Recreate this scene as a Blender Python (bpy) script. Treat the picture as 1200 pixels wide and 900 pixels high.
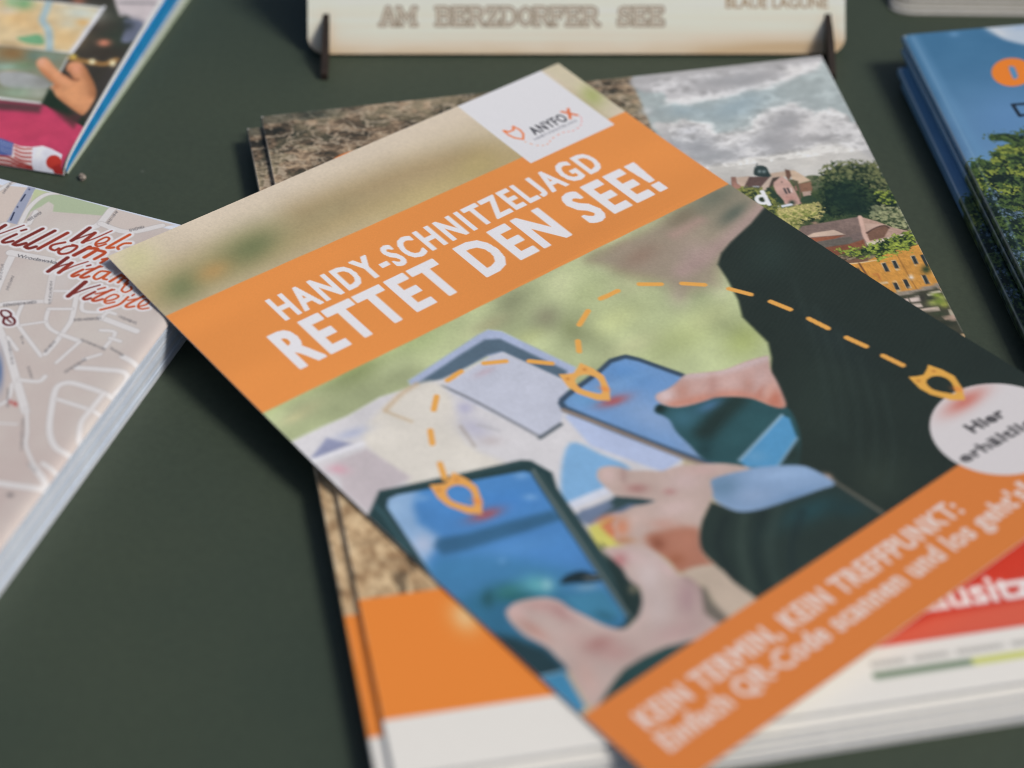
import bpy, bmesh, math, random
import numpy as np
from mathutils import Vector, Matrix, Euler

# ------------------------------------------------------------------ scene set-up
# All measures below are millimetres (K turns them into metres).
K = 0.001
CAM = [2750.32, 0.74331, 0.0135, 388.97741]
FL = [-101.7229, 453.22452, 0.69612, 13.90085, 8.22803, 15.86542, 8.95102, 3.41628]
MAG = [-69.64695, 522.51253, 0.20475]
MAP = [-212.57471, 517.29977, -0.35344]
BLUE = [109.93399, 560.26756, 0.17136]
BLUE2 = [108.47345, 552.12354]
CITY = [-121.64933, 503.36783, -0.24348]
sc = bpy.context.scene
for o in list(bpy.data.objects):
    bpy.data.objects.remove(o)
col = sc.collection

# camera: about 40 cm above the table, long lens looking down at 42 degrees
cam_d = bpy.data.cameras.new('camera')
cam_o = bpy.data.objects.new('camera', cam_d)
col.objects.link(cam_o)
sc.camera = cam_o
f_px, pitch, roll, cam_h = CAM
cam_d.sensor_width = 36.0
cam_d.lens = f_px / 1200.0 * 36.0
cam_d.clip_start = 0.01
cam_d.clip_end = 50.0
cam_o.location = (0, 0, cam_h * K)
fw = Vector((0, math.cos(pitch), -math.sin(pitch)))
rt = Vector((1, 0, 0)); up = Vector((0, math.sin(pitch), math.cos(pitch)))
rt2 = rt * math.cos(roll) + up * math.sin(roll)
up2 = up * math.cos(roll) - rt * math.sin(roll)
cam_o.rotation_euler = Matrix((rt2, up2, -fw)).transposed().to_euler()
cam_d.dof.use_dof = True
cam_d.dof.focus_distance = 0.599
cam_d.dof.aperture_fstop = 6.1

# world and sun: soft daylight from the right
SUN_EL, SUN_AZ = math.radians(50), math.radians(-10)     # azimuth measured from +x towards +y
world = bpy.data.worlds.new('World'); sc.world = world; world.use_nodes = True
wn = world.node_tree.nodes; wl = world.node_tree.links
bg = wn['Background']
sky = wn.new('ShaderNodeTexSky'); sky.sky_type = 'NISHITA'; sky.sun_disc = False
sky.sun_elevation = SUN_EL; sky.sun_rotation = math.pi / 2 - SUN_AZ
sky.air_density = 1.0; sky.dust_density = 3.0; sky.ozone_density = 0.3
wl.new(sky.outputs[0], bg.inputs[0]); bg.inputs[1].default_value = 0.062
sun_d = bpy.data.lights.new('sun', 'SUN'); sun_d.energy = 1.95; sun_d.angle = math.radians(16)
sun_d.color = (1.0, 0.98, 0.93)
sun_o = bpy.data.objects.new('sun', sun_d); col.objects.link(sun_o)
to_sun = Vector((math.cos(SUN_EL) * math.cos(SUN_AZ), math.cos(SUN_EL) * math.sin(SUN_AZ), math.sin(SUN_EL)))
sun_o.rotation_euler = to_sun.to_track_quat('Z', 'Y').to_euler()
sun_o.location = to_sun * 2
sc.view_settings.view_transform = 'Standard'; sc.view_settings.look = 'None'
sc.view_settings.exposure = 0.20; sc.view_settings.gamma = 1.0
try: sc.view_settings.use_curve_mapping = False
except Exception: pass
sc.cycles.use_denoising = True
sc.cycles.filter_width = 1.05

INK = 1.2          # printed colours are noted as seen; INK turns them into reflectance

# ------------------------------------------------------------------ printing (numpy)
rng = np.random.RandomState(7)
_LAT = rng.rand(256, 256)
def vnoise(x, y, s=0):
    xi = np.floor(x).astype(int); yi = np.floor(y).astype(int)
    fx = x - xi; fy = y - yi
    fx = fx * fx * (3 - 2 * fx); fy = fy * fy * (3 - 2 * fy)
    L = lambda a, b: _LAT[(a + 37 * s) % 256, (b + 91 * s) % 256]
    return (L(xi, yi) * (1 - fx) + L(xi + 1, yi) * fx) * (1 - fy) + (L(xi, yi + 1) * (1 - fx) + L(xi + 1, yi + 1) * fx) * fy
def fbm(x, y, s=0, o=4, g=.5):
    r = 0; a = 1; t = 0
    for i in range(o):
        r = r + a * vnoise(x * 2 ** i + 13.7 * i, y * 2 ** i + 5.1 * i, s + i); t += a; a *= g
    return r / t
def sst(a, b, x):
    t = np.clip((x - a) / (b - a), 0, 1); return t * t * (3 - 2 * t)
def to_lin(c):
    c = np.clip(c, 0, 1); return np.where(c <= .04045, c / 12.92, ((c + .055) / 1.055) ** 2.4)

def smooth_path(p, closed, n=4):
    p = np.asarray(p, float); m = len(p)
    if m < 3: return p
    out = []
    rngs = range(m) if closed else range(m - 1)
    for i in rngs:
        if closed: a, b, c, d = p[i - 1], p[i], p[(i + 1) % m], p[(i + 2) % m]
        else: a, b, c, d = p[max(i - 1, 0)], p[i], p[i + 1], p[min(i + 2, m - 1)]
        for k in range(n):
            t = k / n
            out.append(.5 * (2 * b + (c - a) * t + (2 * a - 5 * b + 4 * c - d) * t * t + (3 * b - a - 3 * c + d) * t ** 3))
    if not closed: out.append(p[-1])
    return np.array(out)

_TXT = {}
def glyphs(ch):
    """outline edges of one character of Blender's own font: (edges, advance), cap height 1"""
    if ch not in _TXT:
        c = bpy.data.curves.new('t', 'FONT'); c.fill_mode = 'NONE'; c.resolution_u = 3
        def ext(s):
            c.body = s
            o = bpy.data.objects.new('t', c); m = o.to_mesh()
            v = np.array([q.co[:2] for q in m.vertices]).reshape(-1, 2); e = np.array([q.vertices[:] for q in m.edges]).reshape(-1, 2)
            o.to_mesh_clear(); bpy.data.objects.remove(o); return v, e
        def mx(s): return ext(s)[0][:, 0].max()
        cap = ext('H')[0][:, 1].max()
        hw = mx('H'); adv = mx(ch + 'H') - hw
        if ch == ' ': _TXT[ch] = (np.zeros((0, 2, 2)), (mx('H H') - mx('HH')) / cap)
        else:
            v, e = ext(ch); v = v / cap
            if ch == 'J': v[:, 1] = (v[:, 1] - v[:, 1].min()) / (v[:, 1].max() - v[:, 1].min())
            if ch == 'J': v[:, 0] -= v[:, 0].min() - .04
            if ch == 'J': adv = (v[:, 0].max() + .12) * cap
            g = v[e]
            if ch == '!':
                loops = ([(0, 1), (.27, 1), (.19, .36), (.09, .36)], [(.05, .2), (.24, .2), (.24, 0), (.05, 0)])
                g = np.array([(l[i], l[(i + 1) % 4]) for l in loops for i in range(4)], float) + [.08, 0]
            _TXT[ch] = (g, adv / cap)
        bpy.data.curves.remove(c)
    return _TXT[ch]

class Canvas:
    def __init__(s, U, V, base=(255, 255, 255)):
        s.U = np.asarray(U, float); s.V = np.asarray(V, float)
        s.img = np.empty((len(s.V), len(s.U), 3)); s.img[:] = np.array(base) / 255.
        s.X, s.Y = np.meshgrid(s.U, s.V)
    def win(s, lo, hi):
        i0, i1 = np.searchsorted(s.U, [lo[0], hi[0]]); j0, j1 = np.searchsorted(s.V, [lo[1], hi[1]])
        return slice(j0, j1), slice(i0, i1)
    def blend(s, w, a, c):
        c = np.asarray(c, float)
        if c.ndim == 1: c = c / 255.
        s.img[w] = s.img[w] * (1 - a[..., None]) + c * a[..., None]
    @staticmethod
    def seg_d2(X, Y, a, b):
        d = b - a; l = d @ d
        if l < 1e-12: return (X - a[0]) ** 2 + (Y - a[1]) ** 2
        t = np.clip(((X - a[0]) * d[0] + (Y - a[1]) * d[1]) / l, 0, 1)
        return (X - a[0] - t * d[0]) ** 2 + (Y - a[1] - t * d[1]) ** 2
    @staticmethod
    def seg_d4(X, Y, a, b):
        d = b - a; l = max(d @ d, 1e-12)
        t = np.clip(((X - a[0]) * d[0] + (Y - a[1]) * d[1]) / l, 0, 1)
        ax = (X - a[0] - t * d[0]) ** 2; ay = (Y - a[1] - t * d[1]) ** 2
        return np.sqrt(ax * ax + ay * ay)
    def sdf(s, w, E, pn=2):
        X = s.X[w]; Y = s.Y[w]; D = np.full(X.shape, 1e9); ins = np.zeros(X.shape, bool)
        fn = s.seg_d2 if pn == 2 else s.seg_d4
        for a, b in E:
            D = np.minimum(D, fn(X, Y, a, b))
            if a[1] != b[1]:
                ins ^= ((a[1] > Y) != (b[1] > Y)) & (X < (b[0] - a[0]) * (Y - a[1]) / (b[1] - a[1]) + a[0])
        return np.where(ins, -1, 1) * np.sqrt(D)
    def mask(s, p, soft, sm):
        p = np.asarray(p, float).reshape(-1, 2)
        if sm: p = smooth_path(p, True)
        w = s.win(p.min(0) - soft, p.max(0) + soft)
        if s.X[w].size == 0: return w, None
        E = np.stack([p, np.roll(p, -1, 0)], 1)
        return w, 1 - sst(-soft, soft, s.sdf(w, E))
    def poly(s, p, c, soft=.2, op=1, sm=0):
        w, a = s.mask(p, soft, sm)
        if a is not None: s.blend(w, a * op, c)
    def speck(s, p, c1, c2, thr, scale, soft, sm=1, op=1):
        """foliage, stone: the area broken into grains of two colours"""
        w, a = s.mask(p, soft, sm)
        if a is None: return
        X = s.X[w] / scale; Y = s.Y[w] / scale
        n = fbm(X, Y, 3, 3, .6); n2 = fbm(X * .35, Y * .35, 9, 2)
        a = sst(.40, .60, a + (n - .5) * 3.2 * sst(0, .06, a) * (1 - sst(.9, 1., a)))
        k = sst(thr - .1, thr + .1, n * .7 + n2 * .3)[..., None]
        c = np.array(c1) / 255. * (1 - k) + np.array(c2) / 255. * k
        c = c * (.75 + .5 * fbm(X * 1.7, Y * 1.7, 5, 2))[..., None]
        s.blend(w, a * op, c)
    def stroke(s, p, wd, c, soft=.15, op=1, sm=0):
        p = np.asarray(p, float).reshape(-1, 2)
        if sm: p = smooth_path(p, False)
        m = wd / 2 + soft
        w = s.win(p.min(0) - m, p.max(0) + m); X = s.X[w]; Y = s.Y[w]
        if X.size == 0: return
        D = np.full(X.shape, 1e9)
        for a, b in zip(p[:-1], p[1:]): D = np.minimum(D, s.seg_d2(X, Y, a, b))
        s.blend(w, (1 - sst(-soft, soft, np.sqrt(D) - wd / 2)) * op, c)
    def blob(s, q, a1, a2, c, op):
        M = np.array([a1, a2]).T; r = 2.2 * np.abs(M).sum(1)
        w = s.win(np.array(q) - r, np.array(q) + r); X = s.X[w] - q[0]; Y = s.Y[w] - q[1]
        if X.size == 0 or abs(np.linalg.det(M)) < 1e-6: return
        I = np.linalg.inv(M); a = I[0, 0] * X + I[0, 1] * Y; b = I[1, 0] * X + I[1, 1] * Y
        s.blend(w, np.exp(-(a * a + b * b) * 1.1) * op, c)
    def warp(s, w, amp, sx, sy, seed, only=None):
        """shift the printed picture by noise, so that traced outlines turn irregular"""
        X = s.X[w]; Y = s.Y[w]
        du = (fbm(X / sx, Y / sy, seed, 4, .6) - .5) * 2 * amp; dv = (fbm(X / sx, Y / sy, seed + 7, 4, .6) - .5) * 2 * amp
        if only is not None: du = du * only; dv = dv * only
        i = np.clip(np.searchsorted(s.U, X + du), 0, len(s.U) - 1); j = np.clip(np.searchsorted(s.V, Y + dv), 0, len(s.V) - 1)
        s.img[w] = s.img[j, i]
    def run(s, ops):
        for o in ops:
            if o[0] == 'p': s.poly(o[5], o[1], max(o[2], .08), o[3], o[4])
            elif o[0] == 's': s.stroke(o[6], o[2], o[1], max(o[3], .08), o[4], o[5])
            elif o[0] == 'b': s.blob(o[3], o[4], o[5], o[1], o[2])
            elif o[0] == 'g0': keep = s.img.copy(); gw, gm = s.mask(o[3], max(o[1], .08), o[2])
            elif o[0] == 'g1':
                new = s.img; s.img = keep
                if gm is not None: s.blend(gw, gm, new[gw])
            elif o[0] == 'n': s.speck(o[6], o[1], o[2], o[3], o[4], o[5])
    def text(s, t, u0, u1, vt, vb, c, bold=0., tilt=0., soft=.14, op=1, track=0., rot=0., ring=None, pn=2):
        """one line of lettering from u0 to u1, capitals from vt (top) to vb (base line)"""
        E = []; x = 0.
        for ch in t:
            g, a = glyphs(ch)
            if len(g): E.append(g + np.array([x, 0]))
            x += a + track
        E = np.concatenate(E); lo = E[..., 0].min(); hi = E[..., 0].max(); h = vb - vt
        px = u0 + bold + (E[..., 0] - lo) / (hi - lo) * (u1 - u0 - 2 * bold); py = vb - bold - E[..., 1] * (h - 2 * bold)
        py = py + tilt * (px - u0)
        if rot:
            dx = px - u0; dy = py - vb; px = u0 + dx * math.cos(rot) - dy * math.sin(rot); py = vb + dx * math.sin(rot) + dy * math.cos(rot)
        Q = np.stack([px, py], -1)
        # letter by letter windows keep this fast
        order = np.argsort(Q[:, :, 0].min(1)) if not rot else None
        m = bold + soft + .3
        if rot:
            w = s.win(Q.min((0, 1)) - m, Q.max((0, 1)) + m)
            if s.X[w].size: s.blend(w, (1 - sst(-soft, soft, s.sdf(w, Q) - bold)) * op, c)
            return
        n = max(1, int(len(t) / 2)); cuts = np.linspace(u0 - m, u1 + m, n + 1)
        for a, b in zip(cuts[:-1], cuts[1:]):
            sel = (Q[:, :, 0].max(1) > a - 3) & (Q[:, :, 0].min(1) < b + 3)
            # horizontal rays run to +x: keep every edge to the right for the parity test
            sel |= Q[:, :, 0].max(1) > a
            w = s.win((a, Q[..., 1].min() - m), (b, Q[..., 1].max() + m))
            if s.X[w].size == 0 or not sel.any(): continue
            d = s.sdf(w, Q[sel], pn)
            if ring is not None: al = 1 - sst(-soft, soft, np.abs(d - bold) - ring)
            else: al = 1 - sst(-soft, soft, d - bold)
            s.blend(w, al * op, c)

# ------------------------------------------------------------------ mesh helpers
def obj(name, me, parent=None, loc=(0, 0, 0), rotz=0.):
    o = bpy.data.objects.new(name, me); col.objects.link(o)
    o.location = Vector(loc) * K; o.rotation_euler = (0, 0, rotz)
    if parent is not None: o.parent = parent
    return o
def tag(o, label, cat, group=None):
    o['label'] = label; o['category'] = cat
    if group: o['group'] = group
    return o
def thing(name, label, cat, loc, rotz=0., group=None):
    return tag(obj(name, None, None, loc, rotz), label, cat, group)
def mesh_np(name, V, F, mats, mi=None, smooth=False, colors=None):
    """V (n,3) mm, F list/array of quads or tris"""
    me = bpy.data.meshes.new(name)
    V = np.asarray(V, float) * K
    if isinstance(F, np.ndarray):
        n, k = F.shape; me.vertices.add(len(V)); me.vertices.foreach_set('co', V.ravel().astype(np.float32))
        me.loops.add(n * k); me.loops.foreach_set('vertex_index', F.ravel().astype(np.int32))
        me.polygons.add(n); me.polygons.foreach_set('loop_start', np.arange(0, n * k, k, dtype=np.int32))
        me.update(calc_edges=True)
    else:
        me.from_pydata([tuple(v) for v in V], [], [tuple(int(i) for i in f) for f in F]); me.update()
    for m in mats: me.materials.append(m)
    if mi is not None: me.polygons.foreach_set('material_index', np.asarray(mi, np.int32))
    if smooth is True: me.polygons.foreach_set('use_smooth', np.ones(len(me.polygons), bool))
    elif smooth is not False: me.polygons.foreach_set('use_smooth', np.asarray(smooth, bool))
    if colors is not None:
        at = me.color_attributes.new('print', 'FLOAT_COLOR', 'POINT')
        c = np.ones((len(V), 4), np.float32); c[:, :3] = colors
        at.data.foreach_set('color', c.ravel())
    return me
def grid_faces(nv, nu, off=0):
    i = np.arange(nv * nu).reshape(nv, nu) + off
    return np.stack([i[:-1, :-1], i[1:, :-1], i[1:, 1:], i[:-1, 1:]], -1).reshape(-1, 4)
def sheet(name, cv, surf, thick, print_mat, edge_mat, n=24, gain=None, flip=False):
    """a printed leaf: fine printed top, plain paper edge and underside. surf(U,V)->(...,3) mm"""
    nv, nu = cv.X.shape
    P = surf(cv.X, cv.Y).reshape(-1, 3)
    C = (to_lin(cv.img) * INK).clip(0, .88).reshape(-1, 3)
    F = grid_faces(nv, nu)
    u = np.linspace(cv.U[0], cv.U[-1], n); v = np.linspace(cv.V[0], cv.V[-1], n)
    gx, gy = np.meshgrid(u, v)
    T = surf(gx, gy); T[..., 2] -= .012; Bm = T.copy(); Bm[..., 2] -= thick
    V2 = np.concatenate([T.reshape(-1, 3), Bm.reshape(-1, 3)]); o1 = len(P); o2 = o1 + n * n
    F2 = grid_faces(n, n, o2)[:, ::-1]
    idx = np.arange(n * n).reshape(n, n); ring = np.concatenate([idx[0, :-1], idx[:-1, -1], idx[-1, :0:-1], idx[:0:-1, 0]])
    nx = np.roll(ring, -1)
    F3 = np.stack([o1 + ring, o1 + nx, o2 + nx, o2 + ring], -1)
    if flip: F, F2, F3 = F[:, ::-1], F2[:, ::-1], F3[:, ::-1]
    Fa = np.concatenate([F, F2, F3])
    mi = np.concatenate([np.zeros(len(F)), np.ones(len(F2) + len(F3))])
    Ca = np.concatenate([C, np.full((len(V2), 3), .75)])
    return mesh_np(name, np.concatenate([P, V2]), Fa, [print_mat, edge_mat], mi, np.concatenate([np.ones(len(F), bool), np.zeros(len(F2) + len(F3), bool)]), Ca)
def boxes(name, bl, mats):
    """list of (x0,x1,y0,y1,z0,z1,material index) joined into one mesh"""
    V = []; F = []; M = []
    for x0, x1, y0, y1, z0, z1, m in bl:
        b = len(V)
        V += [(x0, y0, z0), (x1, y0, z0), (x1, y1, z0), (x0, y1, z0), (x0, y0, z1), (x1, y0, z1), (x1, y1, z1), (x0, y1, z1)]
        F += [[b + i for i in f] for f in ((3, 2, 1, 0), (4, 5, 6, 7), (0, 1, 5, 4), (1, 2, 6, 5), (2, 3, 7, 6), (3, 0, 4, 7))]; M += [m] * 6
    return mesh_np(name, V, F, mats, M)
def page_block(name, w, h, z0, z1, n, jit, mats, seed, skew=0.):
    r = random.Random(seed); L = []; dz = (z1 - z0) / n
    for i in range(n):
        a = z0 + i * dz; j = lambda: r.uniform(-jit, jit)
        s = skew * (1 - i / max(1, n - 1))
        L.append((.3 + abs(j()) * .4, w + j(), -h - s + j(), -.3 - abs(j()) * .4, a + .012, a + dz - .012, i % len(mats)))
    return boxes(name, L, mats)
def extrude_poly(name, pts, axis_a, axis_b, axis_n, t0, t1, mats, side_mat=0):
    a = Vector(axis_a); b = Vector(axis_b); c = Vector(axis_n); n = len(pts)
    V = [tuple(a * p[0] + b * p[1] + c * t) for t in (t0, t1) for p in pts]
    F = [list(range(n))[::-1], list(range(n, 2 * n))] + [[i, (i + 1) % n, n + (i + 1) % n, n + i] for i in range(n)]
    return mesh_np(name, V, F, mats, [0, 0] + [side_mat] * n)

# ------------------------------------------------------------------ materials
def nodes(m):
    m.use_nodes = True; t = m.node_tree; return t, t.nodes, t.links, t.nodes['Principled BSDF']
def add_bump(t, b, scale, strength, dist, detail=3, coord='Object'):
    N = t.nodes; L = t.links
    tc = N.new('ShaderNodeTexCoord'); nz = N.new('ShaderNodeTexNoise'); bp = N.new('ShaderNodeBump')
    nz.inputs['Scale'].default_value = scale; nz.inputs['Detail'].default_value = detail
    bp.inputs['Strength'].default_value = strength; bp.inputs['Distance'].default_value = dist
    L.new(tc.outputs[coord], nz.inputs['Vector']); L.new(nz.outputs['Fac'], bp.inputs['Height']); L.new(bp.outputs[0], b.inputs['Normal'])
    return tc, nz
def print_material(name, rough, spec=.4, coat=0.):
    m = bpy.data.materials.new(name); t, N, L, b = nodes(m)
    at = N.new('ShaderNodeVertexColor'); at.layer_name = 'print'
    tc, nz = add_bump(t, b, 900, .12, .0002)
    # ink is never perfectly even: a whisper of grain
    g = N.new('ShaderNodeTexNoise'); g.inputs['Scale'].default_value = 2600; g.inputs['Detail'].default_value = 2
    L.new(tc.outputs['Object'], g.inputs['Vector'])
    mr = N.new('ShaderNodeMapRange'); mr.inputs['To Min'].default_value = .93; mr.inputs['To Max'].default_value = 1.07
    L.new(g.outputs['Fac'], mr.inputs['Value'])
    mx = N.new('ShaderNodeMix'); mx.data_type = 'RGBA'; mx.blend_type = 'MULTIPLY'; mx.inputs[0].default_value = 1
    L.new(at.outputs['Color'], mx.inputs[6]); L.new(mr.outputs[0], mx.inputs[7]); L.new(mx.outputs[2], b.inputs['Base Color'])
    b.inputs['Roughness'].default_value = rough; b.inputs['Specular IOR Level'].default_value = spec
    b.inputs['Coat Weight'].default_value = coat; b.inputs['Coat Roughness'].default_value = .35
    return m
def plain(name, c1, c2, scale, rough, bump=0., stretch=None, spec=.4, bdist=.0003):
    m = bpy.data.materials.new(name); t, N, L, b = nodes(m)
    tc = N.new('ShaderNodeTexCoord'); mp = N.new('ShaderNodeMapping'); nz = N.new('ShaderNodeTexNoise'); cr = N.new('ShaderNodeValToRGB')
    if stretch: mp.inputs['Scale'].default_value = stretch
    nz.inputs['Scale'].default_value = scale; nz.inputs['Detail'].default_value = 6
    cr.color_ramp.elements[0].position = .3; cr.color_ramp.elements[1].position = .7
    cr.color_ramp.elements[0].color = (*c1, 1); cr.color_ramp.elements[1].color = (*c2, 1)
    L.new(tc.outputs['Object'], mp.inputs['Vector']); L.new(mp.outputs[0], nz.inputs['Vector']); L.new(nz.outputs['Fac'], cr.inputs[0]); L.new(cr.outputs[0], b.inputs['Base Color'])
    b.inputs['Roughness'].default_value = rough; b.inputs['Specular IOR Level'].default_value = spec
    if bump:
        bp = N.new('ShaderNodeBump'); bp.inputs['Strength'].default_value = bump; bp.inputs['Distance'].default_value = bdist
        L.new(nz.outputs['Fac'], bp.inputs['Height']); L.new(bp.outputs[0], b.inputs['Normal'])
    return m
M_FLYER = print_material('flyer_print', .46, .28, .06)
M_GLOSS = print_material('gloss_print', .40, .34)
M_MAPP = print_material('map_print', .5, .35)
M_WOODP = print_material('wood_face', .6, .25)
M_PAPER = plain('paper_edge', (.66, .65, .63), (.78, .77, .76), 900, .7, .2, (1, 1, 6))
M_PAPER2 = plain('paper_edge_cool', (.58, .60, .64), (.70, .72, .76), 800, .65, .2, (1, 1, 6))
M_PALEBLUE = plain('pale_blue_paper', (.54, .60, .70), (.66, .72, .80), 120, .5, .1, (1, 1, .2))
M_BLUE = plain('blue_paper', (.004, .19, .46), (.010, .26, .56), 220, .4, .05)
M_PALEGREEN = plain('pale_green_paper', (.34, .42, .28), (.52, .58, .46), 420, .55, .1, (1, .2, 4))
M_PALEGREY = plain('pale_grey_paper', (.40, .42, .38), (.60, .61, .58), 500, .55, .1, (1, .2, 4))
M_TANPAGE = plain('tan_page_edge', (.40, .37, .30), (.55, .52, .44), 700, .6, .2, (1, 1, 8))
M_WOOD = plain('plywood', (.56, .43, .28), (.68, .55, .38), 120, .6, .1, (1, 8, 8))
M_BURNT = plain('burnt_edge', (.010, .006, .004), (.026, .014, .008), 300, .7, .1)
M_CRUMB = plain('crumb_brown', (.05, .035, .025), (.42, .36, .30), 700, .8, .3)

# table: dark matte laminate, faintly mottled and dusty
def table_material():
    m = bpy.data.materials.new('dark_laminate'); t, N, L, b = nodes(m)
    tc = N.new('ShaderNodeTexCoord')
    n1 = N.new('ShaderNodeTexNoise'); n1.inputs['Scale'].default_value = 14; n1.inputs['Detail'].default_value = 5
    cr = N.new('ShaderNodeValToRGB'); cr.color_ramp.elements[0].position = .3; cr.color_ramp.elements[1].position = .72
    cr.color_ramp.elements[0].color = (.040, .056, .037, 1); cr.color_ramp.elements[1].color = (.051, .066, .041, 1)
    n2 = N.new('ShaderNodeTexVoronoi'); n2.inputs['Scale'].default_value = 90
    lt = N.new('ShaderNodeMath'); lt.operation = 'LESS_THAN'; lt.inputs[1].default_value = .05
    n3 = N.new('ShaderNodeTexNoise'); n3.inputs['Scale'].default_value = 45
    gt = N.new('ShaderNodeMath'); gt.operation = 'GREATER_THAN'; gt.inputs[1].default_value = .6
    ml = N.new('ShaderNodeMath'); ml.operation = 'MULTIPLY'; m2 = N.new('ShaderNodeMath'); m2.operation = 'MULTIPLY'; m2.inputs[1].default_value = .55
    mx = N.new('ShaderNodeMix'); mx.data_type = 'RGBA'; mx.inputs[7].default_value = (.16, .17, .15, 1)
    for n in (n1, n2, n3): L.new(tc.outputs['Object'], n.inputs['Vector'])
    L.new(n1.outputs['Fac'], cr.inputs[0]); L.new(n2.outputs['Distance'], lt.inputs[0]); L.new(n3.outputs['Fac'], gt.inputs[0])
    L.new(lt.outputs[0], ml.inputs[0]); L.new(gt.outputs[0], ml.inputs[1]); L.new(ml.outputs[0], m2.inputs[0]); L.new(m2.outputs[0], mx.inputs[0])
    ng = N.new('ShaderNodeTexNoise'); ng.inputs['Scale'].default_value = 520; ng.inputs['Detail'].default_value = 4; ng.inputs['Roughness'].default_value = .7
    gm = N.new('ShaderNodeMapRange'); gm.inputs['From Min'].default_value = .3; gm.inputs['From Max'].default_value = .7; gm.inputs['To Min'].default_value = .88; gm.inputs['To Max'].default_value = 1.12
    mg = N.new('ShaderNodeMix'); mg.data_type = 'RGBA'; mg.blend_type = 'MULTIPLY'; mg.inputs[0].default_value = 1
    L.new(tc.outputs['Object'], ng.inputs['Vector']); L.new(ng.outputs['Fac'], gm.inputs['Value']); L.new(cr.outputs[0], mg.inputs[6]); L.new(gm.outputs[0], mg.inputs[7])
    L.new(mg.outputs[2], mx.inputs[6]); L.new(mx.outputs[2], b.inputs['Base Color'])
    nb = N.new('ShaderNodeTexNoise'); nb.inputs['Scale'].default_value = 1400; nb.inputs['Detail'].default_value = 3
    bp = N.new('ShaderNodeBump'); bp.inputs['Strength'].default_value = .25; bp.inputs['Distance'].default_value = .0002
    L.new(tc.outputs['Object'], nb.inputs['Vector']); L.new(nb.outputs['Fac'], bp.inputs['Height']); L.new(bp.outputs[0], b.inputs['Normal'])
    nr = N.new('ShaderNodeTexNoise'); nr.inputs['Scale'].default_value = 9; nr.inputs['Detail'].default_value = 6
    rr = N.new('ShaderNodeMapRange'); rr.inputs['To Min'].default_value = .42; rr.inputs['To Max'].default_value = .66
    L.new(tc.outputs['Object'], nr.inputs['Vector']); L.new(nr.outputs['Fac'], rr.inputs['Value']); L.new(rr.outputs[0], b.inputs['Roughness'])
    b.inputs['Specular IOR Level'].default_value = .45
    return m
M_TABLE = table_material()

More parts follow.
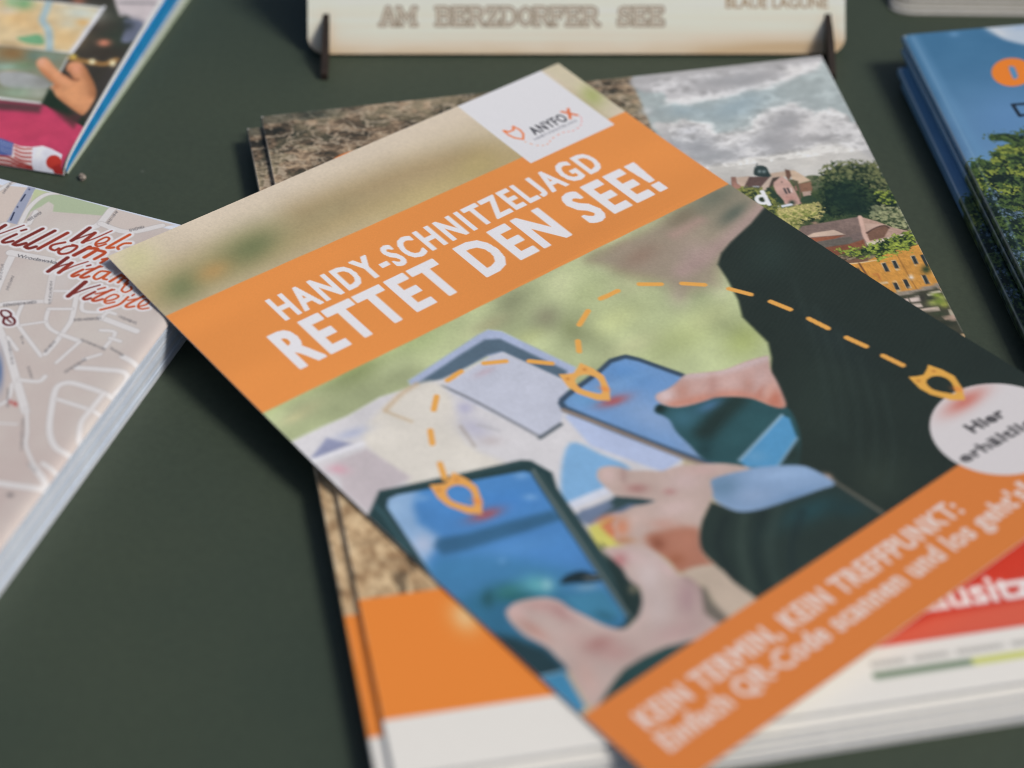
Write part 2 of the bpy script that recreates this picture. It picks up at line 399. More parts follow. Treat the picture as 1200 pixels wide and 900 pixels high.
# ------------------------------------------------------------------ the artwork lists (mm on each sheet)
FLYER_OPS = [
 ('s',(204,190,170),17.166,8.583,1,0,[-0.93,-0.79,142.15,1.61]),
 ('s',(174,156,116),12.709,7.183,1,1,[1.89,17.96,78.16,22.23,114.27,27.73]),
 ('s',(156,134,98),8.499,7.932,0.75,1,[51.13,14.12,80.67,15.27,102.61,20.33]),
 ('b',(112,118,80),0.8,[30.51,17.03],[12.63,-0.43],[-2.17,7.01]),
 ('b',(100,110,74),0.5,[33.03,17.16],[5.82,-0.2],[-1.1,3.53]),
 ('b',(104,114,78),0.8,[9.3,19.61],[6.98,-0.22],[-1.61,5.67]),
 ('b',(150,138,104),0.6,[54.75,16.59],[12.66,-0.43],[-1.64,4.83]),
 ('b',(176,140,88),0.7,[18.73,19.15],[5.09,0.16],[-1.16,3.46]),
 ('b',(192,187,142),0.8,[5.24,5.15],[6.91,0.09],[-2.15,6.92]),
 ('b',(184,166,116),0.7,[80.29,26.77],[15.46,0.22],[-1.98,4.9]),
 ('b',(176,160,108),0.6,[99.59,24.09],[7.86,0.28],[-2.79,6.28]),
 ('s',(196,186,160),9.359,1.872,1,0,[146.81,-0.21,147.95,13.2,146.87,32.38]),
 ('b',(158,164,104),0.9,[145.52,17.48],[0.14,4.6],[-3.92,2.1]),
 ('b',(206,192,172),0.8,[146.57,29.18],[0.09,3.99],[-2.92,1.52]),
 ('p',(176,187,132),1.024,1,0,[-1.35,66.45,67.08,64.6,151.68,68.07,152.04,99.68,116.02,135.72,48.06,132.15,-1.02,106.28]),
 ('b',(150,166,98),0.8,[26.42,69.39],[8.85,0.81],[-1.39,3.73]),
 ('b',(166,184,118),0.8,[44.55,69.39],[8.19,0.74],[-1.53,3.81]),
 ('b',(188,200,142),0.8,[33.68,73.37],[5.78,0.55],[-1.03,2.67]),
 ('b',(132,136,102),0.8,[72.41,71.54],[5.68,0.53],[-1.97,4.49]),
 ('b',(138,134,110),0.8,[74.99,81.72],[4.21,0.44],[-1.99,4.41]),
 ('b',(176,172,128),0.8,[62.55,75.28],[6.03,0.58],[-1.18,2.75]),
 ('b',(184,190,140),0.8,[86.35,73.18],[5.3,0.5],[-2.88,6.24]),
 ('b',(150,160,108),0.8,[89.03,81.6],[5.74,0.59],[-2.12,4.48]),
 ('b',(184,190,136),0.8,[100.71,84.51],[7.28,0.77],[-1.95,3.95]),
 ('b',(146,122,106),0.8,[111.44,82.21],[8.41,0.88],[-2.91,5.74]),
 ('b',(160,132,122),0.8,[121.95,80.37],[6.54,0.67],[-3.04,5.83]),
 ('b',(178,166,148),0.8,[106.51,95.66],[3.37,0.4],[-2.27,4.45]),
 ('b',(188,196,128),0.8,[87.58,92.97],[8.01,0.93],[-2.36,4.92]),
 ('b',(176,188,116),0.8,[96.3,108.4],[11.7,1.57],[-2.98,5.88]),
 ('b',(164,178,92),0.8,[107.15,118.77],[6.06,0.89],[-3.11,5.83]),
 ('b',(196,198,152),0.8,[116.56,99.59],[3.39,0.42],[-2.67,5.02]),
 ('b',(192,196,140),0.8,[84.51,102.8],[6.93,0.89],[-1.55,3.21]),
 ('b',(186,194,130),0.8,[106.19,106.96],[7.12,0.94],[-1.98,3.81]),
 ('b',(170,178,116),0.8,[67.0,84.73],[5.54,0.6],[-1.2,2.73]),
 ('b',(150,160,104),0.8,[77.26,88.81],[3.26,0.37],[-2.0,4.37]),
 ('b',(150,146,112),0.8,[100.63,71.46],[5.43,0.5],[-1.4,2.91]),
 ('b',(140,120,100),0.8,[108.06,72.9],[4.98,0.47],[-1.16,2.34]),
 ('b',(178,178,128),0.8,[9.44,71.99],[5.14,0.49],[-0.82,2.35]),
 ('b',(196,190,140),0.8,[5.04,72.97],[3.82,0.37],[-0.54,1.56]),
 ('p',(150,136,120),3.869,0.9,0,[97.79,71.42,119.1,70.4,151.25,69.18,152.15,85.42,126.13,91.91,116.56,99.59,107.34,96.34,105.19,85.94,100.01,78.78]),
 ('b',(140,118,102),0.8,[109.19,78.21],[6.79,-0.12],[-1.43,3.48]),
 ('b',(172,150,142),0.8,[120.23,87.09],[5.78,-0.05],[-2.01,4.62]),
 ('b',(112,114,98),0.95,[140.48,72.09],[11.11,-0.28],[-2.2,4.86]),
 ('b',(122,112,92),0.8,[128.47,73.25],[6.51,-0.15],[-1.57,3.6]),
 ('b',(92,100,88),0.9,[140.11,80.3],[6.3,-0.76],[-1.1,2.98]),
 ('s',(170,146,138),4.485,2.523,0.9,1,[152.51,81.85,141.19,84.95,124.8,88.56,113.5,89.61]),
 ('s',(170,140,130),2.813,2.25,0.7,1,[121.9,77.17,131.2,76.83]),
 ('p',(165,176,202),0.628,1,0,[34.08,78.93,57.69,76.3,60.86,76.36,63.12,78.91,68.94,100.17,64.11,104.88,57.16,86.88,54.29,83.85,40.88,84.17,32.88,82.49]),
 ('p',(84,103,118),0.752,1,0,[34.47,81.1,49.95,79.32,57.84,78.78,61.01,80.84,66.38,99.68,64.02,102.47,58.39,84.71,55.0,83.63,47.54,84.01,40.88,84.17,35.74,82.45]),
 ('p',(204,201,202),0.714,1,0,[-0.32,78.78,8.49,79.11,15.45,79.76,25.35,79.31,33.62,81.19,40.92,83.44,47.54,84.01,54.78,84.23,58.52,85.21,63.82,102.7,57.71,107.38,67.18,140.23,61.86,146.05,38.29,152.15,31.65,148.21,39.01,124.64,36.58,118.34,5.0,106.29,-0.35,110.83,-0.75,88.82]),
 ('p',(190,193,206),0.493,1,0,[40.79,85.6,54.39,84.71,58.33,85.44,63.87,103.9,53.13,113.11,46.92,113.65,39.04,86.51]),
 ('s',(126,128,134),0.778,0.486,1,1,[39.45,85.32,42.51,95.22,46.61,113.39]),
 ('s',(84,92,98),1.082,0.481,1,0,[46.43,113.61,53.13,113.11]),
 ('p',(211,205,194),1.43,1,1,[14.75,86.74,30.27,81.22,38.27,82.52,38.68,89.6,31.97,104.53,33.83,116.1,15.67,109.95,12.75,99.29]),
 ('s',(190,160,120),0.975,0.975,0.7,1,[23.85,83.64,29.91,81.69,34.97,81.11]),
 ('s',(190,165,130),0.721,0.721,0.7,1,[23.5,84.1,26.18,90.54]),
 ('p',(138,142,168),0.702,1,0,[0.71,85.8,7.29,82.79,10.69,87.87,1.33,86.62]),
 ('b',(170,176,198),0.8,[12.7,85.16],[4.42,1.08],[-0.68,1.51]),
 ('s',(226,224,230),1.169,0.702,0.9,0,[0.53,87.05,12.58,89.32]),
 ('p',(190,180,182),0.92,1,0,[4.11,90.15,12.52,91.39,14.91,105.18,5.34,105.2,0.48,108.13,0.03,99.0]),
 ('b',(206,160,170),0.85,[3.28,92.61],[1.79,1.84],[-1.06,1.24]),
 ('b',(176,174,192),0.7,[36.27,101.39],[1.63,4.44],[-2.71,1.89]),
 ('b',(166,164,190),0.7,[39.02,94.71],[1.59,1.25],[-1.45,1.82]),
 ('s',(160,150,140),0.715,0.715,0.8,1,[34.27,99.07,32.69,106.18]),
 ('s',(170,168,170),0.72,0.72,0.7,1,[37.77,101.12,40.42,105.81]),
 ('b',(180,170,168),0.7,[36.71,107.22],[2.17,1.75],[-1.08,1.33]),
 ('b',(190,170,180),0.7,[50.52,87.86],[3.13,0.36],[-0.45,1.07]),
 ('p',(174,186,214),0.718,1,0,[55.6,111.75,59.01,111.49,67.37,140.02,61.04,140.56,53.85,123.04]),
 ('p',(124,168,206),0.936,1,1,[41.05,127.39,50.72,119.35,53.97,126.84,55.8,134.64,48.28,136.67,37.42,134.68]),
 ('s',(204,208,220),2.302,0.691,1,0,[36.62,134.72,48.28,136.67]),
 ('p',(92,112,138),0.914,1,0,[36.06,137.76,47.36,139.49,52.99,145.71,50.44,147.11,43.49,143.32,36.63,142.42]),
 ('p',(186,180,196),0.902,1,0,[36.63,142.42,43.78,143.57,47.36,147.67,40.45,154.0,33.95,148.45]),
 ('b',(200,124,84),0.95,[40.55,144.35],[2.34,1.98],[-2.1,2.4]),
 ('b',(206,196,92),0.95,[35.9,147.36],[1.75,1.48],[-1.54,1.78]),
 ('b',(196,130,100),0.9,[40.38,149.78],[2.03,1.73],[-1.74,1.97]),
 ('p',(60,80,100),0.494,1,0,[56.43,110.15,56.98,107.93,58.51,106.12,61.48,105.45,72.35,104.11,77.22,102.91,81.3,104.23,83.2,107.4,87.39,118.14,88.31,132.12,71.18,148.92,67.37,140.02]),
 ('g0',0.544,0,[58.36,109.44,58.69,107.8,60.63,107.08,72.18,105.56,76.68,104.47,80.27,105.4,82.05,108.07,86.45,119.77,87.28,133.22,72.53,147.47,68.91,138.34]),
 ('p',(112,150,196),0.242,1,0,[62.72,83.36,111.14,123.02,70.0,165.59,26.06,128.06]),
 ('b',(96,142,194),0.9,[76.91,109.83],[3.09,6.55],[-3.35,2.52]),
 ('b',(134,160,196),0.9,[71.97,126.07],[3.56,11.4],[-4.8,3.0]),
 ('b',(98,146,186),0.8,[63.83,110.84],[4.09,3.35],[-1.94,2.25]),
 ('b',(122,162,206),0.6,[71.72,111.08],[11.24,1.56],[-0.86,1.82]),
 ('b',(150,164,190),0.7,[73.22,142.41],[2.53,5.55],[-3.22,2.27]),
 ('g1',),
 ('s',(146,128,114),1.078,0.479,0.95,1,[56.81,109.7,61.74,122.47,67.75,139.6,71.02,147.66]),
 ('s',(58,74,90),0.604,0.352,0.95,1,[57.55,107.26,71.54,105.04,76.77,103.74,80.89,104.7,82.9,108.36,86.97,118.6]),
 ('p',(38,47,41),0.667,1,0,[152.51,81.85,140.53,86.28,131.0,88.65,126.01,90.46,122.24,93.21,120.07,98.98,116.41,106.9,112.65,112.38,111.67,117.96,110.69,123.49,107.33,128.15,102.66,132.38,99.3,139.63,96.56,144.45,92.89,151.89,86.32,155.76,84.24,163.43,86.17,176.43,87.23,183.34,76.5,185.91,173.61,189.6,182.9,141.73]),
 ('b',(48,60,52),0.6,[105.04,146.71],[6.0,5.35],[-12.58,12.59]),
 ('b',(52,62,52),0.7,[96.44,174.46],[5.67,5.22],[-6.04,5.83]),
 ('b',(44,58,52),0.6,[135.33,99.56],[4.98,4.21],[-7.24,7.47]),
 ('b',(38,48,46),0.6,[123.66,133.92],[-0.15,14.32],[-5.51,2.2]),
 ('s',(50,62,56),1.281,1.281,0.35,1,[132.17,110.5,116.02,135.72,100.9,155.07]),
 ('s',(50,62,56),1.26,1.26,0.35,1,[129.21,121.33,113.6,144.46,99.48,160.91]),
 ('s',(50,62,56),1.24,1.24,0.35,1,[126.28,131.91,111.2,153.02,98.07,166.68]),
 ('s',(50,62,56),1.221,1.221,0.35,1,[123.4,142.25,108.84,161.42,96.67,172.37]),
 ('s',(50,62,56),1.201,1.201,0.35,1,[120.55,152.35,106.5,169.65,95.28,177.98]),
 ('g0',0.534,1,[73.65,123.26,75.85,122.69,78.62,126.06,84.55,128.65,87.84,129.34,91.31,131.95,93.67,134.7,95.41,140.13,97.76,143.6,95.03,149.68,90.43,155.34,83.15,159.77,75.34,150.88,71.64,145.65,70.83,142.41,71.62,137.92,72.33,132.43,73.7,128.81,73.77,126.61,73.1,124.67]),
 ('p',(46,80,84),0.242,1,0,[76.17,115.29,109.16,143.55,86.89,165.8,55.55,138.46]),
 ('b',(62,104,118),0.9,[76.41,130.08],[3.36,2.86],[-2.78,3.03]),
 ('b',(78,118,152),0.85,[84.64,131.18],[3.74,1.09],[-1.05,1.74]),
 ('s',(36,52,48),4.887,2.199,0.95,1,[90.56,133.79,84.55,134.95,77.28,137.0]),
 ('b',(28,40,36),0.95,[74.79,123.88],[1.23,1.04],[-1.2,1.32]),
 ('b',(52,90,94),0.8,[81.49,143.37],[2.7,2.34],[-2.39,2.53]),
 ('b',(36,62,64),0.8,[73.43,141.16],[1.49,1.29],[-2.73,2.93]),
 ('b',(50,88,92),0.7,[88.11,143.6],[4.46,-0.67],[-1.19,4.92]),
 ('b',(40,52,46),0.9,[87.06,155.78],[2.94,2.61],[-4.0,4.08]),
 ('g1',),
 ('g0',0.383,0,[76.77,149.11,94.9,144.49,95.49,146.43,91.96,152.55,81.74,156.5,76.39,151.79]),
 ('p',(84,146,188),0.24,1,0,[86.37,130.91,105.3,147.39,85.12,167.57,67.04,151.59]),
 ('b',(104,156,192),0.7,[80.41,150.61],[2.07,1.81],[-1.58,1.65]),
 ('g1',),
 ('s',(150,178,196),0.77,0.433,0.85,0,[76.77,149.11,94.9,144.49]),
 ('s',(140,168,186),0.714,0.429,0.7,0,[91.96,152.55,81.74,156.5]),
 ('g0',0.585,0,[50.49,162.69,56.92,157.7,62.58,154.71,65.06,160.5,74.16,164.89,87.8,168.9,89.39,183.1,87.45,185.76,65.76,186.06,48.95,183.95,48.01,177.71,49.85,169.76]),
 ('p',(42,54,49),0.222,1,0,[63.8,138.09,110.54,179.7,67.82,219.36,25.26,180.69]),
 ('b',(40,72,76),0.85,[77.52,171.57],[8.28,1.7],[-1.7,3.19]),
 ('s',(58,72,64),2.003,1.335,0.7,1,[64.86,163.22,58.03,169.3,50.78,180.17]),
 ('s',(54,68,62),1.784,1.338,0.6,1,[72.86,165.94,62.83,173.57,55.19,184.12]),
 ('s',(34,44,42),1.785,1.339,0.8,1,[61.69,160.44,54.34,166.05,50.18,174.86]),
 ('s',(34,46,44),1.779,1.334,0.7,1,[68.85,164.58,58.75,173.46,53.26,182.39]),
 ('b',(36,60,62),0.7,[84.28,176.95],[3.1,2.82],[-1.95,1.91]),
 ('s',(34,46,46),1.789,1.341,0.6,1,[75.71,170.69,66.48,176.83,61.26,182.68]),
 ('g1',),
 ('s',(116,110,98),0.741,0.556,0.85,0,[88.14,166.93,88.26,170.07,88.97,182.72]),
 ('b',(190,160,140),0.9,[88.05,166.47],[0.21,1.46],[-0.98,0.45]),
 ('g0',0.512,1,[67.15,149.51,70.75,149.66,75.25,151.72,79.23,154.07,85.48,158.85,87.39,162.46,87.8,168.9,83.63,168.15,75.16,165.78,68.51,163.55,64.87,160.7,63.6,155.59,64.83,152.29]),
 ('p',(134,160,192),0.229,1,0,[71.53,129.54,119.16,171.7,78.75,209.2,35.15,169.76]),
 ('b',(104,134,160),0.9,[68.17,152.98],[3.21,2.81],[-3.03,3.23]),
 ('b',(150,176,208),0.8,[80.67,158.75],[5.6,3.69],[-1.27,1.49]),
 ('b',(112,142,176),0.8,[77.76,165.88],[6.87,1.8],[-0.93,1.6]),
 ('b',(146,168,198),0.7,[70.92,159.08],[2.9,2.56],[-1.71,1.8]),
 ('g1',),
 ('g0',0.548,1,[76.46,120.56,77.87,119.64,80.76,119.96,83.96,119.67,87.55,118.98,90.82,120.81,95.29,123.51,99.4,124.46,102.78,125.16,106.89,126.69,107.05,127.58,104.2,131.15,102.55,134.84,100.21,139.31,98.16,142.53,96.48,142.62,95.23,140.32,94.29,137.16,93.3,135.09,90.9,132.39,87.47,129.73,84.37,128.84,80.99,127.73,78.37,126.34,76.93,124.71,76.14,122.38]),
 ('p',(190,156,147),0.25,1,0,[87.18,102.93,121.07,131.64,97.77,154.92,65.64,127.12]),
 ('s',(200,180,178),2.276,1.517,0.9,1,[87.29,119.26,94.91,123.91,106.7,127.42]),
 ('s',(192,128,108),2.718,1.977,0.85,1,[78.33,124.78,84.36,127.79,91.14,131.09,94.57,135.83,96.66,141.92]),
 ('b',(210,188,186),0.95,[79.11,121.24],[2.3,0.65],[-1.18,2.02]),
 ('b',(186,134,118),0.7,[82.88,123.01],[1.4,1.18],[-2.04,2.23]),
 ('b',(174,132,122),0.7,[89.88,126.1],[1.08,0.92],[-2.91,3.11]),
 ('b',(200,168,160),0.7,[93.93,128.13],[1.86,1.59],[-2.1,2.22]),
 ('b',(178,130,116),0.7,[96.48,131.75],[1.39,1.2],[-2.11,2.21]),
 ('b',(194,164,158),0.7,[100.19,132.06],[1.85,1.61],[-2.98,3.11]),
 ('b',(188,116,94),0.9,[97.72,139.29],[1.52,1.33],[-2.52,2.6]),
 ('b',(206,160,144),0.7,[98.52,136.4],[0.29,1.04],[-3.05,1.8]),
 ('b',(184,122,104),0.7,[96.51,135.37],[0.13,0.89],[-2.58,1.29]),
 ('g1',),
 ('p',(204,196,98),0.539,1,0,[36.18,142.57,38.33,143.17,42.38,144.15,41.5,150.74,38.3,152.85,34.97,150.6,33.45,149.31]),
 ('p',(198,122,86),0.677,1,0,[38.54,143.95,41.56,144.06,45.68,144.48,41.75,150.95,38.3,149.83,38.14,146.96]),
 ('p',(52,72,74),0.688,1,0,[44.41,140.29,47.75,139.05,49.66,140.99,51.93,143.55,53.81,146.54,50.28,145.4,48.18,143.18,44.61,142.63,40.43,141.26,38.88,139.96]),
 ('p',(108,122,146),0.684,1,0,[38.25,137.58,44.72,139.93,45.13,141.52,37.35,141.73,36.07,140.65]),
 ('g0',0.504,1,[48.23,131.89,50.16,130.13,52.4,130.6,54.36,132.56,55.71,135.18,58.54,137.69,60.73,139.88,62.92,140.53,65.68,141.58,68.49,143.61,71.04,145.41,74.28,148.48,76.87,152.72,72.1,150.79,68.51,149.62,67.02,149.82,65.23,152.45,63.43,154.08,59.8,156.0,56.02,158.35,53.29,160.92,51.05,163.87,49.76,167.3,49.76,169.72,46.67,168.22,43.93,167.32,42.21,165.81,42.88,163.11,42.91,160.13,42.13,157.04,40.98,154.84,38.51,152.12,37.87,150.06,39.87,147.52,41.33,145.1,44.54,144.25,48.16,144.22,50.7,145.44,53.2,146.2,51.68,143.83,49.67,141.5,47.65,139.16,47.61,136.1,47.67,133.95]),
 ('p',(188,166,156),0.227,1,0,[50.53,123.25,84.75,152.46,55.02,183.11,23.12,155.25]),
 ('b',(202,176,170),0.9,[50.74,133.03],[1.5,1.27],[-1.83,2.1]),
 ('b',(168,136,130),0.6,[53.36,135.24],[0.75,0.64],[-1.83,2.09]),
 ('b',(166,122,116),0.9,[52.82,140.51],[2.08,1.77],[-1.1,1.23]),
 ('b',(174,124,120),0.8,[57.81,146.17],[1.18,1.01],[-0.74,0.81]),
 ('b',(200,176,172),0.8,[62.75,145.8],[3.25,2.81],[-2.25,2.46]),
 ('b',(200,168,162),0.7,[68.19,145.96],[3.55,3.08],[-1.15,1.24]),
 ('b',(200,176,170),0.9,[55.35,150.88],[4.31,2.01],[-1.5,2.21]),
 ('b',(200,174,164),0.8,[46.49,147.64],[3.27,0.59],[-0.86,1.86]),
 ('b',(188,146,132),0.8,[49.82,152.97],[2.61,2.26],[-1.25,1.39]),
 ('p',(168,112,90),1.561,0.95,1,[44.29,153.13,48.57,154.36,52.74,156.73,54.63,159.61,51.35,164.13,49.6,169.88,42.53,167.88,42.18,163.39,42.53,157.08]),
 ('b',(136,82,62),0.95,[44.77,156.59],[0.41,2.02],[-1.79,0.89]),
 ('b',(178,122,100),0.8,[49.6,160.16],[2.0,1.75],[-2.84,3.1]),
 ('b',(152,94,68),0.8,[44.39,162.92],[1.71,1.48],[-1.39,1.53]),
 ('b',(200,128,94),0.85,[42.07,147.56],[1.31,1.12],[-2.1,2.39]),
 ('b',(178,124,84),0.8,[39.57,150.91],[2.02,1.73],[-0.7,0.79]),
 ('g1',),
 ('p',(40,62,64),0.489,1,0,[-4.16,111.03,1.08,107.75,6.69,103.87,10.13,105.43,24.82,111.32,38.24,116.5,39.92,118.08,41.25,124.18,38.87,128.69,33.46,151.26,29.77,167.66,27.1,169.9,23.1,170.95,8.44,172.38,-3.34,170.82,-10.74,156.09]),
 ('s',(62,92,98),0.896,0.538,0.8,0,[3.15,107.51,2.85,111.02,0.2,123.68]),
 ('s',(70,92,94),0.371,0.278,0.6,0,[6.67,104.62,37.64,117.22]),
 ('g0',0.443,0,[4.91,109.09,6.68,107.28,9.19,107.55,22.93,113.71,36.34,119.66,37.31,121.05,36.25,124.55,30.62,146.48,25.04,168.12,23.02,169.8,18.36,168.63,2.11,172.09,-6.88,159.33,0.68,129.08]),
 ('p',(76,130,186),0.22,1,0,[12.12,82.67,72.79,131.46,14.88,195.1,-37.7,150.28]),
 ('p',(138,170,204),1.563,1,0,[7.57,103.42,13.24,109.82,9.67,112.68,7.36,117.43,8.21,123.71,1.53,128.41,-0.52,134.87,-6.07,124.97]),
 ('b',(172,184,206),0.95,[4.2,123.25],[2.07,1.68],[-1.89,2.44]),
 ('b',(150,180,210),0.8,[6.51,110.17],[1.37,1.09],[-1.6,2.11]),
 ('p',(66,122,164),2.998,1,0,[-0.38,129.58,4.67,128.23,14.53,134.46,26.19,151.66,28.76,172.26,15.46,187.1,-14.75,161.15]),
 ('p',(52,106,136),2.958,1,0,[-1.93,140.85,9.91,143.49,21.62,156.99,22.2,171.96,4.22,177.31,-6.88,159.33]),
 ('p',(54,96,128),1.119,0.95,0,[5.82,125.48,7.98,123.99,13.83,126.88,22.07,129.38,33.34,133.41,33.72,137.12,22.86,134.31,10.68,130.83,5.71,128.61]),
 ('b',(84,138,192),0.8,[20.32,137.39],[7.78,3.51],[-1.32,2.2]),
 ('b',(68,124,186),0.7,[25.64,124.15],[9.07,3.98],[-1.91,3.2]),
 ('b',(56,116,118),0.95,[10.4,146.17],[4.14,1.9],[-1.26,2.12]),
 ('b',(92,160,168),0.95,[16.29,148.83],[2.53,2.78],[-2.08,2.15]),
 ('b',(140,186,192),0.8,[17.88,150.17],[1.01,0.84],[-1.13,1.35]),
 ('b',(40,84,94),0.95,[5.3,145.06],[1.14,0.95],[-1.71,2.11]),
 ('b',(40,96,96),0.7,[10.9,148.84],[3.78,2.4],[-0.72,1.01]),
 ('p',(30,46,52),0.437,1,1,[20.3,151.75,22.88,150.71,26.19,151.66,27.72,153.89,29.17,156.99,26.36,156.26,23.01,153.77]),
 ('s',(150,148,140),0.48,0.349,0.9,0,[25.6,153.94,27.88,155.7]),
 ('b',(120,156,176),0.85,[24.17,156.41],[2.52,1.63],[-0.6,0.81]),
 ('p',(66,126,156),0.857,1,0,[18.41,155.18,26.47,159.3,24.58,167.72,20.13,166.59,18.14,159.48]),
 ('b',(46,92,110),0.8,[21.48,165.04],[1.19,2.38],[-1.18,0.85]),
 ('b',(116,160,204),0.8,[32.25,127.15],[1.35,1.12],[-0.69,0.84]),
 ('b',(116,160,204),0.8,[34.94,120.5],[1.37,1.12],[-0.7,0.85]),
 ('b',(116,160,204),0.8,[12.73,111.8],[1.36,1.09],[-0.66,0.85]),
 ('b',(96,146,190),0.8,[14.76,138.36],[0.73,0.6],[-0.65,0.79]),
 ('p',(36,58,64),1.661,1,0,[-1.85,151.47,2.77,157.1,6.06,164.26,5.77,170.09,2.11,172.09,-5.09,165.09]),
 ('g1',),
 ('s',(104,116,114),0.813,0.406,0.9,0,[38.31,120.87,37.39,123.7,31.9,145.0,25.55,168.56]),
 ('s',(58,78,78),0.671,0.358,0.8,0,[38.81,122.67,33.09,145.24,27.23,168.2]),
 ('p',(66,130,166),0.407,1,0,[0.04,168.89,4.92,171.21,2.0,181.54,-0.26,181.99,-0.48,174.54]),
 ('s',(138,164,180),0.617,0.411,0.8,0,[0.03,169.18,5.06,171.33]),
 ('p',(36,52,50),0.566,1,0,[35.22,148.15,35.07,153.51,33.85,160.59,30.93,168.08,25.68,172.03,26.58,166.29]),
 ('b',(150,136,110),0.7,[31.49,163.25],[0.71,0.61],[-1.0,1.13]),
 ('p',(188,170,152),0.477,1,1,[44.23,166.72,48.72,168.76,49.86,171.66,49.32,176.32,48.91,186.11,40.8,184.68,40.78,181.36,42.89,175.71,43.52,171.63,42.66,167.73]),
 ('p',(112,104,94),0.751,1,0,[42.04,171.17,43.53,173.33,41.95,177.4,41.01,184.45,35.36,183.14,38.6,176.94]),
 ('g0',0.512,1,[5.88,150.62,7.02,149.96,9.46,149.76,13.06,151.25,15.68,153.2,17.08,155.86,17.45,159.02,18.5,162.76,19.69,167.02,21.67,170.33,24.21,170.92,26.88,169.99,29.05,168.59,30.88,166.88,32.83,163.99,32.61,162.13,32.67,160.09,33.58,157.5,33.85,154.33,33.9,151.4,34.34,149.81,36.85,150.91,39.73,153.38,42.04,155.79,42.52,158.8,42.34,162.51,41.73,166.67,42.84,168.23,43.09,172.09,40.4,176.03,38.37,179.23,38.5,183.46,36.73,184.34,32.26,183.8,29.14,182.5,25.47,180.47,21.33,179.64,17.37,179.33,14.49,179.18,11.2,180.2,7.56,181.65,4.28,182.98,2.8,181.7,3.89,177.7,4.75,174.61,6.04,170.31,6.19,167.33,6.34,164.33,5.76,161.47,4.81,158.3,4.79,154.72,5.06,152.57]),
 ('p',(186,165,157),0.211,1,0,[18.29,127.7,67.42,169.63,24.79,213.67,-19.58,174.7]),
 ('b',(206,176,170),0.95,[7.68,151.57],[0.69,2.73],[-2.04,1.09]),
 ('b',(190,152,146),0.8,[12.39,153.51],[2.5,2.77],[-1.2,1.24]),
 ('b',(170,132,128),0.9,[15.08,158.23],[1.04,4.28],[-1.86,0.96]),
 ('b',(182,138,126),0.8,[7.37,158.09],[0.67,4.87],[-1.45,0.61]),
 ('b',(190,162,154),0.8,[12.79,165.89],[2.78,2.39],[-1.87,2.19]),
 ('b',(168,124,118),0.95,[15.42,170.54],[3.34,1.61],[-1.39,2.21]),
 ('b',(176,140,134),0.8,[16.26,174.43],[3.56,3.09],[-1.88,2.14]),
 ('b',(196,164,154),0.85,[7.55,175.49],[2.23,0.47],[-2.25,5.4]),
 ('b',(196,180,176),0.95,[36.57,162.61],[2.55,2.21],[-4.39,4.9]),
 ('b',(192,175,170),0.9,[32.01,171.17],[2.5,2.18],[-4.28,4.76]),
 ('b',(172,142,142),0.9,[38.64,172.81],[1.95,1.71],[-4.37,4.77]),
 ('b',(182,152,148),0.8,[30.57,178.91],[6.13,2.11],[-1.39,2.48]),
 ('b',(202,178,174),0.9,[37.57,155.82],[1.72,3.5],[-1.65,1.19]),
 ('b',(176,116,116),0.9,[34.57,154.95],[-0.21,2.02],[-2.44,0.52]),
 ('b',(168,138,132),0.8,[31.08,164.56],[0.84,0.73],[-2.0,2.25]),
 ('b',(198,172,168),0.8,[41.05,163.94],[-0.05,3.46],[-1.34,0.4]),
 ('s',(200,176,170),1.486,1.273,0.6,1,[16.69,159.19,19.64,167.78,21.61,171.09,26.41,171.21]),
 ('s',(160,134,130),1.298,1.082,0.7,1,[42.49,168.61,42.44,172.79,38.62,178.62]),
 ('g1',),
 ('p',(40,66,66),0.453,1,0,[4.09,183.2,7.56,181.65,11.2,180.2,14.96,179.19,20.26,179.49,25.47,180.47,32.43,183.62,33.71,184.92,12.46,188.23]),
 ('s',(50,80,78),1.245,0.83,0.6,1,[14.4,180.65,22.3,181.28,29.28,183.02]),
]
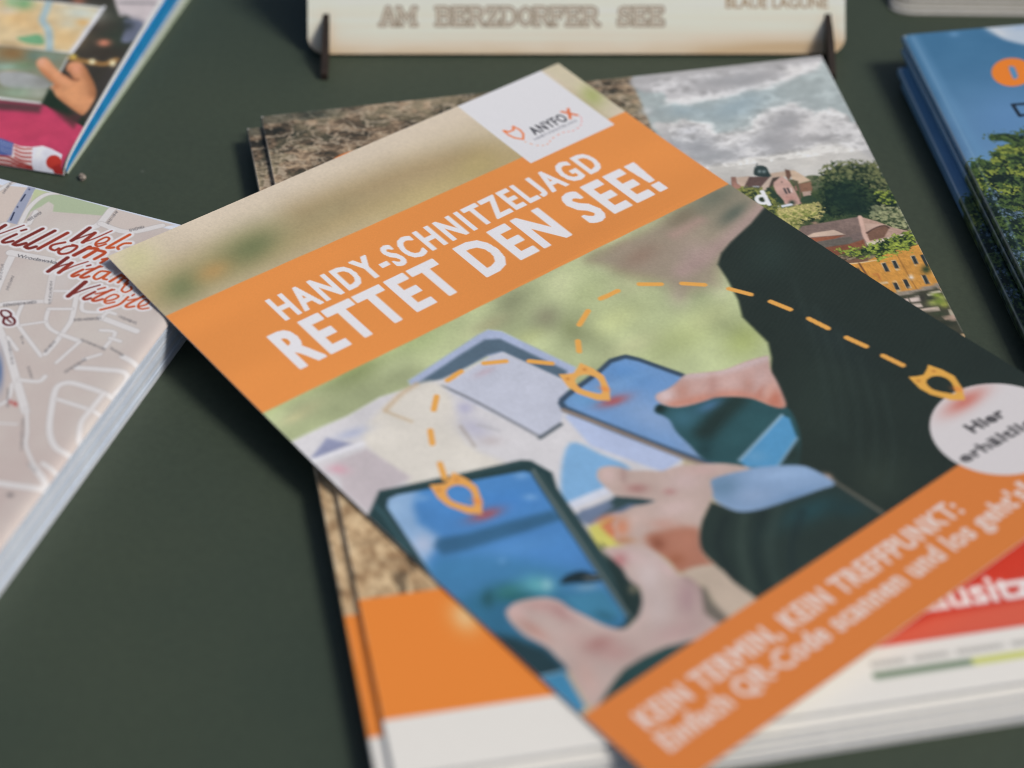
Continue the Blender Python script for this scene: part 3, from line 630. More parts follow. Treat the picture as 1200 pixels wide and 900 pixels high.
MAG_OPS = [
 ('p',(158,167,166),0.608,1,0,[104.75,-2.36,103.98,2.54,103.87,7.5,104.04,14.9,104.02,22.94,104.64,30.17,107.5,66.83,181.16,80.48,176.25,-6.46]),
 ('p',(170,168,168),0.941,1,1,[105.12,0.24,132.56,-2.35,161.95,-4.71,157.45,5.2,149.16,9.58,139.54,11.98,128.26,13.63,122.14,14.55,111.82,14.86,111.63,9.75,105.37,7.36]),
 ('s',(190,188,188),1.874,1.093,0.9,1,[105.1,4.41,111.38,6.81,115.64,5.51]),
 ('s',(208,205,202),1.873,1.404,0.65,1,[111.26,14.19,116.87,14.16,122.2,14.32,128.43,13.0,139.7,11.43,146.16,9.61,151.87,7.13,157.69,4.39]),
 ('b',(150,150,152),0.8,[133.0,7.03],[9.84,0.13],[-0.59,2.8]),
 ('b',(196,193,190),0.7,[150.44,5.18],[3.32,0.61],[-0.7,2.4]),
 ('b',(196,198,198),0.8,[104.59,16.62],[1.86,0.34],[-0.46,1.93]),
 ('b',(144,160,166),0.7,[115.25,18.58],[6.03,1.11],[-0.69,2.7]),
 ('b',(146,163,170),0.8,[129.58,19.59],[10.18,-2.95],[-0.45,5.32]),
 ('p',(180,178,176),0.725,1,1,[104.76,23.87,111.02,23.83,115.49,23.29,119.0,26.49,120.96,30.03,125.64,30.5,130.58,30.06,133.31,26.33,136.04,24.42,139.83,23.1,142.7,21.6,145.25,21.25,148.29,24.25,149.7,27.74,152.24,25.79,157.46,27.96,172.7,64.2,142.32,55.58,115.87,49.18]),
 ('s',(212,210,206),1.817,1.363,0.6,1,[104.99,23.91,110.56,23.74,115.41,23.6,118.96,26.65]),
 ('s',(212,210,206),1.809,1.357,0.6,1,[118.96,26.65,121.11,30.37,125.58,30.72,130.5,30.36]),
 ('s',(212,210,206),1.826,1.369,0.6,1,[130.33,30.96,133.39,26.59,136.2,24.69,139.78,23.25]),
 ('s',(212,210,206),1.84,1.38,0.6,1,[139.72,23.48,142.82,22.03,145.37,21.68,148.41,24.68,149.63,27.97]),
 ('s',(212,210,206),1.833,1.375,0.6,1,[149.59,28.12,152.54,26.41,156.81,28.49]),
 ('s',(212,210,206),1.791,1.343,0.6,1,[112.4,31.6,118.3,34.65,122.1,36.52]),
 ('s',(212,210,206),1.819,1.364,0.6,1,[132.59,29.79,135.78,28.79,137.59,27.52]),
 ('b',(146,148,152),0.8,[114.82,35.18],[6.65,-0.08],[-0.82,4.47]),
 ('b',(150,152,156),0.8,[108.45,34.0],[3.8,-0.04],[-0.79,4.48]),
 ('b',(148,148,150),0.8,[141.52,29.05],[6.31,-0.09],[-1.45,6.82]),
 ('b',(150,150,152),0.8,[134.35,37.22],[9.58,-0.11],[-1.23,5.94]),
 ('b',(152,152,154),0.8,[125.13,39.41],[8.56,-0.09],[-0.73,3.7]),
 ('b',(134,132,132),0.8,[148.94,38.34],[4.82,-0.06],[-0.42,1.87]),
 ('b',(148,150,152),0.8,[116.38,40.12],[7.1,-0.08],[-0.62,3.32]),
 ('b',(156,154,154),0.8,[141.61,35.41],[7.22,-0.08],[-0.97,4.5]),
 ('b',(196,194,192),0.8,[124.72,33.87],[4.31,-0.05],[-0.58,3.0]),
 ('b',(190,188,186),0.8,[127.85,39.91],[4.28,-0.04],[-0.44,2.23]),
 ('b',(184,181,178),0.8,[146.84,32.42],[4.85,-0.06],[-1.16,5.28]),
 ('b',(176,176,178),0.8,[114.28,28.01],[3.83,-0.06],[-0.48,2.65]),
 ('p',(192,189,183),1.468,1,1,[113.68,44.99,122.11,43.48,131.97,42.22,141.8,41.32,153.51,42.31,161.15,56.03,141.46,58.42,115.48,50.62]),
 ('b',(204,201,194),0.8,[124.72,47.79],[6.75,1.24],[-0.69,2.52]),
 ('b',(198,194,186),0.8,[142.44,47.24],[6.78,1.25],[-1.08,3.62]),
 ('p',(72,84,52),0.427,1,0,[117.56,54.5,123.63,55.13,139.83,53.36,154.85,55.88,159.1,90.61,124.62,84.21]),
 ('p',(96,102,76),0.435,1,1,[139.16,53.49,142.82,53.91,142.06,58.53,138.07,59.29]),
 ('p',(190,166,146),0.233,1,0,[130.37,50.1,134.5,50.0,134.45,52.36,129.83,52.01]),
 ('p',(140,106,92),0.232,1,0,[119.66,49.63,121.01,49.88,119.98,55.94,118.46,54.67]),
 ('p',(192,170,152),0.232,1,0,[120.79,50.09,124.68,50.21,122.0,54.82,120.86,53.86]),
 ('p',(158,118,104),0.231,1,0,[119.95,51.45,121.7,54.77,119.85,56.42,118.62,55.2]),
 ('p',(96,76,70),0.232,1,0,[124.44,50.51,130.14,51.47,126.16,55.59,121.83,54.64]),
 ('p',(84,84,76),0.231,1,0,[121.95,54.42,126.11,55.19,125.02,56.87,121.16,56.16]),
 ('s',(176,180,184),0.404,0.231,1,0,[124.42,54.77,125.78,55.03]),
 ('p',(192,172,156),0.232,1,0,[129.97,51.54,132.17,52.09,127.5,56.94,125.27,56.52]),
 ('p',(74,64,56),0.232,1,0,[130.43,52.12,132.51,52.0,130.13,54.83,127.95,56.42]),
 ('p',(46,60,58),0.234,1,1,[126.37,48.09,127.4,46.66,128.89,46.42,130.08,47.25,130.13,49.29,129.97,51.54,126.22,50.34]),
 ('b',(150,165,165),0.8,[127.76,48.75],[0.45,0.09],[-0.2,0.73]),
 ('b',(140,155,155),0.8,[128.93,49.07],[0.54,0.1],[-0.2,0.72]),
 ('s',(90,95,95),0.294,0.206,1,1,[127.93,46.45,128.14,45.47]),
 ('p',(190,154,142),0.23,1,0,[130.18,54.09,133.02,51.85,134.42,54.62,134.81,58.68,134.92,64.14,133.0,64.86,130.58,63.58,129.66,59.22,129.65,55.74]),
 ('b',(182,132,120),0.7,[132.37,61.7],[1.77,0.33],[-0.51,1.75]),
 ('s',(70,66,66),0.576,0.202,1,0,[132.17,57.2,132.22,59.2]),
 ('s',(70,66,66),0.576,0.202,1,0,[133.09,57.27,133.12,59.12]),
 ('s',(220,205,195),0.375,0.202,0.9,0,[133.96,57.28,133.78,58.99]),
 ('b',(110,90,84),0.9,[132.37,54.34],[0.27,0.05],[-0.12,0.43]),
 ('p',(194,170,146),0.233,1,0,[135.66,49.81,137.01,50.06,140.08,55.16,136.53,56.01,135.37,53.54]),
 ('p',(134,100,80),0.231,1,0,[136.38,55.98,139.94,55.64,139.33,59.77,136.08,59.67]),
 ('p',(88,86,66),0.232,1,0,[134.77,53.43,136.73,54.8,136.17,56.7,135.36,56.8]),
 ('p',(106,78,64),0.233,1,0,[134.69,49.12,135.81,49.83,135.56,52.32,134.26,54.09,134.08,52.55]),
 ('p',(176,150,136),0.23,1,0,[136.45,59.48,138.96,59.45,138.4,61.33,136.12,61.65]),
 ('p',(150,110,100),0.202,1,0,[135.06,56.74,135.72,56.61,135.46,58.81,134.95,58.71]),
 ('s',(120,92,84),0.402,0.23,0.8,0,[136.54,56.51,134.77,64.11]),
 ('p',(44,62,46),0.287,1,1,[127.79,55.89,129.17,57.64,130.62,62.36,129.47,63.13,127.02,59.72]),
 ('p',(52,70,50),0.286,1,1,[135.61,61.8,138.4,61.33,140.11,62.39,139.27,64.7,135.14,63.93]),
 ('b',(40,56,46),1,[132.48,63.44],[0.89,0.16],[-0.34,1.19]),
 ('p',(168,164,98),0.395,1,1,[127.07,66.1,131.65,65.24,139.49,64.98,138.12,70.58,133.19,71.59,129.88,75.53,127.48,70.05]),
 ('b',(186,168,104),0.8,[133.37,66.78],[3.67,0.1],[-0.4,1.74]),
 ('b',(140,152,76),0.7,[129.63,69.0],[2.2,0.41],[-0.79,2.75]),
 ('s',(206,210,216),0.911,0.285,1,0,[128.31,64.48,130.06,64.31,132.04,64.09]),
 ('p',(120,124,58),0.4,1,1,[119.68,55.89,124.23,55.24,127.12,58.26,128.48,64.41,127.13,68.06,124.1,64.58,121.14,59.62]),
 ('b',(46,66,40),0.8,[121.37,57.69],[1.33,0.24],[-0.39,1.41]),
 ('b',(46,66,40),0.8,[122.33,59.84],[1.32,0.25],[-0.39,1.4]),
 ('b',(46,66,40),0.8,[124.95,63.76],[1.32,0.24],[-0.39,1.39]),
 ('b',(46,66,40),0.8,[126.06,66.4],[1.32,0.25],[-0.4,1.38]),
 ('b',(46,66,40),0.8,[124.75,62.25],[1.33,0.25],[-0.39,1.4]),
 ('b',(46,66,40),0.8,[124.0,57.18],[1.33,0.25],[-0.4,1.42]),
 ('b',(164,160,80),0.8,[121.46,56.22],[0.89,0.16],[-0.29,1.06]),
 ('b',(164,160,80),0.8,[125.21,58.4],[0.89,0.16],[-0.29,1.06]),
 ('b',(164,160,80),0.8,[126.52,62.58],[0.89,0.17],[-0.3,1.05]),
 ('b',(164,160,80),0.8,[127.2,65.64],[0.88,0.16],[-0.3,1.04]),
 ('s',(232,234,236),1.203,0.229,1,0,[126.14,57.33,126.42,62.95]),
 ('s',(232,234,236),1.144,0.229,1,1,[125.65,59.07,124.62,59.08,123.83,60.12,124.15,61.65,125.28,62.25,126.13,61.77]),
 ('b',(30,40,34),1,[125.01,60.58],[0.57,0.11],[-0.22,0.77]),
 ('p',(26,44,34),0.342,1,1,[155.87,67.52,159.84,69.73,159.24,71.57,155.27,70.35]),
 ('n',(20,36,28),(60,76,46),0.53,0.691,2.592,[142.32,55.58,143.93,53.36,146.6,50.81,148.88,49.6,151.18,50.38,153.51,50.05,154.86,51.83,156.85,51.58,159.2,52.22,160.41,54.38,162.28,62.27,159.75,81.31,154.23,77.41,147.86,72.14,137.14,72.81,132.69,72.22,133.44,69.71,135.83,68.94,138.24,69.14,140.04,62.13]),
 ('n',(36,50,34),(114,118,78),0.52,0.699,2.33,[143.63,53.3,148.77,49.94,153.44,50.29,159.07,52.6,160.2,61.89,157.66,62.91,154.1,58.26,149.32,55.36,145.3,56.13]),
 ('n',(62,74,50),(146,148,110),0.48,0.734,1.412,[153.21,68.99,159.24,71.57,159.18,80.25,154.38,76.96,151.6,73.07]),
 ('n',(34,52,34),(146,160,66),0.5,0.688,1.433,[156.18,63.63,159.74,64.29,160.15,68.8,156.16,67.58]),
 ('b',(24,44,36),0.85,[146.56,64.32],[5.76,1.07],[-2.15,6.94]),
 ('b',(24,42,34),0.9,[148.94,68.69],[3.97,0.74],[-1.08,3.45]),
 ('p',(122,104,96),0.25,1,0,[130.03,75.56,132.36,73.36,140.2,72.89,148.23,72.45,148.25,76.79,147.28,83.26,145.99,84.9,142.26,85.15,136.68,86.45,133.5,84.93]),
 ('p',(176,146,130),0.252,1,0,[148.23,72.45,151.89,75.06,155.18,78.31,159.03,80.7,153.57,82.3,147.14,83.71,147.53,78.09]),
 ('p',(196,172,154),0.223,1,0,[131.29,78.03,134.46,76.62,140.05,76.41,142.23,78.82,136.38,78.4]),
 ('p',(136,84,62),0.222,1,0,[131.33,78.41,136.31,78.63,142.15,79.09,139.27,79.98,132.75,80.33]),
 ('p',(98,92,84),0.277,1,0,[132.39,80.5,139.56,80.03,144.79,79.96,145.84,83.46,142.54,85.2,134.63,84.2]),
 ('p',(124,78,58),0.331,1,0,[135.32,82.92,142.08,82.77,146.4,81.68,146.05,84.92,142.12,85.59,137.83,86.66,134.67,86.08]),
 ('p',(116,100,94),0.278,1,0,[143.19,79.19,147.39,78.54,146.54,81.23,143.65,81.64]),
 ('s',(204,170,154),1.118,0.28,1,1,[148.26,72.55,147.67,76.68,147.11,80.39,147.37,83.28]),
 ('p',(188,160,144),0.224,1,0,[148.68,75.43,153.21,76.75,153.65,77.31,148.12,79.15]),
 ('p',(118,88,72),0.223,1,0,[148.06,79.14,151.02,77.78,153.35,77.25,154.37,78.4,151.83,81.98,147.74,82.5]),
 ('s',(84,62,54),0.448,0.196,1,1,[147.9,79.35,150.7,77.82,153.35,77.25,154.35,78.49]),
 ('p',(196,186,160),0.222,1,0,[146.56,83.13,152.7,82.14,158.88,81.15,155.38,83.35,146.86,85.07]),
 ('b',(160,130,112),1,[136.0,72.69],[0.88,0.16],[-0.16,0.55]),
 ('p',(196,140,66),0.245,1,0,[138.11,90.19,144.99,89.99,149.18,88.3,159.93,86.31,160.12,89.87,159.8,102.91,157.95,103.02,147.01,104.81,142.71,98.15]),
 ('p',(112,84,66),0.246,1,0,[136.81,89.03,145.38,88.76,144.83,90.52,138.25,90.22]),
 ('s',(214,190,150),0.382,0.218,0.9,0,[138.23,90.31,142.68,90.58,147.94,90.26]),
 ('s',(112,76,46),0.542,0.217,1,0,[142.33,90.75,142.73,94.27,143.03,98.07]),
 ('s',(150,104,52),0.325,0.19,0.9,0,[152.92,88.53,153.14,96.66,153.63,104.24]),
 ('p',(206,186,150),0.163,1,0,[147.8,91.67,149.05,91.53,149.19,95.24,147.82,95.54]),
 ('p',(46,52,52),0.163,1,0,[147.97,91.89,148.97,91.79,148.99,95.11,147.9,95.28]),
 ('p',(206,186,150),0.164,1,0,[150.64,91.23,151.9,91.09,152.02,94.81,150.65,95.1]),
 ('p',(46,52,52),0.164,1,0,[150.81,91.44,151.82,91.35,151.82,94.68,150.74,94.84]),
 ('p',(206,186,150),0.164,1,0,[156.04,90.37,157.31,90.23,157.4,93.96,156.03,94.26]),
 ('p',(46,52,52),0.164,1,0,[156.21,90.59,157.22,90.5,157.2,93.83,156.11,94.0]),
 ('p',(206,186,150),0.161,1,0,[148.23,99.4,149.48,99.27,149.6,102.91,148.25,103.2]),
 ('p',(46,52,52),0.161,1,0,[148.4,99.61,149.39,99.52,149.41,102.78,148.33,102.94]),
 ('p',(206,186,150),0.161,1,0,[151.08,98.79,152.33,98.66,152.44,102.31,151.09,102.6]),
 ('p',(46,52,52),0.161,1,0,[151.25,99.01,152.24,98.92,152.25,102.18,151.17,102.34]),
 ('p',(206,186,150),0.162,1,0,[156.33,98.17,157.58,98.04,157.68,101.7,156.31,101.99]),
 ('p',(46,52,52),0.162,1,0,[156.5,98.39,157.49,98.3,157.48,101.57,156.4,101.73]),
 ('p',(40,46,46),0.219,1,0,[158.67,90.53,159.97,90.31,159.43,95.08,158.71,95.4]),
 ('p',(84,74,60),0.217,1,0,[140.22,92.66,141.71,92.24,141.96,95.27,141.32,95.38]),
 ('s',(180,110,60),0.378,0.243,0.9,1,[144.59,95.53,145.73,95.75,145.61,98.0]),
 ('s',(206,190,160),0.538,0.269,0.9,0,[144.52,99.07,147.01,99.26]),
 ('b',(232,224,210),1,[153.68,98.5],[0.64,0.12],[-0.28,0.84]),
 ('b',(36,56,36),1,[158.42,96.27],[1.29,0.24],[-0.55,1.62]),
 ('s',(142,132,118),1.605,0.214,1,0,[147.1,104.51,153.07,104.14,160.15,102.75]),
 ('p',(66,66,52),0.264,1,0,[147.64,105.15,158.66,103.6,160.19,106.14,159.78,121.92,155.63,121.14,152.02,112.62]),
 ('p',(196,178,168),0.239,1,0,[148.57,106.44,150.35,106.01,150.12,108.06,149.13,107.88]),
 ('p',(200,184,174),0.239,1,0,[150.6,106.15,153.39,105.86,153.21,107.75,150.47,107.91]),
 ('p',(196,180,168),0.238,1,0,[150.05,108.72,152.86,108.79,152.97,109.79,150.76,110.18]),
 ('p',(190,172,158),0.238,1,0,[151.67,110.57,156.75,110.94,156.71,111.95,151.74,111.69]),
 ('p',(196,184,170),0.24,1,0,[155.32,105.46,158.93,104.56,159.28,105.3,155.53,106.62]),
 ('p',(176,150,132),0.236,1,0,[156.35,114.75,159.7,114.49,159.27,116.6,156.83,115.93]),
 ('p',(170,160,140),0.237,1,0,[158.74,112.11,159.58,112.26,159.78,114.28,158.59,114.28]),
 ('b',(130,150,52),0.9,[157.72,106.35],[1.48,0.28],[-0.32,0.95]),
 ('b',(160,170,84),0.9,[158.77,107.67],[1.06,0.19],[-0.32,0.94]),
 ('b',(150,158,86),0.9,[155.95,108.93],[1.47,0.27],[-0.43,1.25]),
 ('b',(164,170,76),0.9,[158.54,110.08],[1.27,0.23],[-0.43,1.25]),
 ('b',(110,130,50),0.9,[157.5,108.77],[1.26,0.23],[-0.32,0.94]),
 ('b',(40,46,36),0.9,[155.67,107.09],[1.06,0.2],[-0.32,0.94]),
 ('b',(52,50,44),0.9,[153.98,106.78],[0.85,0.15],[-0.53,1.57]),
 ('b',(60,70,50),0.9,[155.93,113.35],[1.89,0.35],[-0.31,0.93]),
 ('b',(40,46,36),0.9,[157.03,117.06],[2.51,0.47],[-0.42,1.23]),
 ('n',(28,46,28),(140,154,64),0.5,0.717,1.379,[137.73,85.01,141.24,84.49,145.13,84.74,148.51,83.73,151.04,82.54,155.02,81.62,158.88,81.15,159.66,84.38,158.77,86.1,156.45,88.49,154.22,87.84,151.34,89.17,147.94,90.26,146.82,89.03,145.44,87.61,143.08,88.34,141.42,86.86,139.61,85.83]),
 ('n',(40,56,38),(128,130,70),0.5,0.686,1.429,[119.68,55.89,124.23,55.24,127.12,58.26,128.48,64.41,127.13,68.06,124.1,64.58,121.14,59.62]),
 ('n',(122,128,68),(176,166,108),0.45,0.622,1.413,[127.36,66.16,131.58,65.48,139.06,65.39,137.97,70.06,133.32,71.14,130.08,74.85,127.77,70.11]),
 ('s',(232,234,236),1.203,0.229,1,0,[126.14,57.33,126.42,62.95]),
 ('s',(232,234,236),1.144,0.229,1,1,[125.65,59.07,124.62,59.08,123.83,60.12,124.15,61.65,125.28,62.25,126.13,61.77]),
 ('b',(30,40,34),1,[125.01,60.58],[0.57,0.11],[-0.22,0.77]),
 ('b',(238,182,128),0.95,[21.96,190.04],[1.56,4.21],[-2.71,1.98]),
]
MAP_OPS = [
 ('s',(200,207,220),7.0,0.336,1,0,[67.49,0.22,82.79,0.12,150.0,-0.0,156.69,-0.04]),
 ('s',(214,216,220),0.842,0.281,0.9,0,[69.59,3.75,84.63,3.31,150.25,2.49]),
 ('p',(166,178,148),0.279,1,0,[94.02,1.17,100.67,0.49,116.67,1.09,116.54,4.56,102.85,8.05,101.67,5.47,99.75,4.7,98.95,7.31,97.55,10.14,98.07,13.71]),
 ('p',(182,190,150),0.281,1,0,[93.42,1.01,98.61,1.3,97.08,5.75,97.14,10.3]),
 ('p',(196,184,176),0.276,1,0,[117.28,0.85,134.43,1.28,131.86,3.42,126.34,7.82,116.61,7.92]),
 ('p',(150,155,174),0.168,1,0,[91.44,0.63,93.66,0.53,96.91,16.05,93.95,16.09]),
 ('s',(48,54,78),0.443,0.139,1,0,[94.52,15.11,93.75,12.02]),
 ('s',(48,54,78),0.45,0.141,1,0,[93.0,7.17,92.69,4.4]),
 ('b',(48,54,78),1,[93.42,9.68],[0.22,-0.09],[0.19,0.34]),
 ('b',(48,54,78),1,[92.5,1.96],[0.22,-0.09],[0.19,0.35]),
 ('p',(200,186,176),0.28,1,0,[78.06,5.12,91.59,1.35,93.55,16.25,82.42,16.86]),
 ('s',(170,163,160),1.595,0.252,0.75,1,[97.55,15.42,96.41,9.45,96.76,4.73,97.96,1.94,100.08,0.33]),
 ('s',(208,204,202),1.259,0.224,1,1,[97.55,15.42,96.41,9.45,96.76,4.73,97.96,1.94,100.08,0.33]),
 ('s',(170,163,160),1.578,0.249,0.75,1,[99.57,14.62,98.77,9.66]),
 ('s',(208,204,202),1.246,0.222,1,1,[99.57,14.62,98.77,9.66]),
 ('s',(170,163,160),1.474,0.255,0.75,1,[85.05,6.25,87.02,0.42]),
 ('s',(208,204,202),1.134,0.227,1,1,[85.05,6.25,87.02,0.42]),
 ('s',(170,163,160),2.268,0.249,0.75,1,[114.77,10.89,116.4,8.0,116.3,0.86]),
 ('s',(208,204,202),1.936,0.221,1,1,[114.77,10.89,116.4,8.0,116.3,0.86]),
 ('s',(170,163,160),1.982,0.248,0.75,1,[116.61,7.92,124.72,8.46,131.54,2.79]),
 ('s',(208,204,202),1.651,0.22,1,1,[116.61,7.92,124.72,8.46,131.54,2.79]),
 ('s',(170,163,160),1.33,0.23,0.75,1,[113.79,43.25,115.01,47.93,116.98,50.56,127.35,58.19]),
 ('s',(208,204,202),1.023,0.205,1,1,[113.79,43.25,115.01,47.93,116.98,50.56,127.35,58.19]),
 ('s',(170,163,160),1.331,0.23,0.75,1,[120.62,42.3,122.38,46.75,125.81,49.13,133.2,50.26]),
 ('s',(208,204,202),1.024,0.205,1,1,[120.62,42.3,122.38,46.75,125.81,49.13,133.2,50.26]),
 ('s',(170,163,160),1.586,0.23,0.75,1,[124.39,34.91,126.88,41.22,127.95,44.9,128.16,49.55,128.33,52.84,128.0,57.28]),
 ('s',(208,204,202),1.279,0.205,1,1,[124.39,34.91,126.88,41.22,127.95,44.9,128.16,49.55,128.33,52.84,128.0,57.28]),
 ('s',(170,163,160),1.217,0.233,0.75,1,[120.62,42.3,125.87,40.24]),
 ('s',(208,204,202),0.906,0.207,1,1,[120.62,42.3,125.87,40.24]),
 ('s',(170,163,160),1.076,0.231,0.75,1,[117.4,50.06,122.18,46.82]),
 ('s',(208,204,202),0.769,0.205,1,1,[117.4,50.06,122.18,46.82]),
 ('s',(170,163,160),1.611,0.234,0.75,1,[107.65,46.7,109.53,44.58,113.11,42.48,118.81,39.89]),
 ('s',(208,204,202),1.299,0.208,1,1,[107.65,46.7,109.53,44.58,113.11,42.48,118.81,39.89]),
 ('s',(170,163,160),1.573,0.228,0.75,1,[128.16,49.55,133.59,50.11]),
 ('s',(208,204,202),1.269,0.203,1,1,[128.16,49.55,133.59,50.11]),
 ('s',(170,163,160),1.181,0.226,0.75,1,[133.59,50.11,131.97,59.01]),
 ('s',(208,204,202),0.879,0.201,1,1,[133.59,50.11,131.97,59.01]),
 ('s',(170,163,160),1.321,0.229,0.75,1,[136.26,44.69,139.98,44.24,140.17,49.86]),
 ('s',(208,204,202),1.016,0.203,1,1,[136.26,44.69,139.98,44.24,140.17,49.86]),
 ('s',(170,163,160),1.318,0.228,0.75,1,[139.71,46.37,142.6,46.57]),
 ('s',(208,204,202),1.014,0.203,1,1,[139.71,46.37,142.6,46.57]),
 ('s',(170,163,160),1.974,0.231,0.75,1,[134.0,40.48,144.5,41.8]),
 ('s',(208,204,202),1.666,0.205,1,1,[134.0,40.48,144.5,41.8]),
 ('s',(170,163,160),1.349,0.233,0.75,1,[126.74,35.74,128.71,39.81,133.48,38.62]),
 ('s',(208,204,202),1.038,0.208,1,1,[126.74,35.74,128.71,39.81,133.48,38.62]),
 ('s',(170,163,160),1.341,0.232,0.75,1,[134.31,41.04,134.65,38.17,136.7,38.05]),
 ('s',(208,204,202),1.032,0.206,1,1,[134.31,41.04,134.65,38.17,136.7,38.05]),
 ('s',(170,163,160),2.295,0.225,0.75,1,[109.27,49.5,116.53,56.8,120.96,61.69,126.71,68.54,133.58,76.64]),
 ('s',(208,204,202),1.996,0.2,1,1,[109.27,49.5,116.53,56.8,120.96,61.69,126.71,68.54,133.58,76.64]),
 ('s',(170,163,160),1.779,0.222,0.75,1,[137.41,58.84,143.37,57.16,149.76,56.28,149.88,64.26]),
 ('s',(208,204,202),1.482,0.198,1,1,[137.41,58.84,143.37,57.16,149.76,56.28,149.88,64.26]),
 ('s',(170,163,160),1.177,0.225,0.75,1,[140.39,52.42,137.46,55.55]),
 ('s',(208,204,202),0.876,0.2,1,1,[140.39,52.42,137.46,55.55]),
 ('s',(170,163,160),1.798,0.225,0.75,1,[145.78,51.3,151.38,52.39]),
 ('s',(208,204,202),1.499,0.2,1,1,[145.78,51.3,151.38,52.39]),
 ('s',(170,163,160),1.087,0.213,0.75,1,[133.18,75.54,137.24,82.34,139.88,87.41,147.77,94.78]),
 ('s',(208,204,202),0.803,0.189,1,1,[133.18,75.54,137.24,82.34,139.88,87.41,147.77,94.78]),
 ('s',(170,163,160),1.736,0.217,0.75,1,[149.5,64.41,140.16,63.91,137.39,64.68,136.38,67.0,138.33,72.58,142.03,80.47,146.27,84.91,150.69,85.3]),
 ('s',(208,204,202),1.447,0.193,1,1,[149.5,64.41,140.16,63.91,137.39,64.68,136.38,67.0,138.33,72.58,142.03,80.47,146.27,84.91,150.69,85.3]),
 ('s',(170,163,160),1.355,0.218,0.75,1,[138.63,70.25,150.19,70.76]),
 ('s',(208,204,202),1.065,0.194,1,1,[138.63,70.25,150.19,70.76]),
 ('s',(170,163,160),1.49,0.216,0.75,1,[147.59,64.2,147.4,70.6,147.45,75.25,149.79,80.8]),
 ('s',(208,204,202),1.202,0.192,1,1,[147.59,64.2,147.4,70.6,147.45,75.25,149.79,80.8]),
 ('s',(170,163,160),1.889,0.207,0.75,1,[138.02,100.06,149.97,97.15,143.92,91.83]),
 ('s',(208,204,202),1.612,0.184,1,1,[138.02,100.06,149.97,97.15,143.92,91.83]),
 ('s',(170,163,160),1.439,0.209,0.75,1,[145.82,90.5,149.76,91.64]),
 ('s',(208,204,202),1.16,0.186,1,1,[145.82,90.5,149.76,91.64]),
 ('s',(170,163,160),1.404,0.222,0.75,1,[126.64,67.6,131.26,66.43,131.88,64.25]),
 ('s',(208,204,202),1.109,0.197,1,1,[126.64,67.6,131.26,66.43,131.88,64.25]),
 ('s',(170,163,160),1.313,0.227,0.75,1,[116.52,55.13,120.95,58.39]),
 ('s',(208,204,202),1.01,0.202,1,1,[116.52,55.13,120.95,58.39]),
 ('s',(170,163,160),2.157,0.237,0.75,1,[114.89,29.81,119.0,39.82]),
 ('s',(208,204,202),1.842,0.21,1,1,[114.89,29.81,119.0,39.82]),
 ('s',(170,163,160),1.233,0.236,0.75,1,[118.66,35.76,121.8,34.53]),
 ('s',(208,204,202),0.918,0.21,1,1,[118.66,35.76,121.8,34.53]),
 ('s',(170,163,160),2.172,0.238,0.75,1,[102.04,27.67,103.85,35.93,106.02,43.87]),
 ('s',(208,204,202),1.854,0.212,1,1,[102.04,27.67,103.85,35.93,106.02,43.87]),
 ('s',(170,163,160),2.475,0.242,0.75,1,[100.97,26.64,112.04,25.55]),
 ('s',(208,204,202),2.152,0.215,1,1,[100.97,26.64,112.04,25.55]),
 ('s',(170,163,160),1.264,0.219,0.75,1,[124.01,79.75,127.73,75.15,125.88,69.5]),
 ('s',(208,204,202),0.972,0.194,1,1,[124.01,79.75,127.73,75.15,125.88,69.5]),
 ('s',(170,163,160),0.884,0.215,0.75,1,[126.22,83.56,133.89,81.18]),
 ('s',(208,204,202),0.597,0.191,1,1,[126.22,83.56,133.89,81.18]),
 ('b',(92,112,150),1,[120.79,66.65],[0.95,-0.37],[3.33,5.79]),
 ('b',(196,190,188),0.5,[118.08,32.11],[2.76,-1.08],[2.23,4.05]),
 ('b',(192,181,174),0.5,[113.16,34.05],[3.54,-1.39],[3.53,6.33]),
 ('b',(206,204,204),0.5,[123.2,19.35],[5.99,-2.36],[1.59,2.99]),
 ('s',(104,100,102),0.2,0.134,0.7,0,[101.93,31.43,101.16,31.47]),
 ('s',(104,100,102),0.16,0.134,0.7,0,[101.38,31.5,101.71,31.87]),
 ('s',(104,100,102),0.2,0.134,0.7,0,[102.13,31.96,101.45,32.04]),
 ('s',(104,100,102),0.2,0.133,0.7,0,[102.35,32.49,101.75,32.69]),
 ('s',(104,100,102),0.2,0.133,0.7,0,[102.65,33.06,101.95,33.24]),
 ('s',(104,100,102),0.2,0.133,0.7,0,[102.72,33.6,102.29,33.67]),
 ('s',(104,100,102),0.199,0.133,0.7,0,[103.11,34.13,102.43,34.31]),
 ('s',(104,100,102),0.199,0.133,0.7,0,[103.25,34.7,102.69,34.66]),
 ('s',(104,100,102),0.199,0.133,0.7,0,[103.45,35.22,103.0,35.3]),
 ('s',(104,100,102),0.199,0.132,0.7,0,[103.78,35.75,103.15,35.84]),
 ('s',(104,100,102),0.199,0.132,0.7,0,[103.89,36.26,103.49,36.38]),
 ('s',(104,100,102),0.159,0.132,0.7,0,[103.83,36.27,103.84,36.68]),
 ('s',(104,100,102),0.198,0.132,0.7,0,[104.21,36.74,103.65,36.97]),
 ('s',(104,100,102),0.199,0.133,0.7,0,[106.63,34.7,105.89,34.46]),
 ('s',(104,100,102),0.159,0.132,0.7,0,[106.49,34.68,106.35,35.02]),
 ('s',(104,100,102),0.199,0.132,0.7,0,[106.66,35.17,106.14,35.18]),
 ('s',(104,100,102),0.159,0.132,0.7,0,[106.16,35.08,106.47,35.51]),
 ('s',(104,100,102),0.198,0.132,0.7,0,[106.81,35.68,106.22,35.58]),
 ('s',(104,100,102),0.159,0.132,0.7,0,[106.61,35.64,106.59,36.01]),
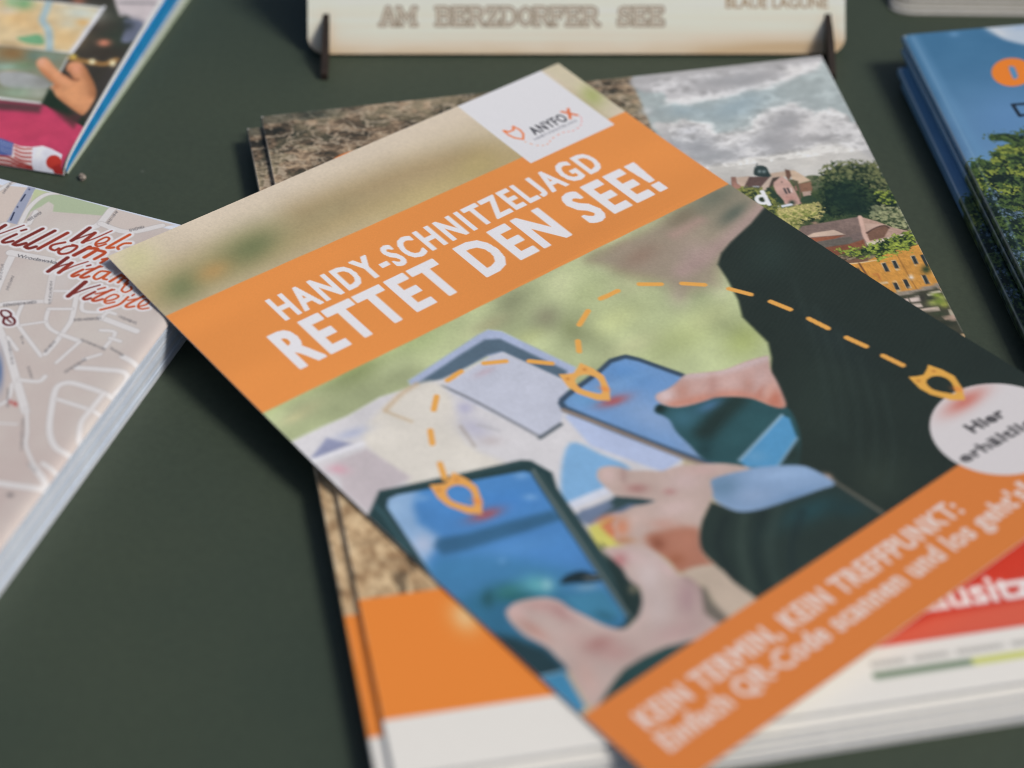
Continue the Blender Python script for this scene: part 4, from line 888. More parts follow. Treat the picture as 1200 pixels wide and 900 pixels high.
 ('s',(104,100,102),0.198,0.132,0.7,0,[107.05,36.24,106.23,35.99]),
 ('s',(104,100,102),0.158,0.132,0.7,0,[106.7,36.18,106.72,36.55]),
 ('s',(104,100,102),0.198,0.132,0.7,0,[107.05,36.74,106.46,36.53]),
 ('s',(104,100,102),0.198,0.132,0.7,0,[107.24,37.24,106.55,37.14]),
 ('s',(104,100,102),0.198,0.132,0.7,0,[107.41,37.72,106.61,37.59]),
 ('s',(104,100,102),0.197,0.132,0.7,0,[107.35,38.11,106.88,38.14]),
 ('s',(104,100,102),0.197,0.132,0.7,0,[107.67,38.64,106.79,38.47]),
 ('s',(104,100,102),0.158,0.131,0.7,0,[107.1,38.53,107.3,38.93]),
 ('s',(104,100,102),0.197,0.131,0.7,0,[107.6,39.18,107.11,39.04]),
 ('s',(104,100,102),0.197,0.131,0.7,0,[107.88,39.64,107.08,39.53]),
 ('s',(104,100,102),0.198,0.132,0.7,0,[116.38,32.82,115.82,32.85]),
 ('s',(104,100,102),0.158,0.132,0.7,0,[116.08,32.9,116.3,33.27]),
 ('s',(104,100,102),0.198,0.132,0.7,0,[116.62,33.4,116.22,33.57]),
 ('s',(104,100,102),0.198,0.132,0.7,0,[116.9,33.82,116.34,33.93]),
 ('s',(104,100,102),0.158,0.132,0.7,0,[116.44,33.94,116.8,34.28]),
 ('s',(104,100,102),0.197,0.132,0.7,0,[117.06,34.25,116.66,34.5]),
 ('s',(104,100,102),0.197,0.132,0.7,0,[117.41,34.82,116.85,35.0]),
 ('s',(104,100,102),0.158,0.131,0.7,0,[117.27,34.86,117.3,35.28]),
 ('s',(104,100,102),0.197,0.131,0.7,0,[117.71,35.3,117.06,35.54]),
 ('s',(104,100,102),0.158,0.131,0.7,0,[117.25,35.43,117.54,35.78]),
 ('s',(104,100,102),0.197,0.131,0.7,0,[117.85,35.91,117.4,35.93]),
 ('s',(104,100,102),0.197,0.131,0.7,0,[118.14,36.4,117.67,36.57]),
 ('s',(104,100,102),0.157,0.131,0.7,0,[117.99,36.44,118.07,36.85]),
 ('s',(104,100,102),0.196,0.131,0.7,0,[118.39,36.87,117.91,37.1]),
 ('s',(104,100,102),0.196,0.131,0.7,0,[118.73,37.38,118.09,37.61]),
 ('s',(104,100,102),0.196,0.131,0.7,0,[119.01,37.95,118.32,38.07]),
 ('s',(104,100,102),0.157,0.131,0.7,0,[118.82,38.0,118.85,38.42]),
 ('s',(104,100,102),0.196,0.131,0.7,0,[119.11,38.37,118.56,38.38]),
 ('s',(104,100,102),0.196,0.13,0.7,0,[119.5,38.87,118.85,39.2]),
 ('s',(104,100,102),0.156,0.13,0.7,0,[118.95,39.02,119.31,39.35]),
 ('s',(104,100,102),0.195,0.13,0.7,0,[119.68,39.38,119.06,39.51]),
 ('s',(104,100,102),0.195,0.13,0.7,0,[119.96,39.92,119.31,40.03]),
 ('s',(104,100,102),0.156,0.13,0.7,0,[119.55,40.03,119.82,40.39]),
 ('s',(104,100,102),0.195,0.13,0.7,0,[120.22,40.46,119.6,40.6]),
 ('s',(104,100,102),0.19,0.126,0.7,0,[117.66,56.29,117.31,56.49]),
 ('s',(104,100,102),0.152,0.126,0.7,0,[117.36,56.52,117.73,56.75]),
 ('s',(104,100,102),0.19,0.126,0.7,0,[118.09,56.67,117.62,57.1]),
 ('s',(104,100,102),0.189,0.126,0.7,0,[118.34,57.22,117.93,57.35]),
 ('s',(104,100,102),0.151,0.126,0.7,0,[118.09,57.41,118.41,57.68]),
 ('s',(104,100,102),0.189,0.126,0.7,0,[118.61,57.55,118.26,57.82]),
 ('s',(104,100,102),0.189,0.126,0.7,0,[118.98,57.95,118.46,58.19]),
 ('s',(104,100,102),0.151,0.126,0.7,0,[118.65,58.2,118.99,58.46]),
 ('s',(104,100,102),0.189,0.126,0.7,0,[119.38,58.44,118.95,58.91]),
 ('s',(104,100,102),0.151,0.126,0.7,0,[118.96,58.75,119.36,58.97]),
 ('s',(104,100,102),0.189,0.126,0.7,0,[119.67,58.75,119.18,59.31]),
 ('s',(104,100,102),0.151,0.126,0.7,0,[119.46,58.91,119.61,59.31]),
 ('s',(104,100,102),0.188,0.126,0.7,0,[120.02,59.24,119.51,59.74]),
 ('s',(104,100,102),0.188,0.125,0.7,0,[120.25,59.75,119.86,60.05]),
 ('s',(104,100,102),0.188,0.125,0.7,0,[120.61,60.21,120.13,60.43]),
 ('s',(104,100,102),0.188,0.125,0.7,0,[120.87,60.67,120.46,60.8]),
 ('s',(104,100,102),0.188,0.125,0.7,0,[121.2,61.12,120.92,61.42]),
 ('s',(104,100,102),0.15,0.125,0.7,0,[121.13,61.17,121.27,61.58]),
 ('s',(104,100,102),0.187,0.125,0.7,0,[121.53,61.38,121.02,61.74]),
 ('s',(104,100,102),0.15,0.125,0.7,0,[121.24,61.6,121.51,61.91]),
 ('s',(104,100,102),0.187,0.125,0.7,0,[121.73,61.79,121.4,62.13]),
 ('s',(104,100,102),0.187,0.125,0.7,0,[122.05,62.29,121.66,62.44]),
 ('s',(104,100,102),0.187,0.125,0.7,0,[122.44,62.59,121.93,63.01]),
 ('s',(104,100,102),0.187,0.125,0.7,0,[122.6,63.01,122.18,63.17]),
 ('s',(104,100,102),0.149,0.124,0.7,0,[122.42,63.14,122.66,63.47]),
 ('s',(104,100,102),0.19,0.127,0.7,0,[119.67,53.44,119.3,53.94]),
 ('s',(104,100,102),0.152,0.127,0.7,0,[119.57,53.53,119.68,53.98]),
 ('s',(104,100,102),0.19,0.127,0.7,0,[119.97,53.81,119.51,54.23]),
 ('s',(104,100,102),0.19,0.127,0.7,0,[120.27,54.26,119.79,54.54]),
 ('s',(104,100,102),0.19,0.127,0.7,0,[120.56,54.78,120.2,54.95]),
 ('s',(104,100,102),0.19,0.126,0.7,0,[120.94,55.26,120.62,55.52]),
 ('s',(104,100,102),0.152,0.126,0.7,0,[120.82,55.36,121.03,55.73]),
 ('s',(104,100,102),0.19,0.126,0.7,0,[121.23,55.6,120.81,55.8]),
 ('s',(104,100,102),0.152,0.126,0.7,0,[121.07,55.74,121.3,56.08]),
 ('s',(104,100,102),0.19,0.127,0.7,0,[128.26,52.59,127.44,52.23]),
 ('s',(104,100,102),0.19,0.126,0.7,0,[128.05,52.99,127.58,52.74]),
 ('s',(104,100,102),0.152,0.126,0.7,0,[127.58,52.74,127.78,53.18]),
 ('s',(104,100,102),0.189,0.126,0.7,0,[128.04,53.43,127.52,53.24]),
 ('s',(104,100,102),0.189,0.126,0.7,0,[128.17,53.95,127.34,53.59]),
 ('s',(104,100,102),0.151,0.126,0.7,0,[127.89,53.79,127.71,54.04]),
 ('s',(104,100,102),0.189,0.126,0.7,0,[128.16,54.33,127.3,53.95]),
 ('s',(104,100,102),0.151,0.126,0.7,0,[127.61,54.03,127.69,54.41]),
 ('s',(104,100,102),0.189,0.126,0.7,0,[127.94,54.65,127.45,54.37]),
 ('s',(104,100,102),0.151,0.126,0.7,0,[127.47,54.39,127.66,54.83]),
 ('s',(104,100,102),0.189,0.126,0.7,0,[127.93,55.03,127.4,54.68]),
 ('s',(104,100,102),0.189,0.126,0.7,0,[127.88,55.5,127.38,55.32]),
 ('s',(104,100,102),0.151,0.126,0.7,0,[127.68,55.4,127.59,55.69]),
 ('s',(104,100,102),0.189,0.126,0.7,0,[127.92,55.95,127.29,55.61]),
 ('s',(104,100,102),0.189,0.126,0.7,0,[127.99,56.34,127.17,55.93]),
 ('s',(104,100,102),0.188,0.126,0.7,0,[127.94,56.68,127.18,56.18]),
 ('s',(104,100,102),0.151,0.126,0.7,0,[127.49,56.44,127.51,56.79]),
 ('s',(104,100,102),0.19,0.127,0.7,0,[133.4,49.15,133.66,49.8]),
 ('s',(104,100,102),0.19,0.127,0.7,0,[133.81,49.07,134.1,49.99]),
 ('s',(104,100,102),0.19,0.127,0.7,0,[134.29,49.27,134.41,49.92]),
 ('s',(104,100,102),0.152,0.127,0.7,0,[134.43,49.9,134.67,49.66]),
 ('s',(104,100,102),0.19,0.127,0.7,0,[134.71,49.31,134.89,50.02]),
 ('s',(104,100,102),0.19,0.127,0.7,0,[135.1,49.24,135.4,50.22]),
 ('s',(104,100,102),0.19,0.126,0.7,0,[135.51,49.4,135.73,50.18]),
 ('s',(104,100,102),0.19,0.126,0.7,0,[135.92,49.53,135.96,50.15]),
 ('s',(104,100,102),0.152,0.126,0.7,0,[136.04,50.08,136.3,49.91]),
 ('s',(104,100,102),0.19,0.126,0.7,0,[136.2,49.38,136.37,50.39]),
 ('s',(104,100,102),0.152,0.126,0.7,0,[136.38,50.18,136.63,49.96]),
 ('s',(104,100,102),0.189,0.126,0.7,0,[136.67,49.67,136.9,50.28]),
 ('s',(104,100,102),0.189,0.126,0.7,0,[137.08,49.62,137.16,50.42]),
 ('s',(104,100,102),0.151,0.126,0.7,0,[137.23,50.29,137.48,50.1]),
 ('s',(104,100,102),0.189,0.126,0.7,0,[137.41,49.75,137.63,50.42]),
 ('s',(104,100,102),0.151,0.126,0.7,0,[137.5,50.13,137.8,50.14]),
 ('s',(104,100,102),0.189,0.126,0.7,0,[137.73,49.66,137.85,50.58]),
 ('s',(104,100,102),0.189,0.126,0.7,0,[138.21,49.91,138.34,50.5]),
 ('s',(104,100,102),0.189,0.126,0.7,0,[138.52,49.98,138.53,50.51]),
 ('s',(104,100,102),0.189,0.126,0.7,0,[138.92,49.86,139.06,50.75]),
 ('s',(104,100,102),0.151,0.126,0.7,0,[139.07,50.52,139.33,50.38]),
 ('s',(104,100,102),0.189,0.126,0.7,0,[139.4,50.06,139.53,50.71]),
 ('s',(104,100,102),0.151,0.126,0.7,0,[139.51,50.57,139.78,50.45]),
 ('s',(104,100,102),0.189,0.126,0.7,0,[139.72,49.93,139.98,50.94]),
 ('s',(104,100,102),0.151,0.126,0.7,0,[139.83,50.42,140.14,50.5]),
 ('s',(104,100,102),0.189,0.126,0.7,0,[140.09,50.14,140.2,50.84]),
 ('s',(104,100,102),0.189,0.126,0.7,0,[140.44,50.09,140.65,51.0]),
 ('s',(104,100,102),0.189,0.126,0.7,0,[141.61,49.12,141.65,50.03]),
 ('s',(104,100,102),0.151,0.126,0.7,0,[141.67,49.72,141.97,49.71]),
 ('s',(104,100,102),0.189,0.126,0.7,0,[142.01,49.28,142.17,50.18]),
 ('s',(104,100,102),0.189,0.126,0.7,0,[142.41,49.56,142.38,50.1]),
 ('s',(104,100,102),0.151,0.126,0.7,0,[142.45,50.04,142.75,49.96]),
 ('s',(104,100,102),0.189,0.126,0.7,0,[142.83,49.65,142.93,50.32]),
 ('s',(104,100,102),0.151,0.126,0.7,0,[142.87,50.09,143.18,50.1]),
 ('s',(104,100,102),0.189,0.126,0.7,0,[143.2,49.78,143.18,50.39]),
 ('s',(104,100,102),0.189,0.126,0.7,0,[143.56,49.75,143.61,50.66]),
 ('s',(104,100,102),0.151,0.126,0.7,0,[143.59,50.06,143.91,50.34]),
 ('s',(104,100,102),0.188,0.126,0.7,0,[143.97,49.99,143.98,50.68]),
 ('s',(104,100,102),0.188,0.126,0.7,0,[144.31,50.03,144.44,50.89]),
 ('s',(104,100,102),0.151,0.126,0.7,0,[144.35,50.45,144.66,50.58]),
 ('s',(104,100,102),0.188,0.126,0.7,0,[144.66,50.25,144.81,50.92]),
 ('s',(104,100,102),0.151,0.125,0.7,0,[144.68,50.45,145.0,50.69]),
 ('s',(104,100,102),0.188,0.125,0.7,0,[145.08,50.31,145.05,51.07]),
 ('s',(104,100,102),0.15,0.125,0.7,0,[145.12,50.75,145.43,50.83]),
 ('s',(104,100,102),0.188,0.125,0.7,0,[145.44,50.36,145.44,51.25]),
 ('s',(104,100,102),0.15,0.125,0.7,0,[145.49,50.94,145.79,50.94]),
 ('s',(104,100,102),0.187,0.125,0.7,0,[138.19,55.7,137.55,55.08]),
 ('s',(104,100,102),0.187,0.125,0.7,0,[138.09,55.98,137.39,55.43]),
 ('s',(104,100,102),0.15,0.125,0.7,0,[137.85,55.77,137.62,55.94]),
 ('s',(104,100,102),0.187,0.125,0.7,0,[137.84,56.2,137.41,55.74]),
 ('s',(104,100,102),0.187,0.125,0.7,0,[137.8,56.6,137.17,56.05]),
 ('s',(104,100,102),0.15,0.125,0.7,0,[137.47,56.32,137.36,56.59]),
 ('s',(104,100,102),0.187,0.125,0.7,0,[137.53,56.91,137.12,56.51]),
 ('s',(104,100,102),0.15,0.125,0.7,0,[137.46,56.85,137.2,56.99]),
 ('s',(104,100,102),0.187,0.125,0.7,0,[137.53,57.34,136.83,56.83]),
 ('s',(104,100,102),0.15,0.125,0.7,0,[137.14,57.01,137.07,57.31]),
 ('s',(104,100,102),0.187,0.125,0.7,0,[137.46,57.65,136.68,57.1]),
 ('s',(104,100,102),0.187,0.125,0.7,0,[137.32,57.92,136.61,57.34]),
 ('s',(104,100,102),0.187,0.124,0.7,0,[137.12,58.26,136.47,57.83]),
 ('s',(104,100,102),0.149,0.124,0.7,0,[136.92,58.09,136.69,58.25]),
 ('s',(104,100,102),0.187,0.124,0.7,0,[137.06,58.68,136.3,58.0]),
 ('s',(104,100,102),0.187,0.124,0.7,0,[136.86,58.97,136.21,58.41]),
 ('s',(104,100,102),0.186,0.124,0.7,0,[136.74,59.4,135.99,58.83]),
 ('s',(104,100,102),0.186,0.124,0.7,0,[136.61,59.67,135.9,59.12]),
 ('s',(104,100,102),0.149,0.124,0.7,0,[136.44,59.52,136.13,59.62]),
 ('s',(104,100,102),0.186,0.124,0.7,0,[136.32,59.94,135.91,59.47]),
 ('s',(104,100,102),0.149,0.124,0.7,0,[136.07,59.73,135.98,60.01]),
 ('s',(104,100,102),0.186,0.124,0.7,0,[136.33,60.48,135.6,59.74]),
 ('s',(104,100,102),0.186,0.124,0.7,0,[136.19,60.88,135.41,60.17]),
 ('s',(104,100,102),0.149,0.124,0.7,0,[135.67,60.45,135.66,60.8]),
 ('s',(104,100,102),0.186,0.124,0.7,0,[136.0,61.15,135.31,60.59]),
 ('s',(104,100,102),0.186,0.124,0.7,0,[135.86,61.52,135.14,60.99]),
 ('s',(104,100,102),0.186,0.124,0.7,0,[126.71,62.52,126.32,63.15]),
 ('s',(104,100,102),0.149,0.124,0.7,0,[126.58,62.68,126.73,63.1]),
 ('s',(104,100,102),0.186,0.124,0.7,0,[126.96,63.01,126.61,63.29]),
 ('s',(104,100,102),0.186,0.124,0.7,0,[127.38,63.32,126.97,63.86]),
 ('s',(104,100,102),0.149,0.124,0.7,0,[127.13,63.61,127.42,63.89]),
 ('s',(104,100,102),0.186,0.124,0.7,0,[127.67,63.71,127.33,64.2]),
 ('s',(104,100,102),0.149,0.124,0.7,0,[127.46,63.95,127.73,64.24]),
 ('s',(104,100,102),0.186,0.124,0.7,0,[128.07,64.05,127.68,64.7]),
 ('s',(104,100,102),0.185,0.124,0.7,0,[128.37,64.52,128.08,65.04]),
 ('s',(104,100,102),0.148,0.124,0.7,0,[128.24,64.67,128.44,65.04]),
 ('s',(104,100,102),0.185,0.124,0.7,0,[128.78,64.87,128.33,65.43]),
 ('s',(104,100,102),0.148,0.123,0.7,0,[128.47,65.23,128.8,65.45]),
 ('s',(104,100,102),0.185,0.123,0.7,0,[128.95,65.31,128.6,65.5]),
 ('s',(104,100,102),0.185,0.123,0.7,0,[129.32,65.62,128.89,65.94]),
 ('s',(104,100,102),0.185,0.123,0.7,0,[129.58,66.0,129.25,66.26]),
 ('s',(104,100,102),0.18,0.12,0.7,0,[134.53,78.79,133.88,79.02]),
 ('s',(104,100,102),0.18,0.12,0.7,0,[134.64,79.32,134.19,79.33]),
 ('s',(104,100,102),0.144,0.12,0.7,0,[134.41,79.38,134.6,79.71]),
 ('s',(104,100,102),0.18,0.12,0.7,0,[134.97,79.69,134.37,79.93]),
 ('s',(104,100,102),0.179,0.12,0.7,0,[135.15,80.21,134.61,80.24]),
 ('s',(104,100,102),0.143,0.12,0.7,0,[134.96,80.26,135.07,80.62]),
 ('s',(104,100,102),0.179,0.119,0.7,0,[135.34,80.54,134.81,80.64]),
 ('s',(104,100,102),0.143,0.119,0.7,0,[135.2,80.59,135.25,80.96]),
 ('s',(104,100,102),0.179,0.119,0.7,0,[135.56,80.93,135.05,81.14]),
 ('s',(104,100,102),0.179,0.119,0.7,0,[135.88,81.43,135.23,81.61]),
 ('s',(104,100,102),0.179,0.119,0.7,0,[136.08,81.94,135.48,81.98]),
 ('s',(104,100,102),0.178,0.119,0.7,0,[136.26,82.41,135.82,82.51]),
 ('s',(104,100,102),0.178,0.119,0.7,0,[136.6,82.81,135.99,83.06]),
 ('s',(104,100,102),0.143,0.119,0.7,0,[136.15,82.95,136.44,83.25]),
 ('s',(104,100,102),0.178,0.119,0.7,0,[136.85,83.26,136.23,83.54]),
 ('s',(104,100,102),0.178,0.119,0.7,0,[137.03,83.69,136.4,83.81]),
 ('s',(104,100,102),0.178,0.119,0.7,0,[137.25,84.04,136.57,84.19]),
 ('s',(104,100,102),0.178,0.118,0.7,0,[137.48,84.47,136.76,84.57]),
 ('s',(104,100,102),0.142,0.118,0.7,0,[137.08,84.59,137.3,84.91]),
 ('s',(104,100,102),0.177,0.118,0.7,0,[137.54,84.88,137.12,85.0]),
 ('s',(104,100,102),0.177,0.118,0.7,0,[137.71,85.27,137.33,85.36]),
 ('s',(104,100,102),0.142,0.118,0.7,0,[137.46,85.35,137.69,85.66]),
 ('s',(104,100,102),0.177,0.118,0.7,0,[138.07,85.74,137.51,85.91]),
 ('s',(104,100,102),0.177,0.118,0.7,0,[138.17,86.11,137.81,86.31]),
 ('s',(104,100,102),0.141,0.118,0.7,0,[137.87,86.2,138.13,86.5]),
 ('s',(104,100,102),0.177,0.118,0.7,0,[138.43,86.47,137.92,86.65]),
 ('s',(104,100,102),0.141,0.118,0.7,0,[138.04,86.59,138.32,86.88]),
 ('s',(104,100,102),0.177,0.118,0.7,0,[138.72,86.83,137.97,86.92]),
 ('s',(104,100,102),0.176,0.118,0.7,0,[138.9,87.26,138.3,87.5]),
 ('s',(104,100,102),0.176,0.118,0.7,0,[139.08,87.71,138.53,87.84]),
 ('s',(104,100,102),0.176,0.117,0.7,0,[139.29,88.14,138.8,88.34]),
 ('s',(104,100,102),0.141,0.117,0.7,0,[138.9,88.26,139.19,88.55]),
 ('s',(104,100,102),0.193,0.129,0.7,0,[138.04,38.18,138.09,38.8]),
 ('s',(104,100,102),0.193,0.129,0.7,0,[138.45,38.09,138.69,39.03]),
 ('s',(104,100,102),0.193,0.129,0.7,0,[138.83,38.28,139.05,38.96]),
 ('s',(104,100,102),0.154,0.129,0.7,0,[138.91,38.63,139.22,38.68]),
 ('s',(104,100,102),0.193,0.129,0.7,0,[139.24,38.17,139.52,39.18]),
 ('s',(104,100,102),0.193,0.129,0.7,0,[139.6,38.27,139.84,39.19]),
 ('s',(104,100,102),0.193,0.129,0.7,0,[140.08,38.41,140.16,39.17]),
 ('s',(104,100,102),0.154,0.129,0.7,0,[140.15,38.75,140.47,38.86]),
 ('s',(104,100,102),0.193,0.129,0.7,0,[140.44,38.47,140.62,39.23]),
 ('s',(104,100,102),0.154,0.129,0.7,0,[140.54,38.88,140.84,38.92]),
 ('s',(104,100,102),0.193,0.129,0.7,0,[140.77,38.46,141.02,39.34]),
 ('s',(104,100,102),0.193,0.128,0.7,0,[141.1,38.48,141.36,39.42]),
 ('s',(104,100,102),0.154,0.128,0.7,0,[141.21,39.0,141.51,39.02]),
 ('s',(104,100,102),0.193,0.128,0.7,0,[141.43,38.52,141.53,39.45]),
 ('s',(104,100,102),0.193,0.128,0.7,0,[141.77,38.74,141.96,39.37]),
 ('s',(104,100,102),0.193,0.128,0.7,0,[142.18,38.74,142.41,39.48]),
 ('s',(104,100,102),0.193,0.128,0.7,0,[142.52,38.84,142.54,39.46]),
 ('s',(104,100,102),0.192,0.128,0.7,0,[142.85,38.7,143.15,39.72]),
 ('s',(104,100,102),0.214,0.142,0.7,0,[86.83,0.02,86.11,-0.31]),
 ('s',(104,100,102),0.171,0.142,0.7,0,[86.41,-0.16,86.49,0.26]),
 ('s',(104,100,102),0.214,0.142,0.7,0,[86.81,0.4,86.21,0.08]),
 ('s',(104,100,102),0.213,0.142,0.7,0,[86.82,0.81,86.27,0.46]),
 ('s',(104,100,102),0.171,0.142,0.7,0,[86.54,0.7,86.58,1.1]),
 ('s',(104,100,102),0.213,0.142,0.7,0,[86.9,1.42,86.34,1.23]),
 ('s',(104,100,102),0.213,0.142,0.7,0,[87.03,1.94,86.3,1.5]),
 ('s',(104,100,102),0.17,0.142,0.7,0,[86.58,1.75,86.7,2.18]),
 ('s',(104,100,102),0.213,0.142,0.7,0,[87.0,2.46,86.47,2.34]),
 ('s',(104,100,102),0.213,0.142,0.7,0,[87.09,2.91,86.45,2.5]),
 ('s',(104,100,102),0.17,0.142,0.7,0,[86.95,2.85,86.8,3.17]),
 ('s',(104,100,102),0.213,0.142,0.7,0,[87.24,3.37,86.4,2.88]),
 ('s',(104,100,102),0.17,0.142,0.7,0,[86.54,3.08,86.85,3.59]),
 ('s',(104,100,102),0.212,0.142,0.7,0,[87.21,3.91,86.54,3.49]),
 ('s',(104,100,102),0.212,0.141,0.7,0,[87.34,4.51,86.57,4.27]),
 ('s',(104,100,102),0.17,0.141,0.7,0,[86.79,4.28,86.97,4.74]),
 ('s',(104,100,102),0.212,0.141,0.7,0,[87.27,4.96,86.73,4.81]),
 ('s',(104,100,102),0.169,0.141,0.7,0,[87.02,4.86,87.02,5.24]),
 ('s',(104,100,102),0.212,0.141,0.7,0,[87.34,5.41,86.75,5.21]),
 ('s',(104,100,102),0.212,0.141,0.7,0,[87.43,5.9,86.77,5.72]),
 ('s',(104,100,102),0.169,0.141,0.7,0,[87.14,5.78,87.12,6.15]),
 ('s',(104,100,102),0.208,0.139,0.7,0,[100.44,9.73,99.91,9.33]),
 ('s',(104,100,102),0.167,0.139,0.7,0,[100.11,9.43,100.06,9.79]),
 ('s',(104,100,102),0.208,0.139,0.7,0,[100.46,10.23,99.66,9.48]),
 ('s',(104,100,102),0.208,0.139,0.7,0,[100.23,10.47,99.59,10.03]),
 ('s',(104,100,102),0.167,0.139,0.7,0,[99.67,9.97,99.8,10.48]),
 ('s',(104,100,102),0.208,0.139,0.7,0,[100.14,10.89,99.42,10.3]),
 ('s',(104,100,102),0.208,0.139,0.7,0,[100.01,11.34,99.28,10.58]),
 ('s',(104,100,102),0.208,0.139,0.7,0,[99.85,11.62,99.18,10.99]),
 ('s',(104,100,102),0.166,0.139,0.7,0,[99.6,11.39,99.38,11.59]),
 ('s',(104,100,102),0.208,0.139,0.7,0,[99.68,11.87,99.11,11.36]),
 ('s',(104,100,102),0.208,0.138,0.7,0,[99.67,12.43,98.78,11.76]),
 ('s',(104,100,102),0.208,0.138,0.7,0,[99.42,12.69,98.81,12.05]),
 ('s',(104,100,102),0.207,0.138,0.7,0,[99.36,13.06,98.63,12.34]),
 ('s',(104,100,102),0.166,0.138,0.7,0,[98.95,12.7,98.85,13.01]),
 ('s',(104,100,102),0.207,0.138,0.7,0,[99.24,13.42,98.48,12.71]),
 ('s',(104,100,102),0.166,0.138,0.7,0,[99.02,13.22,98.72,13.36]),
 ('s',(104,100,102),0.207,0.138,0.7,0,[99.03,13.74,98.41,13.09]),
 ('s',(104,100,102),0.166,0.138,0.7,0,[98.46,13.24,98.58,13.73]),
 ('s',(104,100,102),0.207,0.138,0.7,0,[117.85,7.1,118.57,7.45]),
 ('s',(104,100,102),0.207,0.138,0.7,0,[117.82,6.61,118.57,7.09]),
 ('s',(104,100,102),0.166,0.138,0.7,0,[117.96,6.67,118.2,6.41]),
 ('s',(104,100,102),0.207,0.138,0.7,0,[117.88,6.19,118.48,6.51]),
 ('s',(104,100,102),0.166,0.138,0.7,0,[118.32,6.4,118.19,5.95]),
 ('s',(104,100,102),0.207,0.138,0.7,0,[117.73,5.55,118.58,5.92]),
 ('s',(104,100,102),0.166,0.138,0.7,0,[117.96,5.65,118.17,5.37]),
 ('s',(104,100,102),0.208,0.138,0.7,0,[117.77,5.02,118.51,5.43]),
 ('s',(104,100,102),0.208,0.139,0.7,0,[117.86,4.53,118.4,4.8]),
 ('s',(104,100,102),0.208,0.139,0.7,0,[117.78,3.98,118.43,4.32]),
 ('s',(104,100,102),0.208,0.139,0.7,0,[117.79,3.53,118.4,3.9]),
 ('s',(104,100,102),0.167,0.139,0.7,0,[117.94,3.6,118.09,3.29]),
 ('s',(104,100,102),0.208,0.139,0.7,0,[117.66,3.07,118.48,3.55]),
 ('s',(104,100,102),0.167,0.139,0.7,0,[118.35,3.4,118.08,2.89]),
 ('s',(104,100,102),0.209,0.139,0.7,0,[117.77,2.54,118.34,2.67]),
 ('s',(104,100,102),0.167,0.139,0.7,0,[118.22,2.76,118.06,2.3]),
 ('s',(104,100,102),0.209,0.139,0.7,0,[117.65,2.04,118.42,2.35]),
 ('s',(104,100,102),0.167,0.139,0.7,0,[117.88,2.15,118.04,1.84]),
 ('s',(104,100,102),0.209,0.139,0.7,0,[117.67,1.64,118.38,2.13]),
 ('s',(104,100,102),0.206,0.137,0.7,0,[124.47,7.24,125.14,8.05]),
 ('s',(104,100,102),0.165,0.137,0.7,0,[124.78,7.66,125.01,7.49]),
 ('s',(104,100,102),0.206,0.137,0.7,0,[124.76,6.9,125.41,7.84]),
 ('s',(104,100,102),0.206,0.137,0.7,0,[125.14,6.69,125.69,7.43]),
 ('s',(104,100,102),0.165,0.137,0.7,0,[125.36,6.99,125.63,6.88]),
 ('s',(104,100,102),0.206,0.137,0.7,0,[125.41,6.41,126.0,7.15]),
 ('s',(104,100,102),0.206,0.137,0.7,0,[125.58,6.06,126.29,7.02]),
 ('s',(104,100,102),0.206,0.137,0.7,0,[125.86,5.76,126.58,6.77]),
 ('s',(104,100,102),0.165,0.138,0.7,0,[126.06,6.04,126.45,6.09]),
 ('s',(104,100,102),0.206,0.138,0.7,0,[126.29,5.67,126.78,6.28]),
 ('s',(104,100,102),0.165,0.138,0.7,0,[126.41,5.83,126.74,5.81]),
 ('s',(104,100,102),0.206,0.138,0.7,0,[126.5,5.26,127.19,6.07]),
 ('s',(104,100,102),0.165,0.138,0.7,0,[126.85,5.75,127.03,5.52]),
 ('s',(104,100,102),0.206,0.138,0.7,0,[126.79,5.03,127.42,5.81]),
 ('s',(104,100,102),0.206,0.138,0.7,0,[127.12,4.82,127.67,5.47]),
 ('s',(104,100,102),0.165,0.138,0.7,0,[127.55,5.42,127.59,4.99]),
 ('s',(104,100,102),0.184,0.122,0.7,0,[126.04,71.05,125.43,71.39]),
 ('s',(104,100,102),0.183,0.122,0.7,0,[126.14,71.48,125.75,71.72]),
 ('s',(104,100,102),0.183,0.122,0.7,0,[126.51,71.91,125.94,72.23]),
 ('s',(104,100,102),0.147,0.122,0.7,0,[126.2,72.03,126.38,72.38]),
 ('s',(104,100,102),0.183,0.122,0.7,0,[126.72,72.45,126.2,72.54]),
 ('s',(104,100,102),0.146,0.122,0.7,0,[126.46,72.55,126.67,72.89]),
 ('s',(104,100,102),0.183,0.122,0.7,0,[127.03,72.84,126.45,73.11]),
 ('s',(104,100,102),0.183,0.122,0.7,0,[127.14,73.24,126.72,73.4]),
 ('s',(104,100,102),0.146,0.122,0.7,0,[126.84,73.36,127.11,73.67]),
 ('s',(104,100,102),0.182,0.122,0.7,0,[127.41,73.74,127.08,74.01]),
 ('s',(104,100,102),0.146,0.122,0.7,0,[127.24,73.81,127.4,74.16]),
 ('s',(104,100,102),0.182,0.122,0.7,0,[127.67,74.17,127.22,74.27]),
 ('s',(104,100,102),0.146,0.121,0.7,0,[127.32,74.31,127.64,74.59]),
 ('s',(104,100,102),0.182,0.121,0.7,0,[127.93,74.49,127.42,74.75]),
 ('s',(104,100,102),0.146,0.121,0.7,0,[127.64,74.61,127.84,74.94]),
 ('s',(104,100,102),0.182,0.121,0.7,0,[128.2,75.0,127.73,75.24]),
 ('s',(104,100,102),0.182,0.121,0.7,0,[128.51,75.36,127.83,75.59]),
 ('s',(104,100,102),0.182,0.121,0.7,0,[128.73,75.88,128.2,76.12]),
 ('s',(104,100,102),0.145,0.121,0.7,0,[128.28,76.05,128.63,76.32]),
